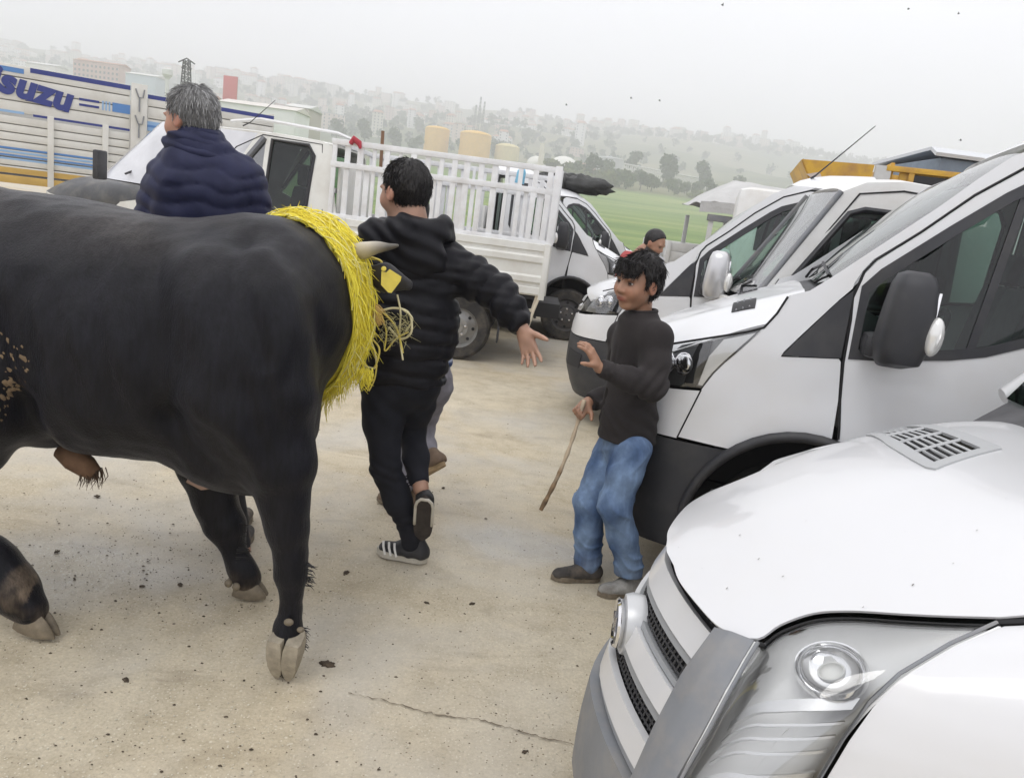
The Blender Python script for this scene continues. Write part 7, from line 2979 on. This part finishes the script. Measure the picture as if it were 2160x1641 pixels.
def baffles(x, y, z):
    arm = np.clip((x + .27) / .04, 0, 1)
    t1 = (z + .10 * (x + .46) + .010 * wob(x, y, z, 4, 60, 2)) / .066
    t2 = ((x - SHr[0]) * ua[0] + (y - SHr[1]) * ua[1] + (z - SHr[2]) * ua[2]) / .060
    b1 = np.abs(np.sin(t1 * math.pi)) ** .55
    b2 = np.abs(np.sin(t2 * math.pi)) ** .55
    low = np.clip((1.30 - z) / .05, 0, 1)
    d = -.0160 * (b1 - .5) * (1 - arm) * low - .0140 * (b2 - .5) * arm
    return d + .0045 * wob(x, y, z, 8, 61, 3) + .0030 * wob(x * .4, y, z * 1.6, 16, 62, 1)


jk.disp(baffles, .06)
PUFF = cloth('black puffer', (.012, .012, .015), .48, .25, 90, var=.25, vscale=14)
man.add(link('jacket', jk.mesh(1), PUFF))
# hood lying on the shoulders
hdm = SDF((-.80, 2.98, 1.15), (-.22, 3.50, 1.58), .0068)
hdm.ell((-.485, 3.175, 1.350), (.165, .085, .10), .05, Matrix.Rotation(R(12), 3, 'Y'))
hdm.cone((-.635, 3.20, 1.405), (-.60, 3.32, 1.42), .05, .05, .05)
hdm.cone((-.640, 3.18, 1.395), (-.50, 3.13, 1.43), .045, .055, .05)
hdm.cone((-.50, 3.13, 1.43), (-.375, 3.20, 1.45), .055, .045, .05)
hdm.cone((-.375, 3.20, 1.45), (-.365, 3.25, 1.485), .040, .016, .03)
hdm.cone((-.36, 3.26, 1.44), (-.42, 3.36, 1.42), .05, .05, .05)
hdm.cone((-.52, 3.29, 1.46), (-.50, 3.26, 1.36), .085, .09, .02, None, 'cut')
hdm.disp(lambda x, y, z: .005 * np.sin((z * 1.0 + .55 * (x + .5)) * 95 + 1.5 * np.sin(x * 22)) + .004 * wob(x, y, z, 7, 63, 2))
man.add(link('hood', hdm.mesh(1), PUFF))
tr = SDF((-.80, 2.98, .05), (-.15, 3.55, .98), .0075)
tr.cone((-.465, 3.25, .92), (-.465, 3.25, .82), .150, .155, .05, ((0, 1, 0), 1.25))
tr.chain([(*HPr, .095), (*(HPr * .5 + KNr * .5), .078), (*KNr, .060), (*(KNr * .5 + ANr * .5), .054), (*(KNr * .12 + ANr * .88), .043)], .03)
tr.plane_cut(KNr * .06 + ANr * .94, ANr - KNr, ANr - .1, ANr + .1)
tr.chain([(*HPl, .098), (*(HPl * .5 + KNl * .5), .083), (*KNl, .060), (*(KNl * .5 + ANl * .5), .059), (*(ANl + np.array([0, 0, .01])), .044), (*(ANl + np.array([.006, 0, -.05])), .046)], .03)
tr.plane_cut(ANl + np.array([0, 0, -.085]), (0, 0, -1), ANl - .13, ANl + .1)


def trouser_folds(x, y, z):
    k1 = np.exp(-(((x - KNl[0]) / .10) ** 2 + ((z - KNl[2] + .02) / .07) ** 2))
    d = .0045 * k1 * np.sin((z + .45 * x) * 140)
    k2 = np.exp(-((z - ANl[2] - .05) / .06) ** 2)
    d = d + .0035 * k2 * np.sin((z - .3 * x) * 150)
    k3 = np.exp(-((z - .70) / .08) ** 2)
    return d + .003 * k3 * np.sin((z * .9 + (x + .46) * .8) * 75) + .0035 * wob(x, y, z, 6, 64, 2)


tr.disp(trouser_folds)
man.add(link('trousers', tr.mesh(1), cloth('black trousers', (.017, .018, .024), .75, .35, 300, var=.3, vscale=10)))
SHB = mat('black trainer', (.020, .020, .022), .6, var=.3, vscale=20, bump=.3, bscale=120)
SHW = mat('trainer white sole', (.60, .57, .49), .7, var=.25, vscale=25, dirt=(.25, .20, .14), dscale=25, damt=.6)
SHK = mat('trainer dark sole', (.045, .036, .030), .8, var=.4, vscale=30, bump=.5, bscale=70)
h_, t_ = A(899, 1184, 3.21), A(820, 1164, 3.25)
c0, f0_, u0_, r0_ = shoe(man, 'shoe', (h_[0], h_[1], .006), (t_[0] - .05, t_[1], .006), (0, 0, 1), .098, .10, SHB, SHW, .030)
sd_ = r0_ if r0_[1] < 0 else -r0_
for k in range(3):
    b0 = c0 + f0_ * (.125 + k * .026)
    man.add(tube('shoe_stripe', [b0 + sd_ * .046 - u0_ * .022, b0 + f0_ * .012 + sd_ * .043 + u0_ * .012, b0 + f0_ * .020 + sd_ * .026 + u0_ * .030], .0055, mat('stripe white', (.75, .74, .70), .6), None, 6))
# raised foot: heel up, sole turned to the camera
hh, tt = ANr + np.array([.028, -.070, -.015]), ANr + np.array([.030, -.005, -.235])
shoe(man, 'shoe', hh, tt, (-.10, .80, .45), .088, .09, SHB, SHK, .022)
V, F = tube_geo([hh + (tt - hh) * t + np.array([.0, -.004, 0]) + np.cross(unit(tt - hh), (0, 1, 0)) * (.039 * (1 if i < 7 else -1)) * min(1, 6 * t + .25) for i, t in enumerate([.62, .5, .4, .3, .2, .1, .03, .03, .1, .2, .3, .4, .5, .62])], .007, 6)
man.add(link('sole_rim', pymesh(V, F), SHW))

# ================================================================== runner half hidden behind him
YR = 3.92
run = Person(tuple(A(890, 1100, YR) * np.array([1, 1, 0])), 'runner in striped blue shirt and grey trousers behind the man in black')
hr_ = Head(A(862, 455, YR), (-.8, .55, -.25), .22)
sk = SDF((-1.0, 3.5, .02), (-.05, 4.35, 1.75), .009)
hr_.skull(sk)
nbr = hr_.p(0, -.14, -.62)
hpr = A(893, 775, YR)
R_el, R_wr = A(800, 660, YR + .15), A(800, 720, YR - .1)
knA, anA = A(842, 930, YR), A(852, 1020, YR - .12)
knB, anB = A(884, 910, YR + .1), A(905, 968, YR - .12)
for a, b, r1, r2 in ((nbr, hpr, .10, .11), (nbr, A(800, 560, YR), .05, .05), (A(800, 560, YR), R_el, .045, .036), (R_el, R_wr, .036, .028), (nbr, A(915, 585, YR + .1), .05, .05), (A(915, 585, YR + .1), A(890, 680, YR + .2), .045, .036), (A(890, 680, YR + .2), A(850, 700, YR + .25), .036, .028), (hpr, knA, .09, .056), (knA, anA, .055, .036), (hpr, knB, .09, .056), (knB, anB, .055, .036), (anA, A(850, 1060, YR - .10), .036, .034)):
    sk.cone(a, b, r1, r2, .04)
hand(sk, R_wr, (0, -.5, -.8), (1, 0, 0), 1, 1.0)
hand(sk, A(850, 700, YR + .25), (-.8, .3, -.2), (0, 0, -1), -1, 1.0)
bm_ = sk.mesh(1)
vcol(bm_, skin_col((.38, .22, .15), None, seed=12))
run.add(link('body', bm_, SKIN))
run.add(link('hair', hair_mesh(hr_, hr_.c - .2, hr_.c + .2, .008, .30, .16, -.25, 6, .05), HAIRM))
sh_ = SDF((-1.0, 3.5, .75), (-.05, 4.35, 1.55), .009)
sh_.cone(A(884, 560, YR), A(893, 800, YR), .165, .150, .06, ((0, 1, 0), 1.3))
sh_.chain([(*A(800, 560, YR), .075), (*R_el, .055)], .04)
sh_.chain([(*A(915, 585, YR + .1), .075), (*A(890, 680, YR + .2), .055)], .04)
sh_.plane_cut(A(893, 778, YR), (0, 0, -1))
sh_.disp(lambda x, y, z: .004 * wob(x, y, z, 7, 66, 2) + .004 * np.sin((z + x * .3) * 90))
sme = sh_.mesh(1)
vcol(sme, lambda co: np.where((np.sin(co[:, 2:3] * 2 * math.pi / .052 + co[:, 0:1] * 12) > .15), np.array([[.050, .075, .165]]), np.array([[.36, .40, .50]])))
run.add(link('shirt', sme, cloth('striped shirt', (0, 0, 0), .8, .3, 300, attr='Col')))
tq = SDF((-1.0, 3.5, .02), (-.05, 4.35, 1.0), .009)
tq.cone(A(893, 760, YR), A(893, 800, YR), .135, .140, .05, ((0, 1, 0), 1.2))
tq.chain([(*A(880, 815, YR), .105), (*knA, .070), (*anA, .055)], .05)
tq.chain([(*A(908, 815, YR), .105), (*knB, .072), (*anB, .060)], .05)
tq.disp(lambda x, y, z: .002 * np.sin((z + .4 * x) * 95 + np.sin(x * 30)) + .006 * wob(x, y, z, 7, 67, 2))
run.add(link('trousers', tq.mesh(1), cloth('grey trousers', (.26, .25, .28), .85, .4, 300, var=.25, vscale=12)))
BRS = mat('brown shoe', (.17, .115, .075), .7, var=.4, vscale=20)
hh, tt = A(938, 982, YR - .20), A(868, 1020, YR - .05)
shoe(run, 'shoe', hh, tt, (-.55, .45, .7), .095, .09, BRS, mat('tan sole', (.42, .30, .17), .8, var=.3, vscale=20), .026)
q = A(868, 1075, YR - .1)
shoe(run, 'shoe', (q[0] + .06, q[1], .005), (q[0] - .19, q[1] + .05, .005), (0, 0, 1), .095, .09, BRS, MUDS)

# ================================================================== grey-haired man in the navy quilted jacket
YN = 3.10
nav = Person((-1.3, YN, 0), 'grey-haired man in navy quilted jacket standing behind the bull')
hn_ = Head(A(402, 256, YN), (-.93, .30, -.14), .222, unit((-.06, 0, 1)))
NB = A(425, 335, YN)
HIP = np.array([NB[0] + .05, YN, .92])
SL, SR = A(362, 372, YN + .02), A(510, 382, YN + .06)
EL_, WL_ = A(322, 475, YN + .04), A(372, 520, YN + .0)
ER_, WR_ = A(535, 490, YN + .10), A(520, 600, YN + .06)
FT = [(HIP + np.array([-.03, .0, -.04]), A(478, 1015, YN - .02), A(510, 1168, YN - .02)), (HIP + np.array([.06, .05, -.04]), A(480, 1000, YN + .16), A(508, 1135, YN + .17))]
sk = SDF((-1.95, 2.90, .0), (-.75, 3.75, 1.95), .008)
hn_.skull(sk)
for a, b, r1, r2 in ((NB, HIP, .11, .12), (NB, SL, .06, .06), (NB, SR, .06, .06), (SL, EL_, .05, .042), (EL_, WL_, .042, .032), (SR, ER_, .05, .042), (ER_, WR_, .042, .032), *((a, b, .085, .06) for a, b, c in FT), *((b, c, .058, .04) for a, b, c in FT), (NB + np.array([-.03, 0, -.05]), hn_.p(0, -.12, -.4), .06, .055)):
    sk.cone(a, b, r1, r2, .04)
hand(sk, WL_, (.7, -.35, -.3), (-.3, .2, -.9), 1, 1.0)
hand(sk, WR_, (-.5, -.3, -.7), (-.5, -.6, 0), -1, 1.0)
bm_ = sk.mesh(1)
vcol(bm_, skin_col((.42, .235, .165), hn_, seed=14))
nav.add(link('body', bm_, SKIN))
GREYH = hair_mat('grey hair', (.20, .20, .20), rough=.55)
nhair = nav.add(link('hair', hair_mesh(hn_, hn_.c - .22, hn_.c + .22, .0055, .30, .14, -.36, 9, .055, tuft=.014), GREYH))
strands(nav, hn_, nhair.data, GREYH, 2000, .026, 3, .4)
strands(nav, hn_, nhair.data, mat('white hair', (.42, .42, .42), .5), 900, .026, 4, .45)
jk = SDF((-1.98, 2.90, .75), (-.72, 3.78, 1.80), .0078)
ax_ = ((-.15, .98, 0), 1.30)
jk.cone(HIP + np.array([0, 0, -.02]), HIP * .45 + NB * .55, .180, .195, .06, ax_)
jk.cone(HIP * .45 + NB * .55, NB + np.array([.02, 0, -.15]), .195, .180, .06, ax_)
jk.cone(SL + np.array([.04, 0, -.03]), SR + np.array([-.03, 0, -.03]), .088, .092, .10)
jk.cone(NB + np.array([-.01, 0, .02]), NB + np.array([.01, 0, -.10]), .115, .16, .07)
jk.chain([(*SL, .085), (*(SL * .5 + EL_ * .5), .076), (*EL_, .068), (*(WL_ * .8 + EL_ * .2), .050)], .05)
jk.chain([(*SR, .088), (*(SR * .5 + ER_ * .5), .078), (*ER_, .070), (*(WR_ * .85 + ER_ * .15), .050)], .05)
jk.plane_cut((HIP[0], YN, .84), (0, 0, -1))


def quilt(x, y, z):
    t1 = (z + .010 * np.sin(x * 26 + y * 12 + 2.2 * np.sin(z * 14)) - .10 * np.abs(x - HIP[0]) + .012 * wob(x, y, z, 4, 71, 2)) / .062
    d = -.0100 * (np.abs(np.sin(t1 * math.pi)) ** .5 - .5)
    return d + .0050 * wob(x, y, z, 5, 72, 3) + .007 * np.exp(-((x - SL[0] - .10 - .55 * (1.45 - z)) / .035) ** 2) * (z < 1.50)


jk.disp(quilt, .06)
NAVYJ = cloth('navy quilt', (.024, .027, .062), .55, .25, 110, var=.25, vscale=10)
nav.add(link('jacket', jk.mesh(1), NAVYJ))
co_ = SDF(NB - np.array([.22, .22, .16]), NB + np.array([.22, .22, .22]), .0065)
ca, cb = hn_.p(.0, -.12, -.66), hn_.p(0, .0, -.27)
co_.cone(ca, cb, .116, .108, .02)
co_.cone(ca + np.array([0, 0, -.05]), cb + np.array([-.012, .006, .12]), .082, .088, .004, None, 'cut')
co_.plane_cut(cb + np.array([0, 0, .012]), hn_.u + hn_.f * .10)
co_.disp(lambda x, y, z: .004 * np.sin(z * 150 + x * 20) + .003 * wob(x, y, z, 9, 73, 2))
nav.add(link('collar', co_.mesh(1), NAVYJ))
tq = SDF((-1.95, 2.95, .03), (-.75, 3.75, 1.0), .011)
tq.cone(HIP + np.array([0, 0, .02]), HIP + np.array([0, 0, -.06]), .16, .165, .05, ((0, 1, 0), 1.2))
for a, b, c in FT:
    tq.chain([(*a, .105), (*b, .060), (*c, .045)], .05)
tq.disp(lambda x, y, z: .004 * wob(x, y, z, 6, 74, 2))
nav.add(link('trousers', tq.mesh(1), cloth('dark trousers', (.03, .03, .035), .8, .3, 300)))
for a, b, c in FT:
    shoe(nav, 'shoe', (c[0] - .01, c[1] - .07, .005), (c[0] - .04, c[1] + .19, .005), (0, 0, 1), .085, .10, MUD, MUDS)

# ================================================================== bearded man far behind
YF = 8.62
fm = Person(tuple(A(1372, 640, YF) * np.array([1, 1, 0])), 'far bearded man in pale shirt seen above the head of the boy')
hf = Head(A(1381, 514, YF), (.72, -.52, -.42), .27)
x0_ = hf.c[0]
sk = SDF((x0_ - .45, YF - .5, 0), (x0_ + .45, YF + .5, 1.75), .012)
hf.skull(sk)
nbf = hf.p(0, -.14, -.60)
hpf = np.array([x0_ - .10, YF + .05, .85])
ft = [np.array([hpf[0] - .09, YF + .05, .08]), np.array([hpf[0] + .10, YF + .05, .08])]
sL, sR = nbf + np.array([-.17, .05, -.07]), nbf + np.array([.15, -.02, -.07])
for a, b, r1, r2 in ((nbf, hpf, .11, .11), (nbf, sL, .06, .06), (nbf, sR, .06, .06), (sL, sL + np.array([-.06, 0, -.30]), .05, .04), (sL + np.array([-.06, 0, -.30]), sL + np.array([.05, -.15, -.45]), .04, .03), (sR, sR + np.array([.06, -.05, -.29]), .05, .04), (sR + np.array([.06, -.05, -.29]), sR + np.array([.02, -.2, -.42]), .04, .03), (hpf, ft[0], .085, .045), (hpf, ft[1], .085, .045)):
    sk.cone(a, b, r1, r2, .04)
hand(sk, sL + np.array([.05, -.15, -.45]), (.5, -.5, -.4), (0, 0, -1), 1, 1.0)
hand(sk, sR + np.array([.02, -.2, -.42]), (-.3, -.5, -.4), (0, 0, -1), -1, 1.0)
bm_ = sk.mesh(1)
sc0 = skin_col((.36, .20, .13), hf, seed=17)


def beardcol(co):
    c = sc0(co)
    d = co - hf.c
    r, f, u = (d @ hf.r) / hf.H, (d @ hf.f) / hf.H, (d @ hf.u) / hf.H
    b = np.clip((-.19 - u + .10 * np.abs(r)) / .05, 0, 1) * (f > -.12) * (u > -.52)
    return c * (1 - b[:, None]) + np.array([.02, .017, .016]) * b[:, None]


vcol(bm_, beardcol)
fm.add(link('body', bm_, SKIN))
fm.add(link('hair', hair_mesh(hf, hf.c - .24, hf.c + .24, .009, .30, .16, -.22, 11, .04), HAIRM))
hf.eyes(None, lambda o, p=None: fm.add(o))
sh_ = SDF((x0_ - .45, YF - .5, .7), (x0_ + .45, YF + .5, 1.5), .011)
sh_.cone(nbf + np.array([0, 0, -.14]), hpf, .17, .16, .06, ((0, 1, 0), 1.3))
sh_.cone(sL, sR, .07, .07, .08)
sh_.chain([(*sL, .075), (*(sL + np.array([-.06, 0, -.30])), .058)], .04)
sh_.chain([(*sR, .075), (*(sR + np.array([.06, -.05, -.29])), .058)], .04)
sh_.plane_cut((x0_, YF, .80), (0, 0, -1))
sh_.cone(nbf + np.array([0, 0, .08]), nbf + np.array([0, 0, -.03]), .075, .07, .01, None, 'cut')
sh_.disp(lambda x, y, z: .005 * wob(x, y, z, 7, 76, 2))
sme = sh_.mesh(1)
vcol(sme, lambda co: np.where(co[:, :1] < x0_ - .17, np.array([[.45, .10, .10]]), np.array([[.62, .63, .66]])))
fm.add(link('shirt', sme, cloth('pale shirt', (0, 0, 0), .8, .3, 200, attr='Col')))
tq = SDF((x0_ - .45, YF - .4, .03), (x0_ + .45, YF + .4, 1.0), .012)
for a in ft:
    tq.chain([(*(hpf + (a - hpf) * .0), .12), (*(hpf * .5 + a * .5), .085), (*a, .06)], .05)
fm.add(link('trousers', tq.mesh(1), cloth('far trousers', (.05, .05, .06), .8)))
for a in ft:
    shoe(fm, 'shoe', (a[0] - .05, a[1] + .04, .005), (a[0] + .17, a[1] - .10, .005), (0, 0, 1), .10, .10, MUD, MUDS)
# ------------------------------------------------------------------ droppings and crumbs on the yard
DUNG = mat('dung', (.075, .055, .035), .9, var=.5, vscale=40, bump=.6, bscale=60, bdist=.004)


def clod_mesh(r, seed):
    bm = bmesh.new()
    bmesh.ops.create_icosphere(bm, subdivisions=3, radius=1)
    q = random.Random(seed)
    a, b, c = q.uniform(3, 6), q.uniform(3, 6), q.uniform(0, 6)
    for v in bm.verts:
        n = 1 + .28 * math.sin(v.co.x * a + c) * math.cos(v.co.y * b + c) + .14 * math.sin(v.co.z * 9 + v.co.x * 11 + c)
        v.co = Vector((v.co.x * r * 1.3 * n, v.co.y * r * .8 * n, max(v.co.z * r * .42 * n, -.1 * r)))
    me = bpy.data.meshes.new('dung_clod')
    bm.to_mesh(me)
    bm.free()
    me.materials.append(DUNG)
    me.polygons.foreach_set('use_smooth', [True] * len(me.polygons))
    return me


CL = [((690, 1403), .020, 'largest dark dung clod just right of the raised front hoof'), ((731, 1209), .013, 'flat dung clod between the bull and the running man'), ((900, 1273), .009, 'small dung clod below the foot of the running man'), ((995, 1275), .010, 'small dung clod on the yard left of the boy'),
      ((380, 1235), .010, 'dung clod near the far front hoof of the bull'), ((300, 1238), .008, 'dung crumb left of the far front hoof'), ((120, 1165), .010, 'dung clod by the hind leg of the bull'), ((205, 1048), .012, 'smear of dung under the belly of the bull'),
      ((935, 1030), .009, 'dung crumb right of the raised shoe'), ((265, 1436), .010, 'dung clod low in the open yard left of centre'), ((1108, 1587), .008, 'dung crumb beside the crack in the concrete'), ((600, 1424), .012, 'dung clod under the raised front hoof'), ((1025, 1095), .006, 'dung crumb beside the tip of the stick')]
for i, ((px, py), r, lab) in enumerate(CL):
    p = at_z(px, py, 0)
    o = bpy.data.objects.new('dung_clod', clod_mesh(r, i))
    COL.objects.link(o)
    o.location = (p[0], p[1], .004)
    o.rotation_euler = (0, 0, i * 1.3)
    tag(o, lab, 'dung')
V, F = [], []
q = np.random.default_rng(3)
for i in range(1500):
    if i < 620:
        px, py = q.normal(330, 200), q.normal(1190, 70)
        if py < 1040:
            continue
    else:
        px, py = q.uniform(-50, 1500), q.uniform(880, 1660)
    p = at_z(px, py, 0)
    r = q.choice([.0012, .0018, .0025, .004], p=[.45, .3, .18, .07])
    o = len(V)
    n = 6
    for k in range(n):
        a = 2 * math.pi * k / n
        rr_ = r * q.uniform(.6, 1.4)
        V.append((p[0] + math.cos(a) * rr_ * 1.5, p[1] + math.sin(a) * rr_, .003))
    V.append((p[0], p[1], .004 + r * .8))
    for k in range(n):
        F.append((o + k, o + (k + 1) % n, o + n))
tag(link('dung_crumbs', pymesh(V, F), DUNG, None, True), 'dark crumbs of dung and dirt strewn over the concrete', 'crumbs', kind='stuff')
# pale grit
V, F = [], []
for i in range(5200):
    px, py = q.uniform(-60, 1500), 860 + 790 * q.random() ** .8
    p = at_z(px, py, 0)
    r = q.choice([.0010, .0016, .0024, .0034], p=[.5, .3, .15, .05])
    o = len(V)
    a0 = q.uniform(0, 6.28)
    for k in range(5):
        a = a0 + 2 * math.pi * k / 5
        V.append((p[0] + math.cos(a) * r * q.uniform(.7, 1.5), p[1] + math.sin(a) * r * q.uniform(.7, 1.3), .003))
    V.append((p[0], p[1], .0035 + r * .7))
    for k in range(5):
        F.append((o + k, o + (k + 1) % 5, o + 5))
tag(link('grit', pymesh(V, F), mat('pale grit', (.58, .54, .43), .8, var=.4, vscale=30), None, False), 'pale grit and straw chips scattered on the concrete', 'grit', kind='stuff')
